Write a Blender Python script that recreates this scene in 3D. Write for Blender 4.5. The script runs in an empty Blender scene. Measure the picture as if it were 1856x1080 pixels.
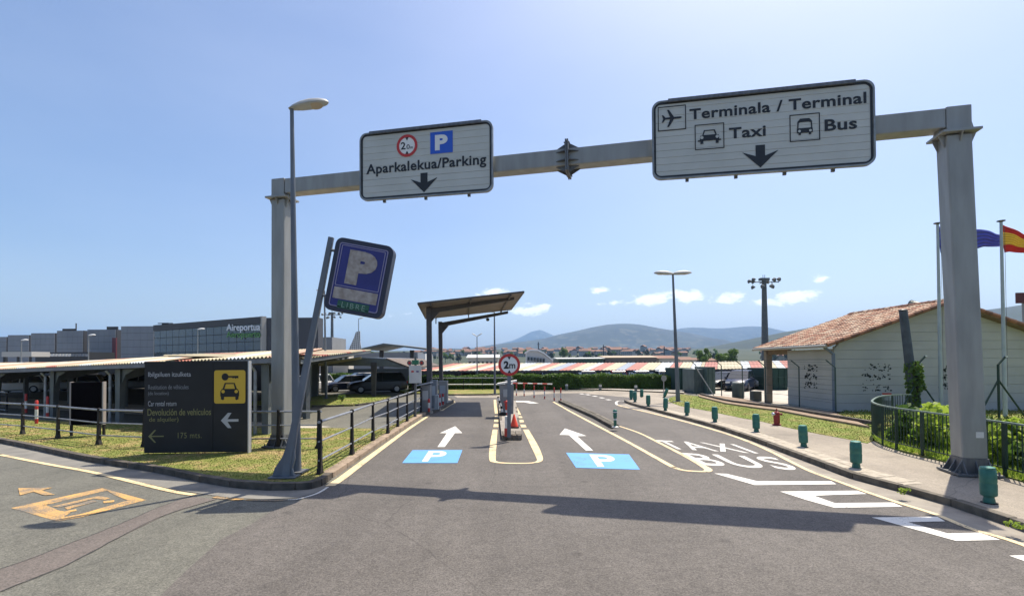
import bpy, bmesh, math, random
import numpy as np
from mathutils import Vector, Matrix, noise as mnoise
from mathutils.geometry import tessellate_polygon
R = math.radians
random.seed(7); rng = np.random.default_rng(7)
SC = bpy.context.scene
COL = SC.collection

# ------------------------------------------------------------------ camera
W, H, F = 1856.0, 1080.0, 900.0
CAMZ, PITCH, ROLL, HOR = 2.5, R(0.9), 0.006, 655.0
PPX, PPY = 928.0, HOR - F*math.tan(PITCH)
_fw = Vector((0, math.cos(PITCH), math.sin(PITCH)))
_up = Vector((0, -math.sin(PITCH), math.cos(PITCH)))
_rt = Vector((1, 0, 0))
RT = _rt*math.cos(ROLL) - _up*math.sin(ROLL)
UP = _rt*math.sin(ROLL) + _up*math.cos(ROLL)
FW = _fw
cam = bpy.data.cameras.new('camera'); camo = bpy.data.objects.new('camera', cam); COL.objects.link(camo)
m = Matrix.Identity(4)
for i in range(3):
    m[i][0] = RT[i]; m[i][1] = UP[i]; m[i][2] = -FW[i]
m[2][3] = CAMZ
camo.matrix_world = m
cam.sensor_fit = 'HORIZONTAL'; cam.sensor_width = 36.0; cam.lens = F/W*36.0
cam.shift_y = (PPY - H/2)/W
cam.clip_start = 0.1; cam.clip_end = 40000
SC.camera = camo

# ------------------------------------------------------------------ sun, sky, exposure
SUN_EL, SUN_AZ = R(63.0), R(41.5)          # azimuth clockwise from +Y (the view direction)
sd = Vector((math.sin(SUN_AZ)*math.cos(SUN_EL), math.cos(SUN_AZ)*math.cos(SUN_EL), math.sin(SUN_EL)))
sl = bpy.data.lights.new('sun', 'SUN'); sl.energy = 4.8; sl.angle = R(0.5); sl.color = (1.0, 0.91, 0.77)
so = bpy.data.objects.new('sun', sl); COL.objects.link(so)
so.rotation_euler = (-sd).to_track_quat('-Z', 'Y').to_euler(); so.location = (30, 30, 60)

world = bpy.data.worlds.new("World"); SC.world = world; world.use_nodes = True
nt = world.node_tree; nt.nodes.clear()
def N(tree, typ, **kw):
    n = tree.nodes.new(typ)
    for k, v in kw.items():
        if k == 'inp':
            for i, x in v.items(): n.inputs[i].default_value = x
        else: setattr(n, k, v)
    return n
out = N(nt, 'ShaderNodeOutputWorld'); bg = N(nt, 'ShaderNodeBackground'); bg.inputs[1].default_value = 0.112
sky = N(nt, 'ShaderNodeTexSky'); sky.sky_type = 'NISHITA'; sky.sun_disc = False
sky.sun_elevation = SUN_EL; sky.sun_rotation = SUN_AZ
sky.altitude = 10; sky.air_density = 1.0; sky.dust_density = 2.6; sky.ozone_density = 2.0
# small fair-weather clouds low over the hills, given by direction
tc = N(nt, 'ShaderNodeTexCoord'); sx = N(nt, 'ShaderNodeSeparateXYZ'); nt.links.new(tc.outputs['Generated'], sx.inputs[0])
def M(op, a, b=None, c=None, tree=nt):
    n = tree.nodes.new('ShaderNodeMath'); n.operation = op
    for i, v in enumerate((a, b, c)):
        if v is None: continue
        if isinstance(v, (int, float)): n.inputs[i].default_value = v
        else: tree.links.new(v, n.inputs[i])
    return n.outputs[0]
az = M('ARCTAN2', sx.outputs[0], sx.outputs[1]); el = M('ARCSINE', sx.outputs[2])
def pix_dir(px, py):
    return (FW*F + RT*(px-PPX) - UP*(py-PPY)).normalized()
nz = N(nt, 'ShaderNodeTexNoise'); nz.inputs['Scale'].default_value = 34; nz.inputs['Detail'].default_value = 7; nz.inputs['Roughness'].default_value = .62
mp = N(nt, 'ShaderNodeMapping'); mp.inputs['Scale'].default_value = (1, 1, 2.0)
nt.links.new(tc.outputs['Generated'], mp.inputs[0]); nt.links.new(mp.outputs[0], nz.inputs['Vector'])
nzf = M('SUBTRACT', nz.outputs['Fac'], 0.5)
acc = None
for (px, py, w, h, s) in [(1190,541,40,12,1),(1240,538,34,13,1),(1318,541,34,11,.8),(1440,539,38,13,1),(1468,535,22,9,.8),(1490,504,22,7,.6),
                          (962,561,34,11,1),(985,557,14,8,.8),(893,529,26,8,.75),(1090,526,22,6,.45),(1120,548,16,5,.3),(1395,548,30,7,.4),(690,572,26,5,.3)]:
    d = pix_dir(px, py); a0 = math.atan2(d.x, d.y); e0 = math.asin(d.z)
    c = math.cos(a0); wa = w/F*c*c; he = h/F*c
    q = M('SQRT', M('ADD', M('POWER', M('DIVIDE', M('SUBTRACT', az, a0), wa), 2.0), M('POWER', M('DIVIDE', M('SUBTRACT', el, e0), he), 2.0)))
    v = M('MULTIPLY', M('SUBTRACT', 1.0, q), s)
    acc = v if acc is None else M('MAXIMUM', acc, v)
cl = M('ADD', acc, M('MULTIPLY', nzf, 2.9))
ss = N(nt, 'ShaderNodeMapRange', interpolation_type='SMOOTHSTEP'); nt.links.new(cl, ss.inputs[0])
ss.inputs[1].default_value = -0.12; ss.inputs[2].default_value = 0.55; ss.inputs[4].default_value = 0.78
core = M('GREATER_THAN', acc, -1.2)
fac = M('MULTIPLY', ss.outputs[0], core)
# thin high veil
nz2 = N(nt, 'ShaderNodeTexNoise'); nz2.inputs['Scale'].default_value = 2.2; nz2.inputs['Detail'].default_value = 4
mp2 = N(nt, 'ShaderNodeMapping'); mp2.inputs['Scale'].default_value = (1, 1, 3.0); mp2.inputs['Rotation'].default_value = (.2, .3, .4)
nt.links.new(tc.outputs['Generated'], mp2.inputs[0]); nt.links.new(mp2.outputs[0], nz2.inputs['Vector'])
veil = N(nt, 'ShaderNodeMapRange'); nt.links.new(nz2.outputs['Fac'], veil.inputs[0])
veil.inputs[1].default_value = .35; veil.inputs[2].default_value = .75; veil.inputs[4].default_value = .05
fac = M('MAXIMUM', fac, veil.outputs[0])
# the sky texture goes dark below the horizon; clamp its lookup above it
mxs = N(nt, 'ShaderNodeMix', data_type='RGBA'); mxs.inputs['B'].default_value = (9.3, 9.3, 9.5, 1)
hs = N(nt, 'ShaderNodeHueSaturation'); hs.inputs['Saturation'].default_value = 1.1; nt.links.new(sky.outputs[0], hs.inputs['Color'])
tn = N(nt, 'ShaderNodeVectorMath', operation='MULTIPLY'); tn.inputs[1].default_value = (1.0, 1.0, 1.05); nt.links.new(hs.outputs[0], tn.inputs[0])
nt.links.new(tn.outputs[0], mxs.inputs['A']); nt.links.new(fac, mxs.inputs['Factor'])
nt.links.new(mxs.outputs['Result'], bg.inputs[0]); nt.links.new(bg.outputs[0], out.inputs[0])

SC.view_settings.view_transform = 'Standard'; SC.view_settings.look = 'None'
SC.view_settings.exposure = 0.58; SC.view_settings.gamma = 1.0
SC.view_settings.use_curve_mapping = False
SC.render.film_transparent = False
try:
    SC.cycles.volume_bounces = 1; SC.cycles.max_bounces = 6; SC.cycles.use_denoising = True
except Exception: pass

# ------------------------------------------------------------------ pixel helpers
def ray(px, py): return FW*F + RT*(px-PPX) - UP*(py-PPY)
def G(px, py, z=0.0):
    d = ray(px, py); t = (z - CAMZ)/d.z
    return Vector((d.x*t, d.y*t, z))
def at(px, py, Y):
    d = ray(px, py); t = Y/d.y
    return Vector((d.x*t, Y, CAMZ + d.z*t))
def on_plane(px, py, o, n):
    d = ray(px, py); c = Vector((0, 0, CAMZ)); t = (o-c).dot(n)/d.dot(n)
    return c + d*t
def zat(x, y, py):
    p = Vector((x, y, 0)); lo, hi = -50.0, 2500.0
    for _ in range(50):
        mz = (lo+hi)/2; q = Vector((x, y, mz-CAMZ)); row = PPY - F*q.dot(UP)/q.dot(FW)
        if row > py: lo = mz
        else: hi = mz
    return (lo+hi)/2
def lerp(a, b, t): return a + (b-a)*t

# ------------------------------------------------------------------ materials
MATS = {}
def mat(name, c, c2=None, scale=3.0, rough=.7, metal=0., bump=0., bscale=None, detail=4, spec=None, lo=.35, hi=.65, emit=None, alpha=None, stretch=None, world_co=True, trans=None):
    if name in MATS: return MATS[name]
    mt = bpy.data.materials.new(name); mt.use_nodes = True; t = mt.node_tree; t.nodes.clear()
    o = N(t, 'ShaderNodeOutputMaterial'); p = N(t, 'ShaderNodeBsdfPrincipled'); t.links.new(p.outputs[0], o.inputs[0])
    p.inputs['Roughness'].default_value = rough; p.inputs['Metallic'].default_value = metal
    if spec is not None: p.inputs['Specular IOR Level'].default_value = spec
    p.inputs['Base Color'].default_value = (*c, 1)
    g = N(t, 'ShaderNodeNewGeometry') if world_co else None
    if not world_co:
        g = N(t, 'ShaderNodeTexCoord')
    vec = g.outputs['Position'] if world_co else g.outputs['Object']
    if stretch:
        mpn = N(t, 'ShaderNodeMapping'); mpn.inputs['Scale'].default_value = stretch; t.links.new(vec, mpn.inputs[0]); vec = mpn.outputs[0]
    if c2 is not None:
        n = N(t, 'ShaderNodeTexNoise'); n.inputs['Scale'].default_value = scale; n.inputs['Detail'].default_value = detail; t.links.new(vec, n.inputs['Vector'])
        mr = N(t, 'ShaderNodeMapRange'); mr.inputs[1].default_value = lo; mr.inputs[2].default_value = hi; t.links.new(n.outputs['Fac'], mr.inputs[0])
        mx = N(t, 'ShaderNodeMix', data_type='RGBA'); mx.inputs['A'].default_value = (*c, 1); mx.inputs['B'].default_value = (*c2, 1)
        t.links.new(mr.outputs[0], mx.inputs['Factor']); t.links.new(mx.outputs['Result'], p.inputs['Base Color'])
        rr = N(t, 'ShaderNodeMapRange'); rr.inputs[3].default_value = max(.02, rough-.08); rr.inputs[4].default_value = min(1, rough+.1)
        t.links.new(n.outputs['Fac'], rr.inputs[0]); t.links.new(rr.outputs[0], p.inputs['Roughness'])
    if bump:
        nb = N(t, 'ShaderNodeTexNoise'); nb.inputs['Scale'].default_value = bscale or scale*6; nb.inputs['Detail'].default_value = 3; t.links.new(vec, nb.inputs['Vector'])
        b = N(t, 'ShaderNodeBump'); b.inputs['Strength'].default_value = bump; b.inputs['Distance'].default_value = .02
        t.links.new(nb.outputs['Fac'], b.inputs['Height']); t.links.new(b.outputs[0], p.inputs['Normal'])
    if emit: p.inputs['Emission Color'].default_value = (*emit, 1); p.inputs['Emission Strength'].default_value = 1
    if trans: p.inputs['Transmission Weight'].default_value = trans
    MATS[name] = mt
    return mt
def srgb(r, g, b):
    f = lambda v: ((v/255+.055)/1.055)**2.4 if v > 10 else v/255/12.92
    return (f(r), f(g), f(b))

def asphalt(name, base, base2, speck=.35, patch=.5, wheel=None):
    mt = bpy.data.materials.new(name); mt.use_nodes = True; t = mt.node_tree; t.nodes.clear()
    o = N(t, 'ShaderNodeOutputMaterial'); p = N(t, 'ShaderNodeBsdfPrincipled'); t.links.new(p.outputs[0], o.inputs[0])
    g = N(t, 'ShaderNodeNewGeometry'); v = g.outputs['Position']
    big = N(t, 'ShaderNodeTexNoise', inp={'Scale': .35, 'Detail': 6, 'Roughness': .6}); t.links.new(v, big.inputs['Vector'])
    mr = N(t, 'ShaderNodeMapRange', inp={1: .35, 2: .68}); t.links.new(big.outputs['Fac'], mr.inputs[0])
    mx = N(t, 'ShaderNodeMix', data_type='RGBA'); mx.inputs['A'].default_value = (*base, 1); mx.inputs['B'].default_value = (*base2, 1)
    t.links.new(mr.outputs[0], mx.inputs['Factor'])
    fine = N(t, 'ShaderNodeTexNoise', inp={'Scale': 30, 'Detail': 4, 'Roughness': .85}); t.links.new(v, fine.inputs['Vector'])
    vor = N(t, 'ShaderNodeTexVoronoi', inp={'Scale': 75}); t.links.new(v, vor.inputs['Vector'])
    vv = M('MULTIPLY', M('SUBTRACT', fine.outputs['Fac'], .5, tree=t), 1.7, tree=t)
    hsv = N(t, 'ShaderNodeSeparateColor'); t.links.new(vor.outputs['Color'], hsv.inputs[0])
    v2 = M('MULTIPLY', M('SUBTRACT', hsv.outputs[0], .5, tree=t), .75, tree=t)
    mid = N(t, 'ShaderNodeTexNoise', inp={'Scale': 6, 'Detail': 4, 'Roughness': .7}); t.links.new(v, mid.inputs['Vector'])
    v3 = M('MULTIPLY', M('SUBTRACT', mid.outputs['Fac'], .5, tree=t), .8, tree=t)
    s = M('ADD', M('MULTIPLY', M('ADD', M('ADD', vv, v2, tree=t), v3, tree=t), speck, tree=t), 1.0, tree=t)
    # tar-filled cracks, sparse
    dist = N(t, 'ShaderNodeTexNoise', inp={'Scale': 1.3, 'Detail': 5}); t.links.new(v, dist.inputs['Vector'])
    mixv = N(t, 'ShaderNodeMix', data_type='RGBA'); mixv.inputs['Factor'].default_value = .22
    t.links.new(v, mixv.inputs['A']); t.links.new(dist.outputs['Color'], mixv.inputs['B'])
    cr = N(t, 'ShaderNodeTexVoronoi', feature='DISTANCE_TO_EDGE', inp={'Scale': .22}); t.links.new(mixv.outputs['Result'], cr.inputs['Vector'])
    crk = N(t, 'ShaderNodeMapRange', inp={1: .0, 2: .003, 3: .7, 4: 1.0}); t.links.new(cr.outputs['Distance'], crk.inputs[0])
    s = M('MULTIPLY', s, crk.outputs[0], tree=t)
    st = N(t, 'ShaderNodeMapping'); st.inputs['Scale'].default_value = (1.1, .07, 1); st.inputs['Rotation'].default_value = (0, 0, R(-4)); t.links.new(v, st.inputs[0])
    sn = N(t, 'ShaderNodeTexNoise', inp={'Scale': 1.0, 'Detail': 4, 'Roughness': .6}); t.links.new(st.outputs[0], sn.inputs['Vector'])
    snr = N(t, 'ShaderNodeMapRange', inp={1: .3, 2: .7, 3: .86, 4: 1.12}); t.links.new(sn.outputs['Fac'], snr.inputs[0]); s = M('MULTIPLY', s, snr.outputs[0], tree=t)
    sv = N(t, 'ShaderNodeTexVoronoi', inp={'Scale': .9, 'Randomness': 1.0}); t.links.new(v, sv.inputs['Vector'])
    svr = N(t, 'ShaderNodeMapRange', inp={1: .04, 2: .10, 3: .72, 4: 1.0}); t.links.new(sv.outputs['Distance'], svr.inputs[0]); s = M('MULTIPLY', s, svr.outputs[0], tree=t)
    if patch:
        ol = N(t, 'ShaderNodeTexNoise', inp={'Scale': .8, 'Detail': 3}); t.links.new(v, ol.inputs['Vector'])
        olr = N(t, 'ShaderNodeMapRange', inp={1: .62, 2: .74, 3: 1.0, 4: 1-.25*patch}); t.links.new(ol.outputs['Fac'], olr.inputs[0])
        s = M('MULTIPLY', s, olr.outputs[0], tree=t)
    mul = N(t, 'ShaderNodeVectorMath', operation='SCALE'); t.links.new(mx.outputs['Result'], mul.inputs[0]); t.links.new(s, mul.inputs['Scale'])
    t.links.new(mul.outputs[0], p.inputs['Base Color'])
    p.inputs['Roughness'].default_value = .78; p.inputs['Specular IOR Level'].default_value = .35
    b = N(t, 'ShaderNodeBump', inp={'Strength': .35, 'Distance': .01}); t.links.new(fine.outputs['Fac'], b.inputs['Height']); t.links.new(b.outputs[0], p.inputs['Normal'])
    MATS[name] = mt; return mt

def paint(name, c, worn=.25, under=(.1, .097, .09), scale=9.0, noisy=38.0):
    """road paint, worn through in speckles"""
    mt = bpy.data.materials.new(name); mt.use_nodes = True; t = mt.node_tree; t.nodes.clear()
    o = N(t, 'ShaderNodeOutputMaterial'); p = N(t, 'ShaderNodeBsdfPrincipled'); t.links.new(p.outputs[0], o.inputs[0])
    v = N(t, 'ShaderNodeNewGeometry').outputs['Position']
    a = N(t, 'ShaderNodeTexNoise', inp={'Scale': noisy, 'Detail': 3, 'Roughness': .7}); t.links.new(v, a.inputs['Vector'])
    b = N(t, 'ShaderNodeTexNoise', inp={'Scale': 1.6, 'Detail': 3}); t.links.new(v, b.inputs['Vector'])
    s = M('ADD', M('MULTIPLY', a.outputs['Fac'], .6, tree=t), M('MULTIPLY', b.outputs['Fac'], .4, tree=t), tree=t)
    mr = N(t, 'ShaderNodeMapRange', inp={1: .66-worn*.55, 2: .78-worn*.55}); t.links.new(s, mr.inputs[0])
    mx = N(t, 'ShaderNodeMix', data_type='RGBA'); mx.inputs['A'].default_value = (*c, 1); mx.inputs['B'].default_value = (*under, 1)
    t.links.new(mr.outputs[0], mx.inputs['Factor']); t.links.new(mx.outputs['Result'], p.inputs['Base Color'])
    p.inputs['Roughness'].default_value = .6
    MATS[name] = mt; return mt

A_OLD = asphalt('asphalt_grey', (.108, .106, .088), (.138, .134, .110), speck=.95)
A_NEW = asphalt('asphalt_brown', (.090, .081, .072), (.118, .107, .096), speck=.95)
A_LANE = asphalt('asphalt_lane', (.10, .094, .09), (.126, .118, .112), speck=.3, patch=.8)
A_TRENCH = asphalt('asphalt_trench', (.118, .10, .088), (.14, .122, .107), speck=.7, patch=0)
A_PAV = asphalt('pavement_asphalt', (.225, .195, .155), (.31, .27, .215), speck=.5, patch=.9)
CONC = mat('concrete', (.30, .27, .23), (.21, .19, .16), scale=2.5, rough=.85, bump=.3, bscale=60)
CONC_L = mat('light_concrete', (.46, .42, .36), (.36, .33, .28), scale=1.4, rough=.85, bump=.2, bscale=50)
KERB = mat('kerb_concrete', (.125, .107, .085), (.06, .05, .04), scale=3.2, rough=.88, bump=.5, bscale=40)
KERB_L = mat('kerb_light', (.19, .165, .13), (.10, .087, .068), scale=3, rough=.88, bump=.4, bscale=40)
SETT = mat('tactile_concrete', (.44, .39, .31), (.32, .28, .22), scale=9, rough=.85, bump=.7, bscale=30)
Y_PAINT = paint('yellow_road_paint', (.72, .56, .31), .26)
O_PAINT = paint('orange_road_paint', (.66, .37, .09), .40, under=(.13, .125, .11), noisy=60)
W_PAINT = paint('white_road_paint', (.66, .64, .58), .20)
W_WORN = paint('worn_white_paint', (.62, .60, .55), .26)
B_PAINT = paint('blue_road_paint', (.10, .31, .68), .20)
GALV = mat('galvanised_steel', (.33, .33, .31), (.27, .27, .255), scale=2.2, rough=.5, metal=.3, bump=.03, bscale=9, stretch=(2, 2, .4))
GALV_D = mat('dark_galvanised', (.10, .105, .11), (.16, .165, .17), scale=4, rough=.55, metal=.3, stretch=(3, 3, .5))
POLE_G = mat('grey_pole_paint', (.16, .18, .205), (.115, .13, .15), scale=2, rough=.5, metal=.2, stretch=(2, 2, .5))
IRON = mat('cast_iron_black', (.012, .012, .011), (.022, .018, .015), scale=12, rough=.65, spec=.3)
RAILM = mat('rail_pipe', (.33, .35, .38), (.24, .25, .27), scale=6, rough=.4, metal=.5)
SIGN_F = mat('sign_face_white', (.54, .55, .51), (.49, .50, .46), scale=1.6, rough=.45)
INK = mat('sign_ink', (.012, .014, .018), rough=.5)
SIGN_E = mat('sign_edge_metal', (.30, .31, .31), (.22, .23, .23), scale=5, rough=.4, metal=.4)
RED = mat('sign_red', (.50, .03, .025), rough=.4)
WHITE = mat('sign_white', (.78, .78, .75), rough=.4)
BLUE = mat('sign_blue', (.02, .10, .55), rough=.4)
SOIL = mat('bare_soil', (.22, .15, .10), (.30, .23, .16), scale=4, rough=.95, bump=.8, bscale=18)
BLACKB = mat('black_board', (.019, .019, .019), (.026, .026, .026), scale=2, rough=.6, spec=.3)
YEL = mat('pictogram_yellow', (.62, .40, .03), rough=.45)
DIMW = mat('dim_white_print', (.42, .43, .44), rough=.5)
FADEW = mat('faded_grey_print', (.20, .21, .22), rough=.5)
OLIVE = mat('olive_print', (.20, .19, .07), rough=.5)
GREENB = mat('bollard_green', (.018, .115, .085), (.03, .16, .12), scale=8, rough=.45, world_co=False)
GREEND = mat('railing_green', (.006, .026, .016), (.012, .04, .026), scale=7, rough=.5)
REDP = mat('red_paint', (.52, .035, .025), (.40, .03, .02), scale=8, rough=.45)
WHITEP = mat('white_paint', (.75, .74, .70), (.6, .59, .55), scale=6, rough=.5)
DARKST = mat('dark_painted_steel', (.055, .05, .055), (.075, .07, .07), scale=3, rough=.5)
SOFFIT = mat('canopy_soffit', (.23, .195, .165), (.185, .16, .135), scale=2, rough=.7)
CAB = mat('cabinet_grey', (.21, .225, .24), (.16, .17, .185), scale=3, rough=.5)
GLASS = mat('dark_glass', (.02, .028, .032), rough=.06, spec=.9)
TYRE = mat('tyre', (.015, .015, .015), rough=.85)
RIM = mat('rim_metal', (.35, .35, .36), rough=.35, metal=.7)
LIGHTG = mat('lamp_lens', (.6, .62, .62), rough=.15)
REDL = mat('tail_lens', (.35, .01, .01), rough=.2)

def grassmat(name, g1, g2, dry):
    mt = bpy.data.materials.new(name); mt.use_nodes = True; t = mt.node_tree; t.nodes.clear()
    o = N(t, 'ShaderNodeOutputMaterial'); p = N(t, 'ShaderNodeBsdfPrincipled'); t.links.new(p.outputs[0], o.inputs[0])
    v = N(t, 'ShaderNodeNewGeometry').outputs['Position']
    a = N(t, 'ShaderNodeTexNoise', inp={'Scale': 1.1, 'Detail': 6, 'Roughness': .7}); t.links.new(v, a.inputs['Vector'])
    b = N(t, 'ShaderNodeTexNoise', inp={'Scale': 14, 'Detail': 4, 'Roughness': .7}); t.links.new(v, b.inputs['Vector'])
    c = N(t, 'ShaderNodeTexNoise', inp={'Scale': 60, 'Detail': 2}); t.links.new(v, c.inputs['Vector'])
    m1 = N(t, 'ShaderNodeMix', data_type='RGBA'); m1.inputs['A'].default_value = (*g1, 1); m1.inputs['B'].default_value = (*g2, 1)
    r1 = N(t, 'ShaderNodeMapRange', inp={1: .35, 2: .65}); t.links.new(b.outputs['Fac'], r1.inputs[0]); t.links.new(r1.outputs[0], m1.inputs['Factor'])
    m2 = N(t, 'ShaderNodeMix', data_type='RGBA'); m2.inputs['B'].default_value = (*dry, 1); t.links.new(m1.outputs['Result'], m2.inputs['A'])
    s = M('ADD', a.outputs['Fac'], M('MULTIPLY', M('SUBTRACT', b.outputs['Fac'], .5, tree=t), .5, tree=t), tree=t)
    r2 = N(t, 'ShaderNodeMapRange', inp={1: .47, 2: .66}); t.links.new(s, r2.inputs[0]); t.links.new(r2.outputs[0], m2.inputs['Factor'])
    k = M('ADD', M('MULTIPLY', M('SUBTRACT', c.outputs['Fac'], .5, tree=t), .8, tree=t), 1.05, tree=t)
    sc = N(t, 'ShaderNodeVectorMath', operation='SCALE'); t.links.new(m2.outputs['Result'], sc.inputs[0]); t.links.new(k, sc.inputs['Scale'])
    t.links.new(sc.outputs[0], p.inputs['Base Color']); p.inputs['Roughness'].default_value = .9; p.inputs['Specular IOR Level'].default_value = .2
    bm = N(t, 'ShaderNodeBump', inp={'Strength': .6, 'Distance': .04}); t.links.new(b.outputs['Fac'], bm.inputs['Height']); t.links.new(bm.outputs[0], p.inputs['Normal'])
    MATS[name] = mt; return mt
GRASS = grassmat('verge_grass', (.125, .155, .032), (.19, .20, .052), (.33, .24, .11))
GRASS_G = grassmat('green_grass', (.125, .17, .028), (.18, .22, .048), (.28, .23, .09))
LEAF = mat('leaf_green', (.05, .10, .018), (.12, .19, .04), scale=6, rough=.6)
LEAF_B = mat('leaf_bright', (.16, .26, .03), (.32, .40, .07), scale=5, rough=.5)
LEAF_D = mat('leaf_dark', (.018, .035, .012), (.045, .065, .02), scale=3, rough=.65)
HEDGE = mat('hedge_leaf', (.05, .10, .012), (.10, .18, .02), scale=1.5, rough=.65)

def leafy(m_, c, k=.4):
    tr_ = m_.node_tree; p_ = next(n for n in tr_.nodes if n.type == 'BSDF_PRINCIPLED'); o_ = next(n for n in tr_.nodes if n.type == 'OUTPUT_MATERIAL')
    tl = tr_.nodes.new('ShaderNodeBsdfTranslucent'); tl.inputs[0].default_value = (*c, 1); mx = tr_.nodes.new('ShaderNodeMixShader'); mx.inputs[0].default_value = k
    tr_.links.new(p_.outputs[0], mx.inputs[1]); tr_.links.new(tl.outputs[0], mx.inputs[2]); tr_.links.new(mx.outputs[0], o_.inputs[0])
leafy(LEAF, (.12, .22, .03)); leafy(LEAF_B, (.34, .46, .06), .5); leafy(HEDGE, (.08, .16, .015), .3)
# ------------------------------------------------------------------ mesh builder
WL = {}     # object -> world location of its origin while it is built (roots are unrotated then)
class MB:
    def __init__(s): s.v = []; s.f = []
    def quad(s, a, b, c, d): i = len(s.v); s.v += [tuple(a), tuple(b), tuple(c), tuple(d)]; s.f.append((i, i+1, i+2, i+3)); return s
    def tri(s, a, b, c): i = len(s.v); s.v += [tuple(a), tuple(b), tuple(c)]; s.f.append((i, i+1, i+2)); return s
    def box(s, c, d, rz=0., M4=None):
        """centre c, full size d"""
        hx, hy, hz = d[0]/2, d[1]/2, d[2]/2; i = len(s.v); cz, sz = math.cos(rz), math.sin(rz)
        for z in (-hz, hz):
            for (x, y) in ((-hx, -hy), (hx, -hy), (hx, hy), (-hx, hy)):
                p = Vector((c[0]+x*cz-y*sz, c[1]+x*sz+y*cz, c[2]+z))
                s.v.append(tuple(M4 @ p if M4 else p))
        s.f += [(i+3, i+2, i+1, i), (i+4, i+5, i+6, i+7), (i, i+1, i+5, i+4), (i+1, i+2, i+6, i+5), (i+2, i+3, i+7, i+6), (i+3, i, i+4, i+7)]
        return s
    def hexa(s, b4, t4):
        i = len(s.v); s.v += [tuple(p) for p in b4] + [tuple(p) for p in t4]
        s.f += [(i+3, i+2, i+1, i), (i+4, i+5, i+6, i+7), (i, i+1, i+5, i+4), (i+1, i+2, i+6, i+5), (i+2, i+3, i+7, i+6), (i+3, i, i+4, i+7)]
        return s
    def tube(s, pts, rad, n=8, cap=True, flat=None):
        pts = [Vector(p) for p in pts]
        if isinstance(rad, (int, float)): rad = [rad]*len(pts)
        i0 = len(s.v); ref = None
        for k, p in enumerate(pts):
            d = (pts[min(k+1, len(pts)-1)] - pts[max(k-1, 0)]).normalized()
            if ref is None: ref = Vector((0, 0, 1)) if abs(d.z) < .9 else Vector((1, 0, 0))
            a = d.cross(ref).normalized(); b = a.cross(d).normalized(); ref = b
            for j in range(n):
                t = 2*math.pi*(j+.5)/n; fb = flat if flat else 1
                s.v.append(tuple(p + a*math.cos(t)*rad[k] + b*math.sin(t)*rad[k]*fb))
        for k in range(len(pts)-1):
            for j in range(n):
                a = i0+k*n+j; b = i0+k*n+(j+1) % n; s.f.append((a, b, b+n, a+n))
        if cap:
            s.f.append(tuple(i0+j for j in reversed(range(n)))); e = i0+(len(pts)-1)*n; s.f.append(tuple(e+j for j in range(n)))
        return s
    def lathe(s, prof, c=(0, 0, 0), n=16, M4=None):
        i0 = len(s.v)
        for (r, z) in prof:
            for j in range(n):
                t = 2*math.pi*j/n; p = Vector((c[0]+r*math.cos(t), c[1]+r*math.sin(t), c[2]+z)); s.v.append(tuple(M4 @ p if M4 else p))
        for k in range(len(prof)-1):
            for j in range(n):
                a = i0+k*n+j; b = i0+k*n+(j+1) % n; s.f.append((a, b, b+n, a+n))
        s.f.append(tuple(i0+j for j in reversed(range(n)))); e = i0+(len(prof)-1)*n; s.f.append(tuple(e+j for j in range(n)))
        return s
    def prism(s, poly, ext):
        """poly: list of 3d points (planar), extruded along vector ext; front face = poly"""
        poly = [Vector(p) for p in poly]; ext = Vector(ext); n = len(poly); i0 = len(s.v)
        s.v += [tuple(p) for p in poly] + [tuple(p+ext) for p in poly]
        for t in tessellate_polygon([poly]):
            s.f.append((i0+t[0], i0+t[1], i0+t[2])); s.f.append((i0+n+t[2], i0+n+t[1], i0+n+t[0]))
        for k in range(n): a = k; b = (k+1) % n; s.f.append((i0+a, i0+a+n, i0+b+n, i0+b))
        return s
    def flat(s, poly):
        poly = [Vector(p) for p in poly]; i0 = len(s.v); s.v += [tuple(p) for p in poly]
        for t in tessellate_polygon([poly]): s.f.append(tuple(i0+x for x in t))
        return s
    def strip(s, L, Rr):
        i0 = len(s.v); n = len(L)
        for a, b in zip(L, Rr): s.v += [tuple(a), tuple(b)]
        for k in range(n-1): i = i0+2*k; s.f.append((i, i+1, i+3, i+2))
        return s
    def mesh(s, name, smooth=False, off=None):
        me = bpy.data.meshes.new(name)
        vv = s.v if off is None else [(x-off[0], y-off[1], z-off[2]) for x, y, z in s.v]
        me.from_pydata(vv, [], s.f)
        bm = bmesh.new(); bm.from_mesh(me); bmesh.ops.recalc_face_normals(bm, faces=bm.faces); bm.to_mesh(me); bm.free()
        if smooth:
            for p in me.polygons: p.use_smooth = True
            me.set_sharp_from_angle(angle=R(40))
        return me
    def build(s, name, m_, parent=None, smooth=False, bevel=0):
        off = WL.get(parent) if parent else None
        me = s.mesh(name, smooth, off); me.materials.append(m_)
        o = bpy.data.objects.new(name, me); COL.objects.link(o)
        if parent: o.parent = parent; WL[o] = WL.get(parent, Vector((0, 0, 0)))
        if bevel:
            b = o.modifiers.new('bevel', 'BEVEL'); b.width = bevel; b.segments = 2; b.limit_method = 'ANGLE'
        return o
def tag(o, label=None, cat=None, group=None, kind=None):
    if label: o['label'] = label
    if cat: o['category'] = cat
    if group: o['group'] = group
    if kind: o['kind'] = kind
    return o
def thing(name, label, cat, loc=(0, 0, 0), group=None):
    o = bpy.data.objects.new(name, None); COL.objects.link(o); o.location = loc; o.empty_display_size = .2
    WL[o] = Vector(loc); return tag(o, label, cat, group)
def dup(o, parent=None):
    c = o.copy(); COL.objects.link(c); c.parent = parent
    for ch in o.children: dup(ch, c)
    return c
def place(src, first, loc, rz=0., label=None, scale=None):
    o = src if first else dup(src)
    o.location = loc; o.rotation_euler.z = rz
    if scale: o.scale = scale
    if label: o['label'] = label
    return o
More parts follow.
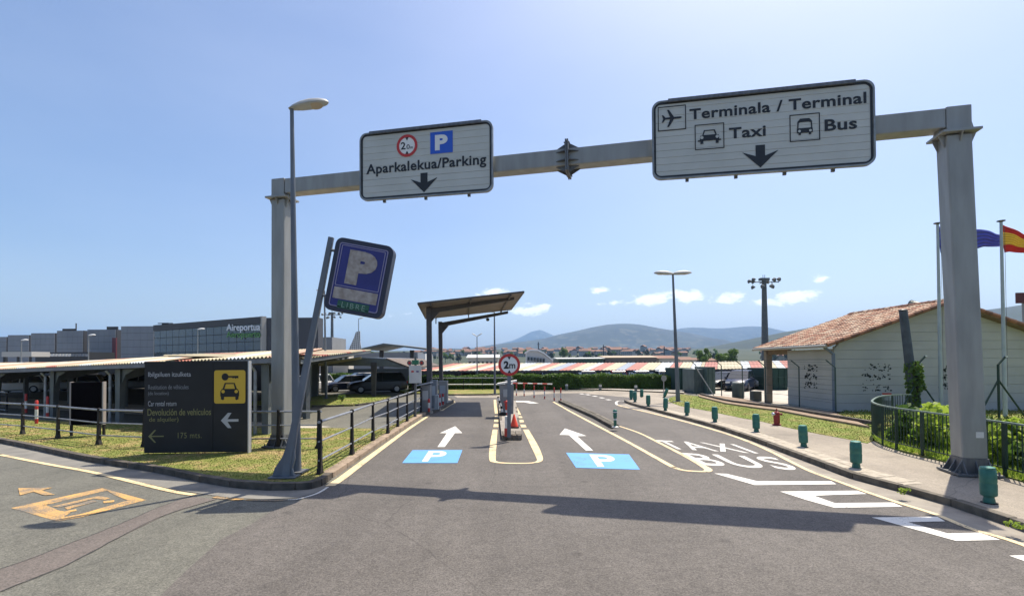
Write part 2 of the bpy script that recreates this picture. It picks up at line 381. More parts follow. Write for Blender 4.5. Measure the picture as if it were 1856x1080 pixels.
def structure(name, mb, m_, **k): return tag(mb.build(name, m_, **k), kind='structure')
def copy_obj(o, parent, loc, rz=0., sc=None):
    c = o.copy(); COL.objects.link(c); c.parent = parent; c.location = loc; c.rotation_euler = (0, 0, rz)
    if sc: c.scale = sc
    return c

def text_mb(txt, bold=0., ext=0., size=1., spacing=1.0):
    cu = bpy.data.curves.new('t', 'FONT'); cu.body = txt; cu.size = size; cu.offset = bold; cu.extrude = ext; cu.space_character = spacing; cu.resolution_u = 4
    ob = bpy.data.objects.new('t', cu); me = bpy.data.meshes.new_from_object(ob)
    mb = MB(); mb.v = [tuple(v.co) for v in me.vertices]; mb.f = [tuple(p.vertices) for p in me.polygons]
    bpy.data.objects.remove(ob); bpy.data.curves.remove(cu); bpy.data.meshes.remove(me)
    return mb
def fit(mb, fn):
    """map mb's bbox to unit square (u,v, depth) then through fn"""
    a = np.array(mb.v); lo = a.min(0); hi = a.max(0)
    o = MB(); o.f = mb.f
    o.v = [tuple(fn((x-lo[0])/(hi[0]-lo[0]), (y-lo[1])/(hi[1]-lo[1]), z)) for x, y, z in mb.v]
    return o
def bil(bl, br, tr, tl):
    return lambda u, v, z=0: (bl*(1-u)+br*u)*(1-v) + (tl*(1-u)+tr*u)*v

def offset_line(pts, w):
    L, Rr = [], []
    for k, p in enumerate(pts):
        a = pts[max(k-1, 0)]; b = pts[min(k+1, len(pts)-1)]; d = (b-a); d.z = 0; d.normalize(); n = Vector((-d.y, d.x, 0))
        L.append(p+n*w/2); Rr.append(p-n*w/2)
    return L, Rr
def smooth_line(pts, n=4):
    """Catmull-Rom"""
    o = []
    for i in range(len(pts)-1):
        p0 = pts[max(i-1, 0)]; p1 = pts[i]; p2 = pts[i+1]; p3 = pts[min(i+2, len(pts)-1)]
        for k in range(n):
            t = k/n; o.append(.5*((2*p1) + (p2-p0)*t + (2*p0-5*p1+4*p2-p3)*t*t + (3*p1-p0-3*p2+p3)*t**3))
    o.append(pts[-1]); return o
def resample(pts, step):
    o = [pts[0]]; acc = 0.
    for a, b in zip(pts, pts[1:]):
        L = (b-a).length
        if L < 1e-6: continue
        t = step-acc
        while t <= L: o.append(a.lerp(b, t/L)); t += step
        acc = (acc+L) % step
    return o

# ================================================================== GROUND
def GP(l, z=0.): return [G(x, y, z) for x, y in l]
mb = MB(); n = 72; Rg = 10200
mb.flat([(Rg*math.cos(2*math.pi*k/n), Rg*math.sin(2*math.pi*k/n), -.25) for k in range(n)])
FIELD = grassmat('airfield_grass', (.11, .13, .035), (.16, .16, .06), (.24, .20, .11))
structure('ground', mb, FIELD)
mb = MB(); mb.flat([(-110, -40, 0), (70, -40, 0), (70, 74, 0), (-110, 74, 0)])
road = structure('road', mb, A_OLD)
mb = MB(); mb.flat([(-260, 74.2, -.05), (130, 74.2, -.05), (130, 330, -.05), (-260, 330, -.05)])
APRON = mat('apron_concrete', (.30, .29, .27), (.22, .215, .2), scale=.08, rough=.85)
structure('apron', mb, APRON)
# newer brown asphalt laid over the junction and the lanes
ov = GP([(600,876),(588,884),(555,903),(491,927),(455,950),(401,977),(334,1037),(290,1080)]) + [Vector((-4.2, 4.5, 0)), Vector((-4.6, -8, 0)), Vector((30, -8, 0))] + \
     GP([(1960,1040),(1823,955),(1748,930),(1652,899),(1579,880),(1528,866),(1493,852),(1422,823),(1352,797),(1281,774),(1197,751),(1135,731),(1190,722),(1250,713),(1100,711),(960,706),(935,708),(905,717),(815,718),(826,730),(812,740),(779,749),(700,806),(660,835)])
mb = MB(); mb.flat([Vector((p.x, p.y, .004)) for p in ov]); structure('junction_asphalt', mb, A_NEW)
tr = GP([(-160,1075),(0,1030.5),(100,994),(214,950),(291,917),(344,899),(392,904),(300,932),(214,974),(117,1024),(0,1070.6),(-160,1130)], .006)
mb = MB(); mb.flat(tr); tag(mb.build('trench_patch', A_TRENCH), kind='structure')
# thin tar seams along the trench edges
SEAM = mat('tar_seam', (.035, .034, .033), (.06, .058, .055), scale=9, rough=.7)
for s in (GP([(-160,1075),(0,1030.5),(100,994),(214,950),(291,917),(344,899)], .009), GP([(392,904),(300,932),(214,974),(117,1024),(0,1070.6),(-160,1130)], .009)):
    pp = smooth_line(s, 6); pp = [p+Vector((random.uniform(-.012,.012), random.uniform(-.012,.012), 0)) for p in pp]
    L, Rr = offset_line(pp, .016); mb = MB(); mb.strip(L, Rr); tag(mb.build('tar_seam', SEAM), kind='structure')
# repaired rectangle of darker asphalt in the left lane, drain covers
mb = MB(); mb.flat(GP([(815,712),(1050,709),(1120,711),(1000,713),(900,720),(830,721)], .0062)); structure('crossing_asphalt', mb, A_PAV)
mb = MB(); mb.flat(GP([(1060,713),(1128,719),(1180,724),(1215,717),(1260,712),(1160,708),(1080,708)], .0082)); structure('forecourt', mb, A_PAV)

# ---- kerbs
_km = MB(); _km.box((0, 0, .5), (1, 1, 1)); _kme = _km.mesh('kerb_stone'); _kb = bmesh.new(); _kb.from_mesh(_kme)
bmesh.ops.bevel(_kb, geom=[e for e in _kb.edges if all(v.co.z > .5 for v in e.verts) or abs(e.verts[0].co.z-e.verts[1].co.z) > .5], offset=.035, segments=1, affect='EDGES')
_kb.to_mesh(_kme); _kb.free()
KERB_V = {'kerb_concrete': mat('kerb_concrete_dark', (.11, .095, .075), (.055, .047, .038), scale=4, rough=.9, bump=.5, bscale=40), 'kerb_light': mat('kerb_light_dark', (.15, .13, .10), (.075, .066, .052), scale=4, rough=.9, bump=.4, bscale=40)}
def kerb(line, parent, m_=KERB, w=.15, h=.13, step=1.0, side=1, base=0., name='kerb_stone'):
    """stones stand on the left (side=1) of the line"""
    mes_ = []
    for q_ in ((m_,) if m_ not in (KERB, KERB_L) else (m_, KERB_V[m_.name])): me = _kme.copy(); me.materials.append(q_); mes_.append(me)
    pts = resample(smooth_line(line, 6), step); pts = pts + [line[-1]] if (pts[-1]-line[-1]).length > .25 else pts
    inner = []
    for a, b in zip(pts, pts[1:]):
        d = b-a; d.z = 0; L = d.length
        if L < .12: continue
        nrm = Vector((-d.y, d.x, 0))/L*side; mid = (a+b)/2 + nrm*w/2
        o = bpy.data.objects.new(name, random.choice(mes_)); COL.objects.link(o); o.parent = parent
        o.location = (mid.x, mid.y, base-.05+random.uniform(-.004, .003)); o.rotation_euler = (0, 0, math.atan2(d.y, d.x)+random.uniform(-.006, .006)); o.scale = (L-.022, w+random.uniform(-.006,.006), h+.05)
    L_, R_ = offset_line(smooth_line(line, 6), 2*w-.03)
    return L_ if side == 1 else R_

# ---- left verge
KL = GP([(-420,733),(-200,762),(0,803),(67,817),(150,835),(207,845),(284,857),(334,868),(401,881),(468,888.5),(534.5,888.5),(560,887),(578,883),(592,875),(604,866),(640,841),(680,813),(720,786),(760,759),(778,748)])
back = GP([(765,742),(700,776),(600,775),(520,775),(300,772),(0,757),(-200,736),(-420,722)], .12)
verge_pts = None
ki = smooth_line(KL, 6); Lk, Rk = offset_line(ki, .27)
vp = [Vector((p.x, p.y, .115)) for p in Lk]
mb = MB(); mb.prism(vp+[Vector((p.x,p.y,.115)) for p in back], (0, 0, -.16)); verge = structure('verge', mb, GRASS)
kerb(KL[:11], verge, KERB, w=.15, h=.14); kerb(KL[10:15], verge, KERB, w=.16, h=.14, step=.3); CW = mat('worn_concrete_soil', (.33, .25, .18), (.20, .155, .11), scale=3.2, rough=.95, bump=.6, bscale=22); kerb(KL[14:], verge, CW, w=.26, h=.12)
verge_poly = vp+back
# worn concrete strip along the railing
Lk2, Rk2 = offset_line(ki, .30); i0 = next(i for i, p in enumerate(ki) if (p-G(592,875)).length < .25)
inner = [G(x, y, .12) for x, y in [(578,866),(640,829),(680,803),(706,786),(722,775),(740,763),(755,755),(768,746)]]
sp = [Vector((p.x, p.y, .121)) for p in Lk2[i0:]] + list(reversed(inner))
mb = MB(); mb.flat(sp); tag(mb.build('concrete_strip', CW), kind='structure')
# gutter beside the left kerb
gl = GP([(-200,772),(0,822),(83,838.5),(167,853),(250,873),(314,887),(387,898),(417,902),(484,905),(541,902),(574,892),(601,877)])
mb = MB(); k2 = smooth_line(KL[1:13], 4); mb.flat([Vector((p.x,p.y,.0068)) for p in k2]+[Vector((p.x,p.y,.0068)) for p in reversed(gl)])
structure('gutter', mb, mat('gutter_concrete', (.21, .20, .175), (.15, .145, .13), scale=2, rough=.85, bump=.3, bscale=45))
# lighter concrete apron behind the fence
mb = MB(); mb.flat(GP([(-300,698),(0,719),(262,734),(262,751),(0,738),(-300,715)], .006)); structure('carport_path', mb, CONC_L)
mb = MB(); mb.flat(GP([(380,757),(470,765),(540,769),(602,773),(560,776),(470,770),(380,762)], .008)); structure('path_edge', mb, CONC_L)
# grass island behind, with its kerb
gi = GP([(455,738.5),(560,738),(640,736),(680,731),(706,724),(713,719.5)], 0)
gib = GP([(700,716),(640,714),(590,715),(545,722),(455,727)], .1)
mb = MB(); mb.prism([Vector((p.x,p.y,.1)) for p in gi]+gib, (0, 0, -.15)); isl = structure('grass_island', mb, GRASS_G); 
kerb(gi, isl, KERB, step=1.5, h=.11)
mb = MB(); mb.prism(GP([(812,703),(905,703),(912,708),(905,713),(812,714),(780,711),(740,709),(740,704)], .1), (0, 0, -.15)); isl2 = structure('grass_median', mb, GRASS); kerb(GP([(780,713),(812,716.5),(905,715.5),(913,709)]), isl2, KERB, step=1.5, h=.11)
mb = MB(); mb.prism(GP([(712,706),(770,704),(770,712),(735,711)], .1), (0, 0, -.15)); structure('grass_corner', mb, GRASS_G)

# ---- right pavement
KR = GP([(1131,728),(1137,731.5),(1150,736),(1197,749),(1281,772),(1352,795),(1422,822),(1493,849),(1528,863),(1579,878),(1652,897),(1705,912),(1748,927),(1823,952),(1860,966),(2100,1060),(2500,1240)])
PB = [(1140,724),(1162,720),(1185,718),(1213,722),(1211,727),(1232,735),(1288,745),(1344,757),(1380,763),(1422,773),(1480,785),(1530,794),(1572,803),(1583,799),(1601,808),(1640,821),(1700,835),(1822,865),(1960,904),(2200,973),(2560,1085)]
Lr, Rr_ = offset_line(smooth_line(KR, 6), .27)
inn = [Vector((p.x, p.y, .115)) for p in Lr]
mb = MB(); mb.prism(inn+[G(x, y, .115) for x, y in reversed(PB)], (0, 0, -.16)); pav = structure('pavement', mb, A_PAV)
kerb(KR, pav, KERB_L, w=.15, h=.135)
ks = smooth_line(KR, 6); La, _ = offset_line(ks, .30); Lb, _ = offset_line(ks, 1.25)
ia = next(i for i, p in enumerate(ks) if p.y < G(1206,745).y); ib = next(i for i, p in enumerate(ks) if p.y < G(1640,892).y)
mb = MB(); mb.strip([Vector((p.x,p.y,.121)) for p in La[ia:ib]], [Vector((p.x,p.y,.121)) for p in Lb[ia:ib]]); pb_ = tag(mb.build('paving_band', SETT), kind='structure')
_ctr, _ = offset_line(ks[ia:ib], .80); _pts = resample(_ctr, .42); _sl = MB(); _sl.box((0, 0, .0), (.40, .225, .03)); _slm = _sl.mesh('paving_slab'); _slm.materials.append(SETT)
for _a, _b in zip(_pts, _pts[1:]):
    _d = _b-_a; _n = Vector((-_d.y, _d.x, 0)).normalized()
    for _o in (-.1175, .1175):
        if _a.y > 22: continue
        o = bpy.data.objects.new('paving_slab', _slm); COL.objects.link(o); o.parent = pb_; q = (_a+_b)/2+_n*_o; o.location = (q.x, q.y, .112+random.uniform(0, .004)); o.rotation_euler = (random.uniform(-.006, .006), random.uniform(-.006, .006), math.atan2(_d.y, _d.x))
# gutter
YL = [(1118,733.5),(1135,738),(1183,749),(1264,770),(1334,791.5),(1387,813),(1443,841),(1475,856),(1524,873.5),(1567,889.5),(1631,911),(1695,931),(1759,957),(1856,987),(2100,1085)]
yl = smooth_line(GP(YL), 6)
mb = MB(); mb.flat([Vector((p.x,p.y,.0068)) for p in ks[6:6*15]]+[Vector((p.x,p.y,.0068)) for p in reversed(yl)])
structure('gutter', mb, mat('gutter_light', (.30, .27, .22), (.22, .195, .165), scale=2.2, rough=.85, bump=.3, bscale=45))
# grass strip between pavement and the low wall
GU = [(1213,721),(1235,714),(1268,718),(1316,730),(1372,738),(1413,743),(1480,755.5),(1530,764),(1580,773)]
low = [G(x, y, .125) for x, y in PB[4:13]]+[G(1582,797,.125)]
mb = MB(); mb.prism(low+[G(x, y, .125) for x, y in reversed(GU)], (0, 0, -.15)); gstrip = structure('grass_strip', mb, GRASS_G)
strip_poly = low+[G(x, y, .125) for x, y in reversed(GU)]
wl = [G(x, y, .1) for x, y in GU[2:]]
lw = thing('low_wall', 'low dark concrete edging wall behind the roadside grass strip on the right', 'wall', wl[0])
kerb([p for p in wl], lw, KERB, w=.16, h=.2, step=1.2, base=.1, name='wall_block')
for c in lw.children: c.location = c.location - lw.location
FB = [(1262,715.5),(1308,718.5),(1346,724),(1388,732),(1449,739.5),(1515,750)]
fl = [G(x, y, .2) for x, y in FB]
sp = [Vector((p.x,p.y,.2)) for p in [G(x, y, .2) for x, y in GU[2:]]]
mb = MB(); mb.prism([Vector((p.x,p.y+.1,.2)) for p in sp]+[Vector((p.x+.3,p.y+.5,.2)) for p in reversed(fl)], (0, 0, -.2)); structure('soil_bank', mb, SOIL)
# lawn round the house, planting bed inside the railing
mb = MB(); mb.prism([G(1515,752,.17), G(1582,772,.17), Vector((12.6,14.2,.17)), Vector((14.8,12.3,.17)), Vector((40,10,.17)), Vector((40,26,.17)), Vector((27,26,.17)), Vector((26.8,22.1,.17)), Vector((14.7,22.1,.17))], (0, 0, -.2)); structure('lawn', mb, GRASS_G)
RB = [(1652,768.5),(1618,770),(1594,776),(1582,789),(1586,797),(1600,805),(1625,813),(1672,825),(1725,838),(1822,862),(1960,900),(2200,968),(2560,1078)]
mb = MB(); mb.prism([G(x, y, .13) for x, y in RB[3:]]+[Vector((40,8,.13)), Vector((40,12,.13)), Vector((14.8,14,.13)), Vector((12.5,16,.13))], (0, 0, -.15)); structure('planting_bed', mb, GRASS_G)
mb = MB(); mb.flat(GP([(1270,716),(1345,722),(1470,741),(1500,741),(1500,700),(1270,702)], .006)); structure('yard', mb, CONC_L)

# ---- divider island between the parking lane and the taxi lane
dl = GP([(1012,729),(1040,742),(1075,758),(1109,777)]); dr = GP([(1121,775),(1094,760),(1060,744),(1023,729)])
mb = MB(); mb.prism([Vector((p.x,p.y,.12)) for p in dl+dr], (0, 0, -.15)); div = structure('divider_island', mb, mat('divider_soil', (.07, .065, .05), (.12, .11, .08), scale=4, rough=.95))
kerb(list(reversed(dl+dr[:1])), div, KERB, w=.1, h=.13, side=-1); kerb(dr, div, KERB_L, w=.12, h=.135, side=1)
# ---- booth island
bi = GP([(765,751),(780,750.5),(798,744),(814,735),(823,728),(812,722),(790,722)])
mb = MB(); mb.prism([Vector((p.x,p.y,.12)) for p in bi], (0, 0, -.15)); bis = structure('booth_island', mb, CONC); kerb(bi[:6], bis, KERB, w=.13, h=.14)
# ---- ticket island
ci = [G(909.5,797), G(946,797), G(939,752), G(934,728), G(928,719), G(908,719), G(904,735), G(905,760)]
mb = MB(); mb.prism([Vector((p.x,p.y,.15)) for p in ci], (0, 0, -.18)); cis = structure('ticket_island', mb, CONC)
a, b = ci[0], ci[1]
for k in range(4):
    p = a.lerp(b, (k+.5)/4); mb = MB(); mb.box((p.x, p.y-.04, .09), ((b-a).length/4-.03, .1, .15)); mb.build('kerb_stone', KERB_L, cis, bevel=.01)
for k in range(3):
    p = a.lerp(b, (k+.5)/3); mb = MB(); mb.box((p.x-.0, p.y+.42, .168), ((b-a).length/3-.03, .85, .03), rz=R(3)); mb.build('paving_slab', KERB_L, cis, bevel=.006)
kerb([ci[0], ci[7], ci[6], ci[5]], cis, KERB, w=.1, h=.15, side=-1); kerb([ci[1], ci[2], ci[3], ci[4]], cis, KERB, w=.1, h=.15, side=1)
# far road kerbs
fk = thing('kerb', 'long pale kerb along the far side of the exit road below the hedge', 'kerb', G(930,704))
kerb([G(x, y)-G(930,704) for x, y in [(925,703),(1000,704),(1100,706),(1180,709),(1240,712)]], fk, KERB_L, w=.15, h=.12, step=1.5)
mb = MB(); mb.flat(GP([(800,700),(925,700.5),(1240,707),(1240,711.5),(1180,708.5),(1100,705.5),(1000,703.5),(925,702.5),(800,702)], .1)); structure('far_pavement', mb, CONC_L)

# ================================================================== ROAD MARKINGS (flat paint, one object each)
def line(pts, w, name='road_line', m_=Y_PAINT, z=.0105, smooth=True, lab='', cat='road marking', group=None):
    pts = [G(x, y, z) for x, y in pts]
    if smooth: pts = smooth_line(pts, 5)
    ws = w if isinstance(w, (list, tuple)) else None
    if ws:
        L, Rr = [], []
        for k, p in enumerate(pts):
            wk = np.interp(k/(len(pts)-1), np.linspace(0, 1, len(ws)), ws); a = pts[max(k-1,0)]; b = pts[min(k+1,len(pts)-1)]; d = (b-a).normalized(); nn = Vector((-d.y, d.x, 0)); L.append(p+nn*wk/2); Rr.append(p-nn*wk/2)
    else: L, Rr = offset_line(pts, w)
    mb = MB(); mb.strip(L, Rr); return tag(mb.build(name, m_), lab, cat, group)
def poly(pts, name, m_, lab, cat='road marking', z=.0105, group=None):
    mb = MB(); mb.flat([G(x, y, z) for x, y in pts]); return tag(mb.build(name, m_), lab, cat, group)
line([(598,880),(612,871),(625,862),(660,835.5),(700,806),(740,777),(777,753)], [.2,.19,.13], lab='cream edge line of the left parking lane beside the kerb under the railing')
line([(800,744),(815,734),(824,729),(812,723)], .16, lab='short cream hook of paint round the end of the booth island')
line([(0,823.5),(83.5,840),(167,855),(250.5,875),(314,890),(352,896)], .12, lab='yellow edge line along the gutter at the far left')
line([(-240,772),(-100,803),(-6,822)], .12, lab='yellow edge line leaving the picture at the far left')
line([(388,900),(417.6,903.6),(440,904.5)], .1, m_=O_PAINT, lab='short worn orange dash near the kerb corner')
line([(446,905),(484,906.3),(520,905.5)], .07, m_=O_PAINT, lab='thin fading orange dash by the kerb corner')
line([(522,905),(541,903.6),(574.6,893.6),(594,882)], .06, m_=W_WORN, lab='thin whitish line rounding the kerb corner of the left verge')
line([(1118,733.5),(1135,738),(1183,749),(1264,770),(1334,791.5),(1387,813),(1443,841),(1475,856),(1524,873.5),(1567,889.5),(1631,911),(1695,931),(1759,957),(1856,987),(2100,1085)], [.12,.12,.1,.1,.1], lab='long pale yellow edge line of the taxi lane beside the right gutter')
line([(1160,733),(1128,726),(1117,728.5),(1119,734)], .14, m_=W_WORN, lab='white line looping round the pavement nose at the back right')
line([(1003,728),(1035,746),(1088,774),(1141,802),(1211,841),(1222,846.5),(1239,851.5),(1262,853.5),(1279,854)], [.12,.13,.13,.14,.12,.1], lab='cream line left of the divider bollard running to a rounded tip')
line([(1123,772),(1158,784),(1197,803),(1246,828),(1276,845),(1284,851),(1279,854)], [.08,.1,.13,.18,.16], lab='yellow line right of the divider bollard running to a rounded tip')
line([(897,724),(898,736),(900,749)], .16, lab='left solid cream line beside the ticket machine')
for k, (p, q) in enumerate([((900.5,753.5),(900.5,756.5)),((900,760),(899.8,764)),((899.3,768),(898.8,773.5))]):
    line([p, q], .19, smooth=False, lab=['farthest','middle','nearest'][k]+' short cream dash left of the height sign post', group='dashes beside the ticket island')
for k, (p, q) in enumerate([((941.5,754),(943,757)),((944,760.5),(945.8,765)),((947.5,769),(949.7,774))]):
    line([p, q], .2, smooth=False, lab=['farthest','middle','nearest'][k]+' short cream dash right of the height sign post', group='dashes beside the ticket island')
line([(932,732),(936,741),(941,751)], .18, lab='right solid cream line beside the ticket machine')
line([(897.5,778),(894.5,800),(892.5,830),(898,836.5),(915,838.5),(935,839),(962,838.5),(977,835),(977,826),(966,802),(953,778)], [.18,.2,.15,.11,.1,.1,.15,.22,.2], lab='cream U-shaped line in front of the ticket island')
for k, pts in enumerate([[(1294.5,857.3),(1317,858),(1373,871.5),(1507,871.5),(1516,877),(1368,878.5)],
                         [(1413.5,890),(1554,888.6),(1571,894.5),(1475,897.6),(1513,911),(1618,910),(1636,917.5),(1513,919.7),(1460,905)],
                         [(1580,937),(1699,935.5),(1713,944),(1646,945.6),(1718,966),(1776,964.5),(1813,977.5),(1733,979.5)],
                         [(1829,1006),(1935,1004),(1950,1013),(1880,1014.5),(1950,1038),(2010,1037),(2040,1052),(1962,1054)]]):
    poly(pts, 'chevron_marking', W_PAINT, ['farthest white chevron below the painted word BUS', 'second white chevron with two bars on the taxi lane', 'white chevron crossed by the gantry shadow', 'white chevron cut by the right edge of the picture'][k], group='white chevrons at the mouth of the taxi lane')
def blue_box(quad, lab, tu):
    tl, tr_, br, bl = [G(x, y, .0105) for x, y in quad]
    mb = MB(); mb.flat([bl, br, tr_, tl]); o = tag(mb.build('parking_symbol', B_PAINT), lab, 'road marking', 'blue parking squares painted on the entry lanes')
    f = bil(bl, br, tr_, tl); t = text_mb('P', bold=.02)
    g = fit(t, lambda u, v, z: f(tu[0]+(tu[1]-tu[0])*u, .1+.8*v)+Vector((0, 0, .003)))
    g.build('letter', W_PAINT, o); return o
blue_box([(748,815),(838,815),(829,838.5),(729,838.5)], 'blue painted P square on the left parking lane', (.34, .72))
blue_box([(1026,820),(1140,823),(1160,850.5),(1044,847)], 'blue painted P square on the right parking lane', (.36, .72))
poly([(793,809.5),(806,809.5),(824.5,784.5),(838,784.5),(825,772),(797,784.5),(810,784.5)], 'arrow_marking', W_PAINT, 'white lane arrow beyond the left blue P square', group='white arrows on the parking lanes')
poly([(1062,816),(1075,816),(1046,790),(1063,789.5),(1024,776),(1014,787.5),(1031,788)], 'arrow_marking', W_PAINT, 'white lane arrow beyond the right blue P square', group='white arrows on the parking lanes')
poly([(930,726),(958,726.5),(977,730.5),(962,731),(950,728.5),(930,728.5)], 'arrow_marking', W_PAINT, 'small far white marking behind the ticket machine')
for wd, q in (('TAXI', [(1181,796.5),(1330,804.5),(1376,821.5),(1212,812.5)]), ('BUS', [(1232,820),(1404,828),(1452,852),(1277,842.5)])):
    tl, tr_, br, bl = [G(x, y, .0105) for x, y in q]; f = bil(bl, br, tr_, tl)
    t = fit(text_mb(wd, bold=.008, spacing=1.12), lambda u, v, z: f(u, v)); tag(t.build('lane_lettering', W_PAINT if wd == 'BUS' else W_WORN), 'white stretched word %s painted on the right-hand lane' % wd, 'road marking', 'words painted on the taxi lane')
for k, x in enumerate([(1052,713),(1063,714.5),(1075,717),(1088,720),(1100,723.5)]):
    line([x, (x[0]+6, x[1]+1.3)], .28, smooth=False, m_=W_WORN, lab=['first','second','third','fourth','fifth'][k]+' small white give-way dash from the hedge on the exit road', group='give-way dashes on the exit road')
# car hire pictogram on the left carriageway
A_, B_, C_, D_ = [G(x, y, .012) for x, y in [(20,920),(187,885),(265,906),(102,944)]]
def QD(u, v): return (A_*(1-u)+B_*u)*(1-v) + (D_*(1-u)+C_*u)*v
pic = None; mb = MB()
def ringq(mb, a, b, c, d, t, s):
    for (u0, v0, u1, v1) in ((a, b, c, b+s), (a, d-s, c, d), (a, b+s, a+t, d-s), (c-t, b+s, c, d-s)):
        mb.quad(QD(u0, v0), QD(u1, v0), QD(u1, v1), QD(u0, v1))
PXU = [A_, B_, C_, D_]
for pg in ([(20,920),(185,884),(194,888),(72,917),(60,922),(72,928),(105,930),(118,936),(104,944)],
           [(194,888),(185,884),(265,905.5),(150,936),(104,944),(112,937),(150,930),(222,909),(232,906),(206,896)],
           [(72,917),(84,915),(108,925),(128,928),(112,938),(78,930),(60,923)],
           [(95,917),(178,898),(200,902),(190,905),(170,903),(108,919)],
           [(117,919),(166,906),(177,908),(130,920),(122,923)], [(117,926),(138,922),(139,925),(120,928)], [(187,907.5),(207,905.5),(207,909),(188,911)], [(80,911.5),(90,910),(91,912.5),(82,914)]):
    k_z = .0045+.0006*len(mb.f)**.5; mb.flat([G(x, y, k_z) for x, y in pg])
tag(mb.build('car_hire_pictogram', O_PAINT), 'worn orange car hire pictogram painted on the left carriageway', 'road marking')
poly([(33,884),(95,883),(76,888),(100,895.5),(80,897),(61,890.5),(36,897)], 'arrow_marking', O_PAINT, 'worn orange arrowhead painted beyond the car hire pictogram')

# ================================================================== GANTRY
gl0 = G(511, 808, .13); gr0 = G(1757, 857, .13)
gu = (gr0-gl0); gu.z = 0; GLn = gu.length; gu.normalize(); gn = Vector((-gu.y, gu.x, 0))     # gn points away from the camera
BZ0, BZ1 = 7.3, 7.72
gan = thing('sign_gantry', 'tall grey steel gantry spanning the entrance lanes and carrying two direction signs', 'gantry', gl0)
grz = math.atan2(gu.y, gu.x)
def gbox(mb, s, t, z, d): # centre at along s, across t
    p = gl0+gu*s+gn*t; mb.box((p.x, p.y, z), d, rz=grz); return mb
def gpt(s, t, z): p = gl0+gu*s+gn*t; return Vector((p.x, p.y, z))
for s, w in ((0, .42), (GLn, .45)):
    d = .40; st_ = s-(.16 if s > 1 else 0)
    MB().hexa([gpt(s+a*w/2, b*d/2, .45) for a, b in ((-1,-1),(1,-1),(1,1),(-1,1))], [gpt(st_+a*w/2, b*d/2, 7.15) for a, b in ((-1,-1),(1,-1),(1,1),(-1,1))]).build('post', GALV, gan, bevel=.03)
    mb = gbox(MB(), s, 0, .30, (w+.02, d+.02, .33)); mb2 = gbox(mb, s, 0, .15, (w+.34, d+.34, .04))
    for sx_ in (-1, 1):
        for a in (-.5, 0, .5):
            mb.prism([gpt(s+sx_*(w/2+.01), a*d-.01, .17), gpt(s+sx_*(w/2+.15), a*d-.01, .17), gpt(s+sx_*(w/2+.01), a*d-.01, .42)], gn*.02)
            mb.prism([gpt(s+a*w-.01, sx_*(d/2+.01), .17), gpt(s+a*w-.01, sx_*(d/2+.15), .17), gpt(s+a*w-.01, sx_*(d/2+.01), .42)], gu*.02)
    mb.build('base_plate', GALV_D, gan)
    mb = MB()
    for a in (-1, 1):
        for b in (-1, 1): p = gpt(s+a*(w/2+.11), b*(d/2+.11), .17); MB().tube([p, p+Vector((0, 0, .06))], .018, 6).build('anchor_bolt', GALV_D, gan)
    s = st_
    gbox(MB(), s, 0, 7.195, (w+.24, d+.22, .05)).build('flange', GALV, gan, bevel=.005)
    for sx_ in (-1, 1):
        for t_ in (-.12, .12): MB().prism([gpt(s+sx_*w/2, t_, 7.165), gpt(s+sx_*(w/2+.11), t_, 7.165), gpt(s+sx_*w/2, t_, 6.9)], gn*.02).build('flange_gusset', GALV, gan)
        MB().prism([gpt(s, sx_*d/2, 7.165), gpt(s, sx_*(d/2+.10), 7.165), gpt(s, sx_*d/2, 6.98)], gu*.02).build('flange_gusset', GALV, gan)
        MB().prism([gpt(s+sx_*(w/2+.001), -.1, 7.225), gpt(s+sx_*(w/2+.10), -.1, 7.225), gpt(s+sx_*(w/2+.001), -.1, 7.6)], gn*.2).build('flange_gusset', GALV, gan)
    gbox(MB(), s, 0, (7.225+7.74)/2, (w, d, 7.74-7.225)).build('corner_box', GALV, gan, bevel=.02)
MID = 0
pm_ = on_plane(1028, 280, gl0-gn*.2, gn); MID = (pm_-gl0).dot(gu)
for s0, s1 in ((.22, MID-.02), (MID+.02, GLn-.16-.226)):
    gbox(MB(), (s0+s1)/2, 0, (BZ0+BZ1)/2, (s1-s0, .38, BZ1-BZ0)).build('beam', GALV, gan, bevel=.025)
mb = gbox(MB(), MID-.022, 0, (BZ0+BZ1)/2, (.035, .68, .76)); gbox(mb, MID+.022, 0, (BZ0+BZ1)/2, (.035, .68, .76)); mb.build('splice_flange', GALV_D, gan)
for sg in (-1, 1):
    for t in (-.12, .12):
        for zz, dz in ((BZ1, .15), (BZ0, -.15)):
            MB().prism([gpt(MID+sg*.04, t, zz), gpt(MID+sg*.30, t, zz), gpt(MID+sg*.04, t, zz+dz)], gn*.018).build('splice_gusset', GALV_D, gan)
    for zc in (BZ0+.1, BZ1-.1):
        for t, dt in ((-.19, -.14), (.19, .14)):
            MB().prism([gpt(MID+sg*.04, t, zc), gpt(MID+sg*.28, t, zc), gpt(MID+sg*.04, t+dt, zc)], Vector((0, 0, .018))).build('splice_gusset', GALV_D, gan)
for zz in np.linspace(BZ0-.1, BZ1+.1, 4):
    for t in (-.3, .3): MB().tube([gpt(MID-.07, t, zz), gpt(MID+.07, t, zz)], .017, 6).build('splice_bolt', GALV_D, gan)
for t in np.linspace(-.2, .2, 3):
    for zz in (BZ0-.12, BZ1+.12): MB().tube([gpt(MID-.07, t, zz), gpt(MID+.07, t, zz)], .017, 6).build('splice_bolt', GALV_D, gan)
MB().box(gpt(GLn+.08, -.205, .95), (.13, .012, .12), rz=grz).build('number_plate', WHITEP, gan)

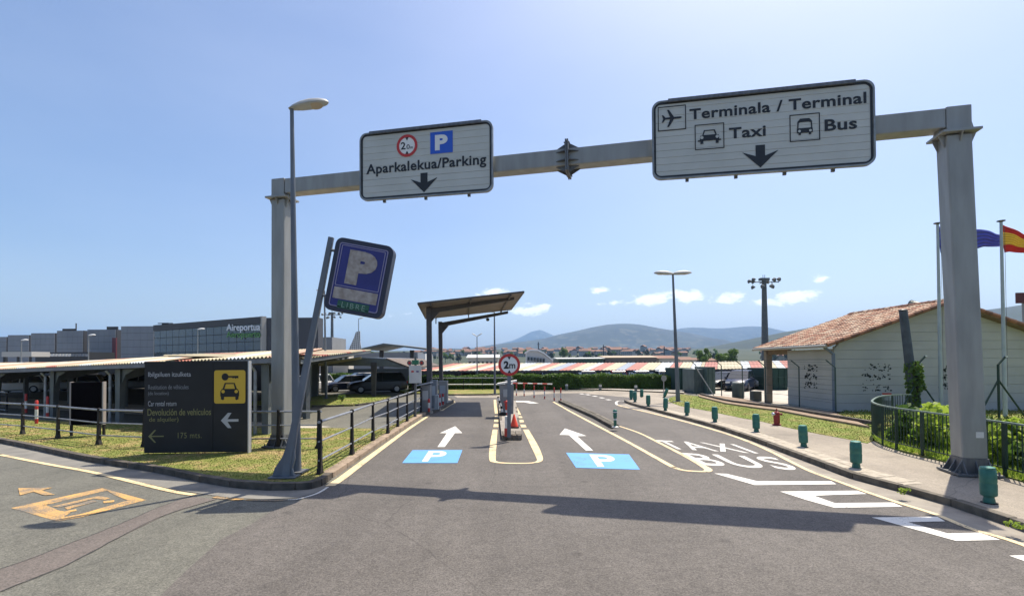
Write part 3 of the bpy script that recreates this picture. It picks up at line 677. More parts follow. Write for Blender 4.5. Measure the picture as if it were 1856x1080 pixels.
# ---- gantry signs: planes hung in front of the beam
def rrect(w, h, r, n=6):
    o = []
    for cx, cy, a0 in ((w/2-r, h/2-r, 0), (-w/2+r, h/2-r, 90), (-w/2+r, -h/2+r, 180), (w/2-r, -h/2+r, 270)):
        for k in range(n+1): a = R(a0+90*k/n); o.append((cx+r*math.cos(a), cy+r*math.sin(a)))
    return o
def ring_mb(outer, inner_, T, y0, y1):
    mb = MB(); n_ = len(outer); i = 0
    for lst, yy in ((outer, y0), (inner_, y0), (inner_, y1), (outer, y1)): mb.v += [tuple(T(x, yy, z)) for x, z in lst]
    for k in range(n_):
        j = (k+1) % n_
        for a in range(4): b = (a+1) % 4; mb.f.append((a*n_+k, a*n_+j, b*n_+j, b*n_+k))
    return mb
def gantry_sign(corners, lab, extra):
    off = -.36
    o = gl0+gn*off
    P = [on_plane(x, y, o, gn) for x, y in corners]   # TL TR BR BL
    s0 = ((P[0]-gl0).dot(gu)+(P[3]-gl0).dot(gu))/2; s1 = ((P[1]-gl0).dot(gu)+(P[2]-gl0).dot(gu))/2
    zt = (P[0].z+P[1].z)/2; zb = (P[2].z+P[3].z)/2
    slope = ((P[1].z-P[0].z)+(P[2].z-P[3].z))/2/(s1-s0)
    cs, cz = (s0+s1)/2, (zt+zb)/2; w, h = s1-s0, zt-zb
    print('sign', lab, 'w', round(w,2), 'h', round(h,2), 'z', round(cz,2), 'slope', round(slope,3))
    def T(x, y, z): return gpt(cs+x, off+y, cz+z+slope*x)   # y away from camera
    root = thing('direction_sign', lab, 'sign', T(0, 0, 0))
    np_ = 10 if w < 4 else 11; r = .2
    out_ = rrect(w, h, r)
    # horizontal aluminium boards, each with its own edge
    bh = (h-.06)/np_
    for k in range(np_):
        z0 = -h/2+.03+k*bh; z1 = z0+bh-.008
        e = 0
        def hw(z):
            d = min(z+h/2, h/2-z); return w/2-.03-(max(0, r-d)-0 if False else (r-math.sqrt(max(0, r*r-(r-d)**2)) if d < r else 0))
        zz = [lerp(z0, z1, t) for t in (0, .33, .66, 1)]
        pl = [(hw(z), z) for z in zz]+[(-hw(z), z) for z in reversed(zz)]
        mb = MB(); mb.prism([T(x, .03, z) for x, z in pl], gn*.03); mb.build('board', SIGN_F, root)
    ins = [(x*(1-.07/w), z*(1-.07/h)) for x, z in out_]
    ring_mb(out_, ins, T, 0.0, .09).build('frame', SIGN_E, root)
    o2 = rrect(w-.09, h-.09, r-.045); i2 = rrect(w-.17, h-.17, r-.085)
    ring_mb(o2, i2, T, .018, .029).build('border_line', INK, root)
    mb = MB(); mb.hexa([T(-w*.42, -.04, h/2-.06), T(w*.42, -.04, h/2-.06), T(w*.42, .02, h/2-.06), T(-w*.42, .02, h/2-.06)], [T(-w*.42, -.02, h/2+.02), T(w*.42, -.02, h/2+.02), T(w*.42, .02, h/2+.02), T(-w*.42, .02, h/2+.02)]); mb.build('top_rail', GALV_D, root)
    for x in ((-.32, .0, .32) if w < 4 else (-.33, -.1, .12, .33)):
        mb = MB(); c = T(x*w, .16, 0)
        mb.hexa([T(x*w-.035, .10, -h/2-.05), T(x*w+.035, .10, -h/2-.05), T(x*w+.035, .155, -h/2-.05), T(x*w-.035, .155, -h/2-.05)], [T(x*w-.035, .10, h/2+.06), T(x*w+.035, .10, h/2+.06), T(x*w+.035, .155, h/2+.06), T(x*w-.035, .155, h/2+.06)])
        mb.build('bracket', GALV_D, root)
    extra(root, T, w, h)
def flatT(mb, T, x0, x1, z0, z1, y=.022, d=.005):
    zs = [v[2] for v in mb.v]; md = (min(zs)+max(zs))/2
    return fit(mb, lambda u, v, q: T(lerp(x0, x1, u), y-(d if q > md else 0), lerp(z0, z1, v)))
def pl2(pts, T, y=.022, d=.006):
    mb = MB(); mb.prism([T(x, y-d, z) for x, z in pts], T(0, d, 0)-T(0, 0, 0)); return mb
def circ(cx, cz, r, n=24, a0=0): return [(cx+r*math.cos(2*math.pi*k/n+a0), cz+r*math.sin(2*math.pi*k/n+a0)) for k in range(n)]
def islands(mb):
    par = list(range(len(mb.v)))
    def fd(a):
        while par[a] != a: par[a] = par[par[a]]; a = par[a]
        return a
    key = {}
    for i, v in enumerate(mb.v): # front and back outlines join through the faces
        k_ = (round(v[0], 4), round(v[1], 4)); 
        if k_ in key: par[fd(i)] = fd(key[k_])
        else: key[k_] = i
    for f in mb.f:
        for a in f[1:]: par[fd(a)] = fd(f[0])
    g_ = {}
    for f in mb.f: g_.setdefault(fd(f[0]), []).append(f)
    # dots belong to the letter beneath them: merge islands that overlap in x
    bx = sorted(((min(mb.v[i][0] for f in fs for i in f), max(mb.v[i][0] for f in fs for i in f), fs) for fs in g_.values()), key=lambda t: t[0])
    out_ = []
    for lo, hi, fs in bx:
        if out_ and min(hi, out_[-1][1])-max(lo, out_[-1][0]) > .55*min(hi-lo, out_[-1][1]-out_[-1][0]): out_[-1] = (min(lo, out_[-1][0]), max(hi, out_[-1][1]), out_[-1][2]+fs)
        else: out_.append((lo, hi, fs))
    return [o_[2] for o_ in out_]
def letters(src, mapped, name, m_, parent):
    """each character of the lettering its own part"""
    for fs in islands(src):
        ids = sorted({i for f in fs for i in f}); mp_ = {a: k for k, a in enumerate(ids)}; q = MB(); q.v = [mapped.v[i] for i in ids]; q.f = [tuple(mp_[i] for i in f) for f in fs]; q.build(name, m_, parent)
def txt(s, T, x0, x1, z0, z1, m_, root, bold=.02, name='letter', y=.026, spacing=1.05):
    t_ = text_mb(s, bold=bold, ext=.01, spacing=spacing)
    letters(t_, flatT(t_, T, x0, x1, z0, z1, y=y, d=.006), 'letter' if name == 'lettering' else name, m_, root)
def down_arrow(T, root, cx, zt, zb, hw):
    h_ = zt-zb
    pl2([(cx-hw*.26, zt), (cx+hw*.26, zt), (cx+hw*.26, zb+h_*.52), (cx+hw, zb+h_*.72), (cx, zb), (cx-hw, zb+h_*.72), (cx-hw*.26, zb+h_*.52)], T, y=.026).build('arrow', INK, root)
def limit_disc(root, T, cx, cz, r, kind):
    pl2(circ(cx, cz, r), T, y=.027, d=.004).build('disc', WHITE, root)
    ring_mb(circ(cx, cz, r), circ(cx, cz, r*.76), T, .014, .024).build('red_ring', RED, root)
    pl2([(cx-r*.16, cz+r*.74), (cx+r*.16, cz+r*.74), (cx, cz+r*.46)], T, y=.021, d=.004).build('triangle', INK, root)
    pl2([(cx-r*.16, cz-r*.74), (cx+r*.16, cz-r*.74), (cx, cz-r*.46)], T, y=.021, d=.004).build('triangle', INK, root)
    if kind == '2m':
        txt('2', T, cx-r*.50, cx-r*.04, cz-r*.35, cz+r*.35, INK, root, .05, 'numeral', y=.022); txt('m', T, cx+.0*r, cx+r*.55, cz-r*.33, cz+r*.08, INK, root, .02, 'letter', y=.022)
    else:
        txt('2', T, cx-r*.6, cx-r*.14, cz-r*.3, cz+r*.34, INK, root, .012, 'numeral', y=.022); txt('0', T, cx-r*.04, cx+r*.26, cz-r*.3, cz+r*.1, INK, root, .0, 'numeral', y=.022); txt('m', T, cx+.32*r, cx+r*.56, cz-r*.3, cz-r*.12, INK, root, .0, 'letter', y=.022)
def uv_maps(T, w, h):
    zl, zr = T(-w/2, 0, 0).y, T(w/2, 0, 0).y
    return (lambda u: -w/2+w*(u*zl/(u*zl+(1-u)*zr))), (lambda v: h/2-v*h)
def sign1(root, T, w, h):
    X, Z = uv_maps(T, w, h)       # picture fractions to board coordinates
    limit_disc(root, T, X(.3545), Z(.245), h*.163, '20')
    pl2([(X(.529), Z(.09)), (X(.529), Z(.40)), (X(.698), Z(.40)), (X(.698), Z(.09))], T, y=.027, d=.004).build('blue_square', BLUE, root)
    txt('P', T, X(.565), X(.66), Z(.355), Z(.135), WHITE, root, .05, 'letter', y=.0225)
    txt('Aparkalekua/Parking', T, X(.048), X(.95), Z(.655), Z(.465), INK, root, .021)
    down_arrow(T, root, X(.481), Z(.66), Z(.94), w*.1)
def sign2(root, T, w, h):
    X, Z = uv_maps(T, w, h)
    def sq(u0, v0, u1, v1):
        o = [(X(u0), Z(v0)), (X(u0), Z(v1)), (X(u1), Z(v1)), (X(u1), Z(v0))]; t = .018
        i = [(X(u0)+t, Z(v0)-t), (X(u0)+t, Z(v1)+t), (X(u1)-t, Z(v1)+t), (X(u1)-t, Z(v0)-t)]
        ring_mb(o, i, T, .02, .028).build('pictogram_frame', INK, root)
        return (X(u0)+X(u1))/2, (Z(v0)+Z(v1))/2, (X(u1)-X(u0))/2, (Z(v0)-Z(v1))/2
    cx, cz, a, b = sq(.027, .075, .153, .385)
    pl2([(cx+.72*a, cz), (cx+.62*a, cz+.07*b), (cx+.15*a, cz+.08*b), (cx-.2*a, cz+.7*b), (cx-.34*a, cz+.7*b), (cx-.12*a, cz+.08*b), (cx-.45*a, cz+.07*b), (cx-.62*a, cz+.3*b), (cx-.72*a, cz+.3*b), (cx-.62*a, cz),
         (cx-.72*a, cz-.3*b), (cx-.62*a, cz-.3*b), (cx-.45*a, cz-.07*b), (cx-.12*a, cz-.08*b), (cx-.34*a, cz-.7*b), (cx-.2*a, cz-.7*b), (cx+.15*a, cz-.08*b), (cx+.62*a, cz-.07*b)], T).build('plane_pictogram', INK, root)
    cx, cz, a, b = sq(.1915, .345, .3235, .66)
    ring_mb([(cx-.5*a, cz+.1*b), (cx+.5*a, cz+.1*b), (cx+.38*a, cz+.52*b), (cx-.38*a, cz+.52*b)], [(cx-.4*a, cz+.14*b), (cx+.4*a, cz+.14*b), (cx+.3*a, cz+.45*b), (cx-.3*a, cz+.45*b)], T, .02, .028).build('car_pictogram', INK, root)
    pl2([(cx-.62*a, cz+.1*b), (cx-.66*a, cz-.25*b), (cx-.78*a, cz-.25*b), (cx-.78*a, cz-.36*b), (cx-.62*a, cz-.36*b), (cx-.62*a, cz-.56*b), (cx-.42*a, cz-.56*b), (cx-.42*a, cz-.32*b), (cx+.42*a, cz-.32*b), (cx+.42*a, cz-.56*b), (cx+.62*a, cz-.56*b), (cx+.62*a, cz-.36*b), (cx+.78*a, cz-.36*b), (cx+.78*a, cz-.25*b), (cx+.66*a, cz-.25*b), (cx+.62*a, cz+.1*b)], T).build('car_pictogram', INK, root)
    for sg in (-1, 1): pl2(circ(cx+sg*.52*a, cz-.06*b, .11*a, 12), T, y=.0155, d=.003).build('headlight_dot', SIGN_F, root)
    cx, cz, a, b = sq(.617, .33, .753, .655)
    ring_mb([(cx-.5*a, cz-.1*b), (cx+.5*a, cz-.1*b), (cx+.48*a, cz+.45*b), (cx+.3*a, cz+.66*b), (cx-.3*a, cz+.66*b), (cx-.48*a, cz+.45*b)], [(cx-.42*a, cz-.04*b), (cx+.42*a, cz-.04*b), (cx+.40*a, cz+.36*b), (cx+.26*a, cz+.40*b), (cx-.26*a, cz+.40*b), (cx-.40*a, cz+.36*b)], T, .02, .028).build('bus_pictogram', INK, root)
    pl2([(cx-.52*a, cz-.08*b), (cx-.52*a, cz-.4*b), (cx-.42*a, cz-.4*b), (cx-.42*a, cz-.54*b), (cx-.26*a, cz-.54*b), (cx-.26*a, cz-.4*b), (cx+.26*a, cz-.4*b), (cx+.26*a, cz-.54*b), (cx+.42*a, cz-.54*b), (cx+.42*a, cz-.4*b), (cx+.52*a, cz-.4*b), (cx+.52*a, cz-.08*b)], T).build('bus_pictogram', INK, root)
    for sg in (-1, 1): pl2(circ(cx+sg*.36*a, cz-.26*b, .09*a, 12), T, y=.0155, d=.003).build('headlight_dot', SIGN_F, root)
    txt('Terminala / Terminal', T, X(.169), X(.963), Z(.272), Z(.137), INK, root, .022)
    txt('Taxi', T, X(.345), X(.510), Z(.555), Z(.42), INK, root, .022)
    txt('Bus', T, X(.774), X(.919), Z(.56), Z(.422), INK, root, .022)
    down_arrow(T, root, X(.484), Z(.66), Z(.935), w*.081)
gantry_sign([(651,242),(893,217),(893,346),(652,365)], 'white gantry board reading Aparkalekua/Parking with a height limit disc and blue P', sign1)
gantry_sign([(1182,184),(1587,143),(1587,298),(1182,327)], 'large white gantry board reading Terminala / Terminal, Taxi and Bus with pictograms', sign2)

# ================================================================== STREET LAMPS
def lamp(base, H_, r0, r1, head, lab, group=None, az_=0., lean=(0, 0), m_=POLE_G, head_m=None, double=False, n=10, tilt=.12, base_p=True):
    t = thing('street_lamp', lab, 'street lamp', base, group)
    top = base+Vector((lean[0], lean[1], H_))
    mb = MB(); mb.tube([base, base+(top-base)*.03, base+(top-base)*.12, top], [r0*1.05, r0, r0*.93, r1], n); mb.build('pole', m_, t, smooth=True)
    if base_p: MB().box(base+Vector((0, 0, .015)), (r0*4.2, r0*4.2, .03)).build('base_plate', GALV_D, t)
    L = head
    for sgn in ((1,) if not double else (1, -1)):
        dx = Vector((math.cos(az_), math.sin(az_), 0))*sgn; sx2 = Vector((-dx.y, dx.x, 0))
        prof = [(-.08, .10, .02), (.05, .2, .1), (.25, .30, .15), (.5, .34, .17), (.75, .31, .14), (.93, .2, .09), (1.0, .06, .03)]
        mb = MB(); i0 = 0; ns = 12
        for (u, wv, hv) in prof:
            c = top+dx*(u*L)+Vector((0, 0, u*L*tilt))
            for j in range(ns):
                a = 2*math.pi*j/ns; z = math.sin(a); mb.v.append(tuple(c+sx2*(math.cos(a)*wv*L*.62)+Vector((0, 0, (z*hv*L if z > 0 else z*hv*L*.35)))))
        for k in range(len(prof)-1):
            for j in range(ns): a = k*ns+j; b = k*ns+(j+1) % ns; mb.f.append((a, b, b+ns, a+ns))
        mb.f.append(tuple(range(ns))); mb.f.append(tuple((len(prof)-1)*ns+j for j in range(ns)))
        mb.build('lamp_head', head_m or HEADG, t, smooth=True)
        c = top+dx*(.66*L)+Vector((0, 0, .66*L*tilt-.058*L)); mb = MB()
        mb.lathe([(.12*L, 0), (.19*L, .012*L), (.19*L, .035*L)], c=(0, 0, 0), n=14, M4=Matrix.Translation(c)@Matrix.Rotation(-math.atan(tilt)*sgn, 4, 'Y')); mb.build('lens', LENS, t, smooth=True)
    return t
HEADG = mat('lamp_head_grey', (.42, .43, .42), (.34, .35, .34), scale=5, rough=.5)
LENS = mat('lamp_glass', (.42, .36, .28), rough=.25)
HEADW = mat('lamp_head_pale', (.72, .73, .72), rough=.5)
b = G(538, 855, .13); tp = at(529, 197, b.y); 
lamp(b, tp.z-b.z, .095, .04, .78, 'tall grey street lamp beside the left gantry post, nearest of all the lamps', lean=(tp.x-b.x, 0), tilt=.22, az_=R(6))
b = G(1229, 728, .1); tp = at(1219.5, 497, b.y)
lamp(b, tp.z-b.z, .13, .06, 1.1, 'double-headed street lamp at the near end of the right grass strip', lean=(tp.x-b.x, 0), double=True, tilt=.06)
# slim lamp post behind the height sign
b = G(897, 714, .1); tp = at(896, 566, b.y)
lamp(b, tp.z-b.z, .09, .045, .55, 'slim grey lamp post behind the entrance canopy on the far grass median', lean=(tp.x-b.x, 0), az_=R(180), tilt=.15)
b = G(865, 704, 0); tp = at(860, 610, b.y)
lamp(b, tp.z-b.z, .07, .035, .5, 'thin two-headed lamp post beyond the hedge and the far guardrail', double=True, tilt=.6, head_m=HEADG)
b = G(591, 722, .1); tp = at(588, 527, b.y)
lamp(b, tp.z-b.z, .085, .05, .55, 'slim lamp post on the grass island behind the leaning parking sign', lean=(tp.x-b.x, 0), az_=R(180), tilt=.05)
for x, yt, lab in ((160, 608, 'small pale lamp in front of the dark terminal blocks, second from the left'), (38, 617, 'small pale lamp at the far left in front of the terminal'), (358, 597, 'small pale lamp in front of the glass terminal facade')):
    b = at(x, 700, 75); b.z = 0; b.y = 75; tp = at(x, yt, 75)
    lamp(Vector((b.x, 75, 0)), tp.z, .10, .06, 1.05, lab, 'pale lamps before the terminal', head_m=HEADW, tilt=.08, m_=GALV, n=6)
b = at(650, 700, 160); lamp(Vector((b.x, 160, 0)), at(650, 578, 160).z, .2, .1, 1.6, 'very distant lamp rising above the striped tail fin', tilt=.2, n=6)

# ================================================================== FLOODLIGHT MASTS
def mast(base, H_, r0, r1, arm, lab, k_=1.):
    t = thing('floodlight_mast', lab, 'floodlight mast', base)
    top = base+Vector((0, 0, H_))
    MB().tube([base, top+Vector((0, 0, .15*k_))], [r0, r1], 10).build('pole', MASTC, t, smooth=True)
    mb = MB(); mb.box(top+Vector((0, 0, .1*k_)), (arm*.62, arm*.3, .34*k_)); mb.tube([top+Vector((-arm, 0, -.28*k_)), top+Vector((arm, 0, -.28*k_))], .07*k_, 6); mb.tube([top+Vector((0, -arm*.6, -.28*k_)), top+Vector((0, arm*.6, -.28*k_))], .07*k_, 6)
    mb.tube([top+Vector((-.15, 0, .2)), top+Vector((-.15, 0, .75*k_))], .035*k_, 5); mb.tube([top+Vector((.1, 0, .2)), top+Vector((.1, 0, .75*k_))], .035*k_, 5); mb.build('head_frame', MASTC, t)
    for u, dz, dy in ((-1.0, 0, 0), (-.72, .25, 0), (.7, .25, 0), (1.02, .3, 0), (-.62, -.75, .3), (-.28, -.8, -.3), (.36, -.75, -.3), (.74, -.65, .3), (.5, .1, .5), (-.5, .1, .5)):
        c = top+Vector((u*arm, dy*arm, (-.15+dz)*k_)); mb = MB()
        M4 = Matrix.Translation(c)@Matrix.Rotation(R(-35 if u < 0 else 35), 4, 'Y')
        mb.lathe([(.1*k_, .22*k_), (.22*k_, .12*k_), (.3*k_, -.12*k_), (.3*k_, -.2*k_)], n=10, M4=M4)
        mb.tube([c+Vector((0, 0, .15*k_)), top+Vector((u*arm*.95, dy*arm, -.28*k_))], .03*k_, 4); mb.build('floodlight', MASTC, t)
MASTC = mat('mast_grey', (.12, .13, .13), (.09, .10, .10), scale=3, rough=.6)
b = Vector((at(1387, 660, 70).x, 70, -.05)); mast(b, at(1386, 507, 70).z, .55, .30, 2.1, 'tall floodlight mast rising behind the tiled house, above the far carport')
b = Vector((at(602, 700, 130).x, 130, -.05)); mast(b, at(602, 568, 130).z, .5, .32, 2.6, 'distant floodlight mast partly hidden behind the leaning parking sign', 1.1)

# ================================================================== LEANING PARKING SIGN
b = G(517, 864, .13); Yp = b.y
root = thing('leaning_parking_sign', 'leaning dark blue parking sign reading P and LIBRE on a tilted grey pole', 'sign', b)
tp = at(600.5, 430, Yp); ax = (tp-b).normalized(); sd_ = Vector((ax.z, 0, -ax.x)); fy = Vector((0, 1, 0)); Lp = (tp-b).length
def S(a, y, h_): return b+sd_*a+ax*h_+fy*y        # a right of the pole axis, h_ along it
mb = MB(); mb.hexa([S(-.075, -.05, .3), S(.075, -.05, .3), S(.075, .05, .3), S(-.075, .05, .3)], [S(-.055, -.04, Lp), S(.055, -.04, Lp), S(.055, .04, Lp), S(-.055, .04, Lp)]); mb.build('pole', POLE_G, root, bevel=.012)
mb = MB()
for a0, a1 in ((-.075, -.26), (.075, .19)):
    pts = [b+Vector((0, 0, 0))+Vector((a1, 0, .03)), b+Vector((a0*.6, 0, .03)), S(a0, 0, .95), S(a0*1.35, 0, .55), S(a0*1.2, 0, .4)+Vector((a0*.6, 0, 0)), b+Vector((a1*.8, 0, .18))]
    mb.prism([p+Vector((0, -.03, 0)) for p in pts], (0, .06, 0))
mb.hexa([b+Vector((-.06, -.06, .02)), b+Vector((.11, -.06, .02)), b+Vector((.11, .06, .02)), b+Vector((-.06, .06, .02))], [S(-.07, -.045, .35), S(.07, -.045, .35), S(.07, .045, .35), S(-.07, .045, .35)])
mb.box(b+Vector((-.02, 0, .012)), (.55, .3, .024)); mb.build('base_fin', POLE_G, root)
# cabinet: measured in the tilted frame
def inS(px, py, y=-.0): p = at(px, py, Yp+y)-b; return p.dot(sd_), p.dot(ax)
TLs, TRs, BRs, BLs = [inS(*q) for q in ((612,431),(717,450),(694,580),(592,561))]
ca = (TLs[0]+TRs[0]+BRs[0]+BLs[0])/4; ch = (TLs[1]+TRs[1]+BRs[1]+BLs[1])/4; wS = ((TRs[0]-TLs[0])+(BRs[0]-BLs[0]))/2; hS = ((TLs[1]-BLs[1])+(TRs[1]-BRs[1]))/2
print('P sign', wS, hS, ca, ch)
def TS(x, y, z): return S(ca+x, y, ch+z)
CABD = mat('sign_cabinet_dark', (.022, .026, .05), (.03, .034, .06), scale=4, rough=.45)
SB = mat('faded_sign_blue', (.02, .022, .16), (.028, .03, .2), scale=3, rough=.4)
DIRTW = mat('dirty_peeling_white', (.44, .39, .35), (.28, .235, .20), scale=9, rough=.6, detail=8)
LILAC = mat('border_print', (.28, .26, .38), rough=.5)
mb = MB(); mb.prism([TS(x, -.13, z) for x, z in rrect(wS, hS, .15)], fy*.26); mb.build('cabinet', CABD, root, bevel=.02)
k1 = rrect(wS-.2, hS-.2, .05); k2_ = rrect(wS-.235, hS-.235, .04)
mb = MB(); mb.prism([TS(x, -.136, z) for x, z in rrect(wS-.19, hS-.19, .05)], fy*.004); mb.build('face', SB, root)
ring_mb(k1, k2_, TS, -.145, -.1362).build('border_line', LILAC, root)
w2, h2 = wS-.3, hS*.56; zc = hS/2-.14-h2/2
o_ = [(x, z+zc) for x, z in rrect(w2, h2, .02, 2)]; i_ = [(x, z+zc) for x, z in rrect(w2-.03, h2-.03, .01, 2)]
ring_mb(o_, i_, TS, -.145, -.1362).build('border_line', LILAC, root)
txt('P', TS, -w2*.30, w2*.36, zc-h2*.42, zc+h2*.41, DIRTW, root, .07, 'letter', y=-.138)
zb_ = zc-h2/2-.03
mb = MB(); mb.prism([TS(x, -.145, z) for x, z in ((-w2/2, zb_), (-w2/2, zb_-hS*.155), (w2/2, zb_-hS*.155), (w2/2, zb_))], fy*.006); mb.build('worn_band', DIRTW, root)
zg = zb_-hS*.155-.025
mb = MB(); mb.prism([TS(x, -.145, z) for x, z in ((-w2*.36, zg), (-w2*.36, zg-hS*.105), (w2*.36, zg-hS*.105), (w2*.36, zg))], fy*.006); mb.build('green_panel', mat('libre_green', (.02, .10, .06), rough=.4), root)
txt('LIBRE', TS, -w2*.26, w2*.27, zg-hS*.09, zg-hS*.018, mat('libre_print', (.22, .33, .26), rough=.5), root, .0, 'lettering', y=-.147, spacing=1.35)
for hh in (TLs[1]-.28, BLs[1]+.28):
    MB().tube([S(.04, 0, hh), S(ca-wS/2+.03, 0, hh)], .03, 8).build('bracket', POLE_G, root)

# ================================================================== CAR HIRE SIGN
P0 = G(261, 823, .12); P1 = G(451, 820.5, .12); du = (P1-P0); wR = du.length; du.normalize(); dn = Vector((-du.y, du.x, 0)); zt0 = zat(P0.x, P0.y, 657); zt1 = zat(P1.x, P1.y, 652); hR = (zt0+zt1)/2-.12
print('rental', wR, hR)
root = thing('car_hire_sign', 'big dark grey car hire return board with yellow key-and-car panel on the verge', 'sign', P0)
def TR(x, y, z): return P0+du*x+dn*y+Vector((0, 0, z))
sp_ = wR*.655
for a0, a1 in ((0, sp_-.004), (sp_+.004, wR-.03)):
    mb = MB(); mb.prism([TR(a0, 0, .03), TR(a1, 0, .03), TR(a1, 0, hR), TR(a0, 0, hR)], dn*.14); mb.build('panel', BLACKB, root, bevel=.004)
mb = MB(); mb.prism([TR(wR-.028, -.004, .0), TR(wR, -.004, .0), TR(wR, -.004, hR+.004), TR(wR-.028, -.004, hR+.004)], dn*.15); mb.build('edge_strip', mat('bright_edge', (.55, .56, .58), rough=.3, metal=.4), root)
fx = lambda px: (px-261)/190*wR
fz = lambda py: hR-(py-656)/166*hR
TRf = lambda x, y, z: TR(x, y, z)
def rt(s, x0, x1, y0, y1, m_, bold=0., sp=1.0): return flatT(text_mb(s, bold=bold, ext=.01, spacing=sp), TRf, fx(x0), fx(x1), fz(y1), fz(y0), y=-.001, d=.004).build('lettering', m_, root)
rt('Ibilgailuen itzulketa', 268, 345, 675, 686, DIMW); rt('Restitution de véhicules', 268, 341, 698, 706, FADEW); rt('(de location)', 268, 305, 710, 718, FADEW)
rt('Car rental return', 268, 319, 727, 736, DIMW, -.005); rt('Devolución de vehículos', 267, 382, 741, 753, OLIVE, .01); rt('de alquiler)', 270, 323, 756, 766, OLIVE)
rt('175 mts.', 322, 365, 784, 794, OLIVE, .0, 1.1)
def arr(cx, cz, L_, t, hh, m_):
    pl2([(cx-L_, cz), (cx-L_*.2, cz+hh), (cx-L_*.2+t*1.4, cz+hh), (cx-L_+t*2.6, cz+t/2), (cx+L_, cz+t/2), (cx+L_, cz-t/2), (cx-L_+t*2.6, cz-t/2), (cx-L_*.2+t*1.4, cz-hh), (cx-L_*.2, cz-hh)], TRf, y=-.001, d=.004).build('arrow', m_, root)
arr(fx(282.5), fz(790), fx(14+261), .03, .165, OLIVE); arr(fx(416), fz(763), fx(16+261), .065, .2, DIMW)
cx, cz = fx(416), fz(702.5); wq, hq = fx(261+57), (60/166*hR)
pl2([(cx+x, cz+z) for x, z in rrect(wq, hq, .06)], TRf, y=-.001, d=.003).build('yellow_panel', YEL, root)
def yk(pts, name): pl2([(cx+x*wq/2, cz+z*hq/2) for x, z in pts], TRf, y=-.0045, d=.003).build(name, BLACKB, root)
yk([(-.3+.22*math.cos(2*math.pi*k/16), .6+.22*math.sin(2*math.pi*k/16)) for k in range(16)], 'key_pictogram')
yk([(-.1, .66), (.55, .66), (.55, .5), (.45, .54), (.38, .48), (.3, .55), (.2, .5), (.15, .56), (-.1, .56)], 'key_pictogram')
ring_mb([(cx+x*wq/2, cz+z*hq/2) for x, z in ((-.46, -.14), (.46, -.14), (.32, .24), (-.32, .24))], [(cx+x*wq/2, cz+z*hq/2) for x, z in ((-.34, -.12), (.34, -.12), (.25, .17), (-.25, .17))], TRf, -.0075, -.0042).build('car_pictogram', BLACKB, root)
yk([(-.5, -.12), (-.6, -.28), (-.6, -.55), (-.56, -.6), (-.56, -.74), (-.42, -.8), (-.36, -.74), (-.36, -.6), (.36, -.6), (.36, -.74), (.42, -.8), (.56, -.74), (.56, -.6), (.6, -.55), (.6, -.28), (.5, -.12)], 'car_pictogram')
for sg in (-1, 1): pl2(circ(cx+sg*.42*wq/2, cz-.28*hq/2, .045, 12), TRf, y=-.0078, d=.003).build('headlight_dot', YEL, root)
# second board, seen from behind
P0b = G(127, 790, .12); P1b = G(186, 789, .12); root = thing('black_notice_board', 'black blank notice board with pale posts standing on the verge behind the railing', 'notice board', P0b)
zt_ = zat(P0b.x, P0b.y, 693); zb_ = zat(P0b.x, P0b.y, 770); d_ = P1b-P0b
mb = MB(); mb.prism([P0b+Vector((.02, 0, zb_-.12)), P0b+d_+Vector((-.02, 0, zb_-.12)), P0b+d_+Vector((-.02, 0, zt_-.12)), P0b+Vector((.02, 0, zt_-.12))], (0, .1, 0)); mb.build('board', mat('board_back_black', (.004, .003, .004), rough=.9, spec=.05), root)
for p in (P0b, P0b+d_):
    MB().box(p+Vector((0, .05, (zb_-.12)/2)), (.06, .06, zb_-.12)).build('leg', IRON, root); MB().box(p+Vector((0, .05, (zt_+zb_)/2-.12+.01)), (.045, .12, zt_-zb_+.02)).build('edge_post', mat('pale_post', (.34, .30, .27), rough=.6), root)

# ================================================================== RAILINGS OF THE VERGE (iron posts, three pipes)
def post_mb(h_=1.03):
    mb = MB(); mb.hexa([(-.11, -.045, 0), (.11, -.045, 0), (.11, .045, 0), (-.11, .045, 0)], [(-.055, -.04, .13), (.055, -.04, .13), (.055, .04, .13), (-.055, .04, .13)])
    mb.hexa([(-.055, -.04, .13), (.055, -.04, .13), (.055, .04, .13), (-.055, .04, .13)], [(-.033, -.028, h_-.03), (.033, -.028, h_-.03), (.033, .028, h_-.03), (-.033, .028, h_-.03)])
    mb.lathe([(.045, h_-.035), (.052, h_), (.042, h_+.035), (.015, h_+.05)], n=10); return mb
PMESH = post_mb().mesh('post', True); PMESH.materials.append(IRON)
def pipe_rail(pix, lab, h_=1.03, grp=None, hs=(.99, .62, .26), rads=(.03, .02, .02)):
    pts = [G(x, y, .12) for x, y in pix]; t = thing('pipe_railing', lab, 'railing', pts[0], grp)
    d = pts[-1]-pts[0]
    for k, p in enumerate(pts):
        q = pts[min(k+1, len(pts)-1)]-pts[max(k-1, 0)]
        o = bpy.data.objects.new('post', PMESH); COL.objects.link(o); o.parent = t; o.location = p-pts[0]; o.rotation_euler = (0, 0, math.atan2(q.y, q.x)); o.scale = (1, 1, h_/1.03)
    e = (pts[-1]-pts[-2]).normalized()*.08; s_ = (pts[0]-pts[1]).normalized()*.08
    for hh, rr in zip(hs, rads):
        MB().tube([pts[0]+s_+Vector((0, 0, hh*h_/1.0))]+[p+Vector((0, 0, hh*h_/1.0)) for p in pts[1:-1]]+[pts[-1]+e+Vector((0, 0, hh*h_/1.0))], rr, 8).build('rail', RAILM, t, smooth=True)
    return t
pipe_rail([(-150,768),(-85,775),(-30,780),(41,786),(105,794),(179,805),(262,809),(350,812),(430,812.5),(505,812),(578,812)], 'long black-posted pipe railing along the front of the left grass verge')
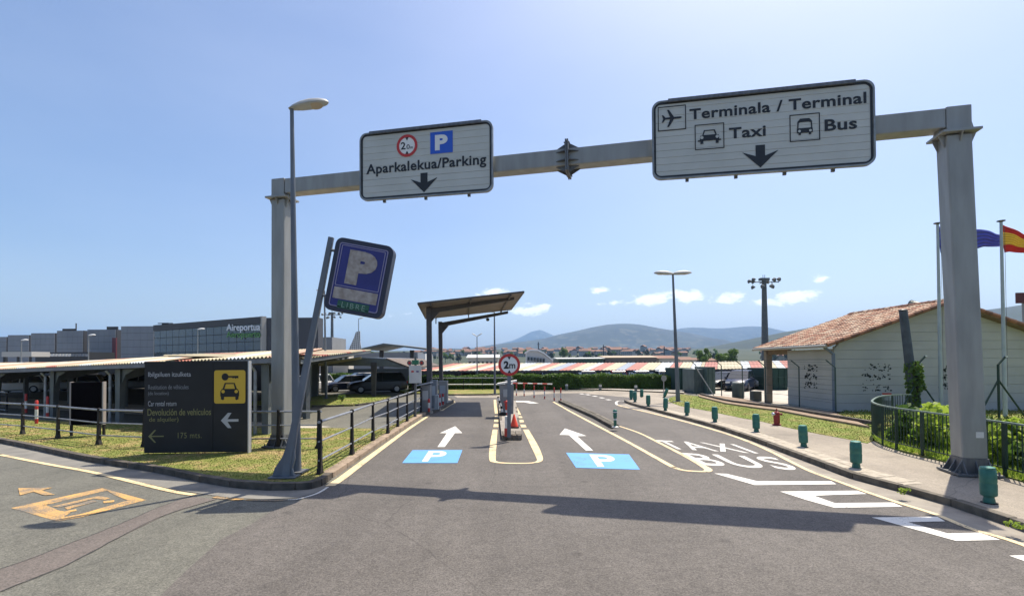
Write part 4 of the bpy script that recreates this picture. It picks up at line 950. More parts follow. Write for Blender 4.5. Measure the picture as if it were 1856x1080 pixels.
pipe_rail([(580,858),(638,823),(676,798),(703,785),(721,773),(738,763),(752,754),(763,747)], 'black-posted pipe railing running back along the left parking lane', h_=1.12)
pipe_rail([(-60,735),(-25,741),(12,747)], 'short pipe railing behind the verge at the far left', h_=1.0, hs=(.98, .1), rads=(.03, .02))

# ================================================================== RED-WHITE MARKER POSTS
def marker(h_=.75, r=.05, bands=(.22, .62)):
    mb = []
    a, b_ = bands
    return [MB().tube([(0,0,0),(0,0,a*h_)], r, 10), MB().tube([(0,0,a*h_),(0,0,b_*h_)], r*.98, 10), MB().tube([(0,0,b_*h_),(0,0,h_-.02),(0,0,h_)], [r, r, r*.7], 10)]
def marker_proto(lab, grp, h_, r, bands=(.22,.62), nm='marker_post'):
    t = thing(nm, lab, 'marker post', (0, 0, 0), grp); a, b_, c = marker(h_, r, bands)
    a.build('red_band', REDP, t, smooth=True); b_.build('shaft', WHITEP, t, smooth=True); c.build('red_band', REDP, t, smooth=True); return t
for grp, items, h_, r in (('red and white posts on the left verge', [(66,768,'nearest red and white post on the left verge, its top against the railing'),(47,748,'red and white post behind the railing, leftmost of three'),(86,756,'red and white post in front of the carport column')], .95, .055),
                    ('red and white posts beyond the entrance', [(936,717,'leftmost thin red and white post beyond the ticket machine'),(950,718,'second thin red and white post under the barrier arm'),(968,721,'third thin red and white post under the barrier arm'),(987,723,'fourth thin red and white post at the barrier arm tip'),(1004.5,726,'fifth red and white post, just right of the barrier arm'),(1016.5,727.5,'rightmost red and white post at the head of the divider')], .85, .042)):
    pr = marker_proto('', grp, h_, r)
    for k, (x, y, lab) in enumerate(items):
        z = .1 if 'left' in grp else 0
        sc = None
        if 'barrier' in grp or 'entrance' in grp: sc = None
        place(pr, k == 0, G(x, y, z), label=lab)
# barrier arm
p0 = G(925, 716); t = thing('barrier_arm', 'red and white striped barrier arm held level beyond the ticket machine', 'barrier', p0)
pa = at(921, 694, p0.y); pb = at(1001, 696, p0.y-.4)
for k in range(9):
    a = pa.lerp(pb, k/9); b_ = pa.lerp(pb, (k+1)/9); MB().tube([a, b_], .045, 6).build('stripe', WHITEP if k % 2 == 0 else REDP, t)
MB().box(p0+Vector((-.2, .1, .55)), (.4, .35, 1.1)).build('housing', CAB, t)

# ================================================================== GREEN BOLLARDS
bo = thing('green_bollard', '', 'bollard', (0, 0, 0), 'stubby green bollards along the right pavement')
MB().lathe([(.085, 0), (.085, .06), (.075, .10), (.075, .14)], n=16).build('foot', GREENB, bo, smooth=True)
MB().lathe([(.10, .13), (.118, .15), (.122, .34), (.117, .36), (.117, .38), (.122, .40), (.118, .60), (.10, .625)], n=20).build('body', GREENB, bo, smooth=True)
MB().lathe([(.105, .622), (.11, .635), (.104, .655), (.06, .668)], n=20).build('cap', mat('bollard_cap', (.05, .20, .15), rough=.4), bo, smooth=True)
MB().lathe([(.12, 0), (.12, .012)], n=16).build('base_ring', IRON, bo)
bl = [(1793,911,848,'nearest green bollard, beside the right gantry post at the picture edge'),(1552,848,799,'second nearest green bollard on the right pavement, by the end of the railing'),(1457,810,773,'green bollard left of the railing and just right of the hydrant'),
      (1371,783,755,'green bollard left of the red hydrant'),(1296,765,740,'green bollard at the pavement edge midway between lamp and hydrant'),(1245,753,731,'green bollard just right of the double street lamp'),(1206,744,724,'green bollard just left of the double street lamp'),
      (1175,736.5,720,'green bollard on the pavement, fourth from its far nose'),(1151,728.5,713,'green bollard nearest the pavement nose'),(1144,724,709,'green bollard behind the one at the pavement nose'),(1163,722,708,'far small green bollard on the open forecourt')]
for k, (x, y, yt, lab) in enumerate(bl):
    p = G(x, y, .115 if y > 723 else .01); s_ = (zat(p.x, p.y, yt)-p.z)/.668; s_ = min(max(s_, .9), 1.2)
    o = place(bo, k == 0, p, random.uniform(0, 3), label=lab, scale=(s_*1.05, s_*1.05, s_))
    o.rotation_euler.x = R(random.uniform(-2.5, 2.5)); o.rotation_euler.y = R(random.uniform(-2.5, 2.5))
p = G(1203, 721, .1); o = place(bo, False, p, 0, label='dark green bollard knocked over at a slant beside the small round sign', scale=(.85, .85, .95)); o.rotation_euler = (0, R(22), 0)
# flexible divider bollard
p = G(1115, 774.5, .12); t = thing('flexible_bollard', 'slim dark green flexible bollard with pale reflective rings on the divider tip', 'bollard', p)
MB().lathe([(.12, 0), (.12, .03), (.08, .05)], c=p, n=14).build('foot', WHITEP, t)
MB().lathe([(.055, .03), (.055, .36), (.07, .38), (.07, .46), (.055, .48)], c=p, n=14).build('stem', GREENB, t, smooth=True)
MB().lathe([(.058, .26), (.062, .27), (.062, .31), (.058, .32)], c=p, n=14).build('reflective_ring', LIGHTG, t)
MB().lathe([(.06, .48), (.078, .5), (.078, .60), (.05, .64), (.03, .65)], c=p, n=14).build('head', GREENB, t, smooth=True)
MB().lathe([(.079, .535), (.082, .54), (.082, .565), (.079, .57)], c=p, n=14).build('reflective_ring', LIGHTG, t)
# small grey bollards by the hedge
gb = thing('grey_bollard', '', 'bollard', (0,0,0), 'small grey bollards in front of the hedge')
MB().lathe([(.12, 0), (.12, .5), (.09, .52)], n=12).build('body', mat('bollard_grey', (.13, .15, .14), rough=.7), gb, smooth=True); MB().lathe([(.125, .38), (.125, .46)], n=12).build('band', WHITEP, gb)
for k, (x, y, lab) in enumerate([(1027,707,'leftmost of the small grey bollards in front of the hedge'),(1088,708,'middle small grey bollard in front of the hedge'),(1152.5,710,'rightmost of the small grey bollards in front of the hedge')]): place(gb, k == 0, G(x, y, .0), label=lab)
# small round sign near the hedge end
p = G(1203, 715, 0); t = thing('small_round_sign', 'small round grey sign back on a thin post near the right end of the hedge', 'sign', p); c = at(1203, 685.5, p.y)
MB().tube([p, c], .035, 6).build('post', GALV, t); mb = MB(); mb.prism([c+Vector((.2*math.cos(a), -.05, .22*math.sin(a))) for a in [2*math.pi*k/16 for k in range(16)]], (0, .02, 0)); mb.build('disc', GALV, t)

# ================================================================== HYDRANT
p = G(1408, 770, .12); t = thing('fire_hydrant', 'red fire hydrant with a silver side outlet standing in the grass strip', 'hydrant', p)
HYD = mat('hydrant_red', (.30, .025, .02), (.22, .02, .018), scale=9, rough=.55)
MB().lathe([(.15, 0), (.15, .03), (.10, .05), (.105, .08), (.11, .3), (.10, .40), (.115, .42), (.11, .45), (.08, .48), (.05, .50)], c=p, n=18).build('body', HYD, t, smooth=True)
MB().tube([p+Vector((0, 0, .49)), p+Vector((0, 0, .60))], .026, 6).build('spindle', HYD, t)
for s_, m_, r_ in ((-1, mat('chrome_cap', (.65, .66, .68), rough=.25, metal=.8), .9), (1, HYD, .6)):
    M4 = Matrix.Translation(p+Vector((s_*.09, -.03, .40)))@Matrix.Rotation(R(90*s_), 4, 'Y')
    MB().lathe([(.05*r_, 0), (.055*r_, .04), (.075*r_, .045), (.075*r_, .08), (.04*r_, .10)], n=12, M4=M4).build('outlet_cap', m_, t, smooth=True)

# ================================================================== TICKET ISLAND FURNITURE
p = G(922.5, 792, .15); c = at(923, 661, p.y-.08)
root = thing('height_limit_sign', 'round red-ringed 2m height limit sign on a grey post at the ticket island', 'sign', p)
mb = MB(); mb.hexa([p+Vector((-.06, -.04, 0)), p+Vector((.06, -.04, 0)), p+Vector((.06, .04, 0)), p+Vector((-.06, .04, 0))], [Vector((c.x-.055, p.y-.04, c.z+.2)), Vector((c.x+.055, p.y-.04, c.z+.2)), Vector((c.x+.055, p.y+.04, c.z+.2)), Vector((c.x-.055, p.y+.04, c.z+.2))]); mb.build('post', POLE_G, root)
def TC(x, y, z): return c+Vector((x, y, z))
rr = 20/F*c.y
pl2(circ(0, 0, rr, 32), TC, y=.045, d=.015).build('backing', GALV, root)
limit_disc(root, TC, 0, 0, rr, '2m')
# ticket machine
p = G(918.5, 749, .15); t = thing('ticket_machine', 'grey ticket machine with a tilted white lid behind the 2m sign', 'ticket machine', p)
zt_ = zat(p.x, p.y, 697)-.15
mb = MB(); mb.hexa([p+Vector((-.27, -.2, 0)), p+Vector((.30, -.2, 0)), p+Vector((.30, .3, 0)), p+Vector((-.27, .3, 0))], [p+Vector((-.33, -.28, zt_)), p+Vector((.33, -.28, zt_)), p+Vector((.33, .3, zt_)), p+Vector((-.33, .3, zt_))]); mb.build('cabinet', CAB, t, bevel=.015)
mb = MB(); mb.hexa([p+Vector((-.42, -.34, zt_+.0)), p+Vector((.46, -.34, zt_+.14)), p+Vector((.46, .4, zt_+.14)), p+Vector((-.42, .4, zt_))], [p+Vector((-.42, -.34, zt_+.07)), p+Vector((.46, -.34, zt_+.21)), p+Vector((.46, .4, zt_+.21)), p+Vector((-.42, .4, zt_+.07))]); mb.build('lid', WHITEP, t)
MB().box(p+Vector((-.02, -.262, zt_*.72)), (.26, .03, .34)).build('screen', mat('pale_screen', (.33, .36, .37), rough=.3), t); MB().box(p+Vector((-.05, -.245, zt_*.42)), (.16, .03, .06)).build('ticket_slot', REDP, t); MB().box(p+Vector((.16, -.24, zt_*.35)), (.07, .03, .2)).build('button_plate', IRON, t)
# barrier post with curved hose-like arm
p = G(911, 752, .15); t = thing('folded_barrier', 'dark folded barrier with white stripes beside the ticket machine', 'barrier', p)
mb = MB(); pts = [p+Vector((.0, -.1, .1)), p+Vector((-.05, -.1, .35)), p+Vector((-.13, -.1, .6)), p+Vector((-.2, -.1, .82))]; mb.tube(pts, .045, 8); mb.build('arm', IRON, t)
for k in range(3): a = pts[k].lerp(pts[k+1], .2); b_ = pts[k].lerp(pts[k+1], .75); MB().tube([a, b_], .05, 8).build('stripe', WHITEP, t)
MB().box(p+Vector((.02, -.1, .06)), (.3, .2, .12)).build('base', IRON, t)
p = G(918.5, 752.5, .15); t = thing('red_capped_post', 'red post with a rounded cap in front of the ticket machine', 'marker post', p)
MB().lathe([(.07, 0), (.07, .42), (.09, .45), (.09, .55), (.06, .62), (.02, .65)], c=p, n=12).build('body', REDP, t, smooth=True); MB().lathe([(.072, .12), (.072, .24)], c=p, n=12).build('band', WHITEP, t)
p = G(918.5, 790, .15); t = thing('short_marker_post', 'short post with white shaft and dark red foot beside the height sign post', 'marker post', p)
MB().lathe([(.075, 0), (.075, .25)], c=p, n=12).build('foot', REDP, t, smooth=True); MB().lathe([(.06, .25), (.06, .62), (.04, .64)], c=p, n=12).build('shaft', WHITEP, t, smooth=True)
p = G(932, 774, .17); t = thing('traffic_cone', 'orange-red traffic cone standing behind the height sign post', 'traffic cone', p)
MB().box(p+Vector((0, 0, .015)), (.34, .34, .03)).build('base', IRON, t); MB().lathe([(.145, .03), (.02, .46), (.012, .47)], c=p, n=18).build('body', mat('cone_orange', (.72, .06, .02), rough=.5), t, smooth=True)

# ================================================================== ENTRANCE CANOPY
pA = G(779, 737, .12); pB = G(800, 722, .12)
root = thing('entrance_canopy', 'dark steel canopy with a tilted roof over the left parking lane', 'canopy', pA)
def canopy_frame(px_b, py_b, xt, yt, xe, ye, w):
    b_ = G(px_b, py_b, .12); t_ = at(xt, yt, b_.y); e_ = at(xe, ye, b_.y)
    MB().hexa([b_+Vector((-w, -w, 0)), b_+Vector((w, -w, 0)), b_+Vector((w, w, 0)), b_+Vector((-w, w, 0))], [Vector((t_.x-w, b_.y-w, t_.z)), Vector((t_.x+w, b_.y-w, t_.z)), Vector((t_.x+w, b_.y+w, t_.z)), Vector((t_.x-w, b_.y+w, t_.z))]).build('column', DARKST, root, bevel=.01)
    a = Vector((t_.x+w, b_.y, t_.z-.17)); mb = MB(); e2 = Vector((e_.x, b_.y, e_.z))
    mb.hexa([a+Vector((0, -w*.8, -.16)), e2+Vector((0, -w*.8, -.08)), e2+Vector((0, w*.8, -.08)), a+Vector((0, w*.8, -.16))], [a+Vector((0, -w*.8, .12)), e2+Vector((0, -w*.8, .08)), e2+Vector((0, w*.8, .08)), a+Vector((0, w*.8, .12))])
    mb.build('cantilever_beam', DARKST, root)
    mb = MB(); mb.prism([a+Vector((0, -w*.5, -.15)), a+Vector((.42, -w*.5, -.1)), a+Vector((0, -w*.5, -.6))], (0, w, 0)); mb.build('brace', DARKST, root)
    return b_, t_, e2
f1 = canopy_frame(779, 737, 777.5, 557, 932, 541, .13)
f2 = canopy_frame(800, 722, 798, 583, 921, 566, .12)
# roof plane: corners from the photo: near edge left/right, far edge left/right
Y1, Y2 = pA.y-1.6, pB.y+.6
c1 = at(758, 551, Y1); c2 = at(949, 530, Y1+.0); c3 = at(926, 561.5, Y2); c4 = at(772, 578, Y2)
print('canopy', [tuple(round(v, 2) for v in c) for c in (c1, c2, c3, c4)])
up = Vector((0, 0, .07))
MB().hexa([c1, c2, c3, c4], [c1+up, c2+up, c3+up, c4+up]).build('roof_panel', SOFFIT, root)
for a, b_ in ((c1, c2), (c2, c3), (c3, c4), (c4, c1)):
    MB().tube([a+up*.4, b_+up*.4], .06, 4).build('roof_edge', DARKST, root)
for u in (.12, .5, .88):
    a = c1.lerp(c2, u); b_ = c4.lerp(c3, u); MB().tube([a-up, b_-up], .05, 4).build('purlin', DARKST, root)
for (b_, t_, e_), v in ((f1, .33), (f2, .92)):
    for u in (.12, .5, .88):
        q = c1.lerp(c2, u).lerp(c4.lerp(c3, u), v); base_ = Vector((q.x, b_.y, e_.z if u > .8 else t_.z)); 
        zz = lerp(t_.z, e_.z, (q.x-t_.x)/(e_.x-t_.x)); MB().tube([Vector((q.x, b_.y, zz-.1)), Vector((q.x, b_.y, max(zz, c1.lerp(c2, u).lerp(c4.lerp(c3, u), (b_.y-c1.y)/(c4.y-c1.y)).z)))], .04, 4).build('strut', DARKST, root)
# booth cabinets on the island
def cabinet(px, py, wpx, ytop, dep, lab, lid=False, extra=None, m_=CAB):
    p = G(px, py, .13); w = wpx/F*p.y; h_ = zat(p.x, p.y, ytop)-.13
    t = thing('service_cabinet', lab, 'cabinet', p, 'cabinets on the booth island')
    MB().box(p+Vector((0, dep/2, h_/2)), (w, dep, h_)).build('body', m_, t, bevel=.012)
    MB().box(p+Vector((0, -.008, h_*.62)), (w*.6, .02, h_*.35)).build('door_panel', mat('pale_panel', (.40, .42, .44), rough=.5), t)
    if lid: MB().hexa([p+Vector((-w*.9, -.2, h_-.04)), p+Vector((w*.62, -.2, h_+.1)), p+Vector((w*.62, dep+.1, h_+.1)), p+Vector((-w*.9, dep+.1, h_-.04))], [p+Vector((-w*.9, -.2, h_+.02)), p+Vector((w*.62, -.2, h_+.16)), p+Vector((w*.62, dep+.1, h_+.16)), p+Vector((-w*.9, dep+.1, h_+.02))]).build('lid', mat('lid_grey', (.36, .38, .42), rough=.5), t)
cabinet(771, 746, 17, 698, .5, 'grey booth machine with a sloping lid in front of the first canopy column', True)
cabinet(786, 739, 11, 689, .5, 'tall grey cabinet between the two canopy columns')
cabinet(791, 742, 7, 716, .3, 'low pale cabinet at the kerb between the canopy columns', m_=mat('pale_cabinet', (.36, .38, .38), rough=.6))
cabinet(802.5, 731, 16, 690, .5, 'light grey cabinet round the foot of the second canopy column', m_=mat('warm_cabinet', (.30, .29, .27), rough=.6))
pr = marker_proto('', 'red and white guard posts on the booth island', .62, .055, (.3, .7))
for k, (x, y, lab) in enumerate([(777.5,746,'red and white guard post before the sloping-lid booth machine'),(797,735,'red and white guard post left of the second canopy column'),(803,733,'red and white guard post before the light grey cabinet'),(809,730,'rightmost guard post on the booth island')]): place(pr, k == 0, G(x, y, .13), label=lab)
q = at(884, 578.5, pB.y); t = thing('dome_camera', 'small dark dome camera hanging under the far beam of the entrance canopy', 'camera', q)
MB().lathe([(.03, -.13), (.10, -.09), (.12, 0), (.10, .06), (.03, .08)], c=q, n=14).build('dome', GLASS, t, smooth=True); MB().tube([q+Vector((0,0,.07)), q+Vector((0,0,.32))], .02, 6).build('stem', DARKST, t)
# free spaces sign
p = G(753, 755, .12); t = thing('tariff_board', 'white notice board under a small green open sign beside the booth', 'notice board', p)
c = at(753, 678, p.y); MB().tube([p, Vector((c.x, p.y+.04, c.z+.75))], .05, 6).build('post', GALV_D, t)
u_ = p.y/F
MB().box(Vector((c.x, p.y-.06, c.z)), (22*u_, .06, 32*u_)).build('board', mat('notice_white', (.55, .56, .56), (.5, .5, .5), rough=.5), t)
for dx, m_ in ((-4.5, RED), (4.5, mat('notice_violet', (.12, .08, .2), rough=.5))): MB().box(Vector((c.x+dx*u_, p.y-.095, c.z+5*u_)), (4.5*u_, .012, 3*u_)).build('symbol', m_, t)
MB().box(Vector((c.x+.5*u_, p.y-.06, c.z+21.5*u_)), (12*u_, .1, 8*u_)).build('green_sign', mat('open_green', (.02, .16, .09), rough=.4), t)
for dx in (-10.5, 11.5):
    cc = Vector((c.x+dx*u_, p.y-.05, c.z+20.5*u_)); mb = MB(); mb.prism([cc+Vector((4.2*u_*math.cos(a), 0, 4.6*u_*math.sin(a))) for a in [2*math.pi*k/14 for k in range(14)]], (0, .05, 0)); mb.build('signal_disc', GALV_D, t)
    mb = MB(); mb.prism([cc+Vector((2.2*u_*math.cos(a), -.01, 2.4*u_*math.sin(a)))for a in [2*math.pi*k/10 for k in range(10)]], (0, .008, 0)); mb.build('red_signal', RED, t)

# ================================================================== CARS
def make_car(label, colour, L=4.3, Wd=1.78, Hh=1.5, kind='hatch', nm='parked_car'):
    m_ = mat('car_paint_%d_%d_%d' % tuple(int(c*999) for c in colour), colour, rough=.28, spec=.6)
    t = thing(nm, label, 'car', (0, 0, 0)); hw = Wd/2; l2 = L/2
    belt = Hh*.62; hood = Hh*.60
    # lower body: lofted along x (front = +x)
    st = [(-l2, .78, .34, belt*.82), (-l2+.1, .9, .26, belt*.98), (-l2+.55, .98, .2, belt), (-l2*.3, 1.0, .18, belt), (l2*.25, 1.0, .18, belt*.985), (l2*.55, .98, .19, hood), (l2-.35, .93, .21, hood*.90), (l2-.08, .84, .26, hood*.78), (l2, .72, .34, hood*.6)]
    mb = MB(); ns = 10
    for (x, wf, zb, zt) in st:
        w = hw*wf; zm = (zb+zt)/2
        for (yy, zz) in ((w*.86, zb), (w, zb+.12), (w*1.0, zm), (w*.97, zt-.08), (w*.86, zt), (-w*.86, zt), (-w*.97, zt-.08), (-w, zm), (-w, zb+.12), (-w*.86, zb)): mb.v.append((x, yy, zz))
    for k in range(len(st)-1):
        for j in range(ns): a = k*ns+j; b = k*ns+(j+1) % ns; mb.f.append((a, b, b+ns, a+ns))
    mb.f.append(tuple(range(ns))); mb.f.append(tuple((len(st)-1)*ns+j for j in range(ns)))
    mb.build('body', m_, t, smooth=True)
    # greenhouse
    rear = -l2+.12 if kind != 'sedan' else -l2+.7
    g = [(rear, belt-.02, .84), (rear+.38, Hh-.06, .72), (-l2*.1, Hh-.02, .74), (l2*.14, Hh-.05, .73), (l2*.52, hood+.02, .84)]
    base = [(rear, .86), (rear+.38, .88), (-l2*.1, .9), (l2*.14, .9), (l2*.52, .86)]
    mb = MB()
    for (x, z, wf), (bx, bw) in zip(g, base):
        zb = belt-.05
        mb.v += [(bx, hw*bw, zb), (x, hw*wf, max(z, zb+.01)), (x, -hw*wf, max(z, zb+.01)), (bx, -hw*bw, zb)]
    for k in range(4):
        for j in range(4): a = k*4+j; b = k*4+(j+1) % 4; mb.f.append((a, b, b+4, a+4))
    mb.f.append((0, 1, 2, 3)); mb.f.append((16, 17, 18, 19)); mb.build('cabin_glass', GLASS, t)
    mb = MB(); z0 = Hh-.055
    mb.hexa([(rear+.32, -hw*.73, z0), (l2*.16, -hw*.74, z0), (l2*.16, hw*.74, z0), (rear+.32, hw*.73, z0)], [(rear+.42, -hw*.66, Hh+.01), (l2*.08, -hw*.66, Hh), (l2*.08, hw*.66, Hh), (rear+.42, hw*.66, Hh+.01)]); mb.build('roof', m_, t, bevel=.02)
    for sg in (-1, 1):
        mb = MB()
        for (x0, x1, w0, w1) in ((l2*.50, l2*.14, .865, .745), (-l2*.12, -l2*.12, .905, .755), (rear+.02, rear+.37, .87, .735)):
            mb.hexa([(x0-.04, sg*hw*w0-.01, belt-.03), (x0+.04, sg*hw*w0-.01, belt-.03), (x0+.04, sg*hw*w0+.01, belt-.03), (x0-.04, sg*hw*w0+.01, belt-.03)], [(x1-.03, sg*hw*w1-.012, Hh-.04), (x1+.03, sg*hw*w1-.012, Hh-.04), (x1+.03, sg*hw*w1+.012, Hh-.04), (x1-.03, sg*hw*w1+.012, Hh-.04)])
        mb.build('pillars', m_, t)
        MB().box((l2*.42, sg*(hw+.07), belt+.06), (.16, .18, .13)).build('mirror', m_, t, bevel=.03)
        MB().box((l2-.13, sg*hw*.62, hood*.72), (.22, .34, .14)).build('headlight', LIGHTG, t, bevel=.03)
        MB().box((-l2+.05, sg*hw*.72, belt*.82), (.12, .26, .2)).build('tail_light', REDL, t, bevel=.02)
        for x in (l2*.62, -l2*.60):
            M4 = Matrix.Translation((x, sg*(hw-.10), .32))@Matrix.Rotation(R(90), 4, 'X')
            w_ = MB().lathe([(.20, -.10), (.30, -.105), (.325, -.07), (.325, .07), (.30, .105), (.20, .10)], n=18, M4=M4).build('wheel', TYRE, t, smooth=True)
            M5 = Matrix.Translation((x, sg*(hw-.0)-sg*.005, .32))@Matrix.Rotation(R(90), 4, 'X')
            MB().lathe([(.20, -.012), (.19, 0), (.06, .012)], n=14, M4=M5).build('rim', RIM, w_)
    MB().box((l2-.03, 0, .40), (.1, hw*1.3, .16)).build('grille', GLASS, t, bevel=.02)
    MB().box((l2-.0+.012, 0, .5), (.02, .5, .11)).build('number_plate', WHITEP, t)
    return t
WHT = (.62, .62, .60); BLK = (.004, .004, .005); SIL = (.36, .37, .38); BLU = (.012, .02, .05); RDD = (.35, .03, .025); GRY = (.12, .125, .13)
def car(px, py, yaw, lab, c, z=0, **k):
    t = make_car(lab, c, **k); t.location = G(px, py, z); t.rotation_euler.z = R(yaw); return t
car(38, 711, 200, 'white car parked under the striped carport at the far left', WHT, L=4.2)
car(140, 708, 200, 'silver car deep in the shade above the black notice board', SIL)
car(205, 705, 200, 'white car behind the second carport column', WHT, L=4.0)
car(250, 706, 200, 'dark car parked in shade left of the car hire board', GRY)
car(562, 711, 250, 'white car parked behind the leaning sign pole', WHT)
car(628, 709, 215, 'small dark blue car under the gabled carport', BLU, L=3.8, Hh=1.4)
car(650, 703, 215, 'black saloon behind the small blue car under the gabled carport', BLK, kind='sedan')
car(684, 711, 205, 'large black estate with its nose out of the gabled carport', BLK, L=4.7, Hh=1.65, Wd=1.9)
car(664, 690, 200, 'white car showing its windscreen behind the black cars', WHT)
car(722, 696, 200, 'silver car beyond the gabled carport near the notice board', SIL)
car(735, 690, 200, 'pale blue car farthest away beside the notice board', (.22, .28, .36))
for k, (x, c, lab) in enumerate([(850, RDD, 'red car roof showing over the left end of the hedge'), (955, GRY, 'dark car over the hedge just right of the 2m sign'), (992, WHT, 'white car over the hedge left of its middle'), (1060, SIL, 'silver car over the middle of the hedge'), (1112, RDD, 'red car over the hedge right of its middle'), (1155, (.3, .38, .5), 'pale blue car over the right part of the hedge'), (1195, WHT, 'white car over the hedge beside the small round sign')]):
    car(x, 702, 92+random.uniform(-4, 4), lab, c, Hh=1.62, z=-.04)
    bpy.context.scene.objects[-1]
car(1312, 705, 215, 'dark saloon parked beyond the yard fence left of the bin', BLK, kind='sedan')
car(1342, 707, 235, 'dark blue car with a bright windscreen behind the tall bin', BLU, Hh=1.65)
car(1368, 703, 265, 'silver van-like car with dark red load beside the porch column', SIL, Hh=1.5, L=4.8)
p = G(1366, 701, 1.5); t = thing('red_load', 'dark red covered load behind the silver car by the porch column', 'load', G(1370, 697, 0)); MB().box(G(1370, 697, 0)+Vector((0, 0, 1.2)), (1.9, 2.2, 1.5)).build('cover', mat('dark_red_cover', (.16, .025, .02), rough=.7), t, bevel=.08)

# ================================================================== CARPORTS
ST_R = mat('roof_sheet_red', (.36, .12, .075), (.29, .09, .06), scale=1.5, rough=.55)
ST_Y = mat('roof_sheet_cream', (.43, .375, .24), (.36, .315, .20), scale=1.5, rough=.55)
ST_W = mat('roof_sheet_white', (.42, .45, .46), (.35, .38, .40), scale=1.5, rough=.55)
ST_B = mat('roof_sheet_grey', (.24, .28, .34), (.20, .24, .30), scale=1.5, rough=.55)
CPG = mat('carport_steel', (.135, .15, .15), (.105, .115, .115), scale=2, rough=.6)
FASC = mat('carport_fascia', (.22, .22, .24), (.17, .17, .19), scale=2, rough=.6)
def corr_sheet(a, b, c, d, m_, parent, nc=5, amp=.035):
    """a,b eave edge, d,c back edge: corrugated between a->b"""
    L, Rr = [], []; n = nc*4
    for i in range(n+1):
        u = i/n; z = amp*math.sin(2*math.pi*nc*u); L.append(a.lerp(b, u)+Vector((0, 0, z))); Rr.append(d.lerp(c, u)+Vector((0, 0, z)))
    mb = MB(); mb.strip(L, Rr); mb.strip([p-Vector((0, 0, .02)) for p in L], [p-Vector((0, 0, .02)) for p in Rr]); mb.strip(L, [p-Vector((0, 0, .02)) for p in L])
    return mb.build('roof_sheet', m_, parent)
ea = at(-300, 0, 1); A0 = G(92, 757); B0 = G(480, 793); ed = (B0-A0).normalized(); en = Vector((-.16, .987, 0))
def eave_at(s): # s metres from A0 along the eave; z linear fit of the photo's eave line
    return A0+ed*s+Vector((0, 0, 2.38+.021*max(s, -8)))-en*.35
cp = thing('striped_carport', 'long near carport with faded red and cream corrugated roof on grey columns', 'carport', A0)
s = -26.0; k = 0; send = (B0-A0).length+1.05; ST_F = mat('faded_red_sheet', (.44, .24, .17), (.40, .30, .20), scale=1.1, rough=.6); cyc = [ST_Y, ST_F, ST_Y, ST_W, ST_F, ST_Y, ST_R, ST_Y, ST_Y, ST_W]
while s < send:
    a = eave_at(s); b_ = eave_at(min(s+1.0, send)); dd = en*6.0+Vector((0, 0, .40))
    corr_sheet(a, b_-ed*.01, b_-ed*.01+dd, a+dd, cyc[k % 10], cp, nc=5); s += 1.0; k += 1
for j in range(int((send+26)//4)+1):
    s0 = -26+j*4; s1 = min(s0+3.99, send)
    if s1-s0 < .1: continue
    a = eave_at(s0)-Vector((0, 0, .2)); b_ = eave_at(s1)-Vector((0, 0, .2)); MB().hexa([a, b_, b_+en*.12, a+en*.12], [a+Vector((0, 0, .15)), b_+Vector((0, 0, .15)), b_+en*.12+Vector((0, 0, .15)), a+en*.12+Vector((0, 0, .15))]).build('eave_beam', FASC, cp)
slen = (B0-A0).length
sc_l = [-24.6, -18.4, -12.3, -6.2, 0.05, (G(214,768)-A0).length, (G(214,768)-A0).length+4.6, slen]
for s in sc_l:
    c = A0+ed*s; zt_ = eave_at(s).z-.22
    mb = MB(); w0, w1 = .15, .2
    mb.hexa([c-ed*w0+en*.0, c+ed*w0, c+ed*w0+en*.3, c-ed*w0+en*.3], [c-ed*w1+Vector((0, 0, zt_)), c+ed*w1+Vector((0, 0, zt_)), c+ed*w1+en*.45+Vector((0, 0, zt_)), c-ed*w1+en*.45+Vector((0, 0, zt_))]); mb.build('column', CPG, cp)
    mb = MB(); a = c+Vector((0, 0, zt_-.5)); mb.prism([a-ed*.06+en*.3, a-ed*.06+en*5.8+Vector((0, 0, .72)), a-ed*.06+en*5.8+Vector((0, 0, .9)), a-ed*.06+Vector((0, 0, .52))], ed*.12); mb.build('rafter', CPG, cp)
    mb = MB(); mb.prism([c+ed*.15+en*.1+Vector((0, 0, zt_)), c+ed*1.2+en*.1+Vector((0, 0, zt_)), c+ed*.5+en*.1+Vector((0, 0, zt_-.22)), c+ed*.17+en*.1+Vector((0, 0, zt_-.7))], en*.1); mb.build('knee_brace', CPG, cp)
    MB().tube([c-ed*.42-en*.12, c-ed*.42-en*.12+Vector((0, 0, zt_-.25)), c-ed*.55-en*.3+Vector((0, 0, zt_-.05))], .055, 8).build('downpipe', RAILM, cp)
    c2_ = c+en*5.6; MB().box(c2_+Vector((0, 0, 1.35)), (.22, .22, 2.7), rz=math.atan2(ed.y, ed.x)).build('column', CPG, cp)
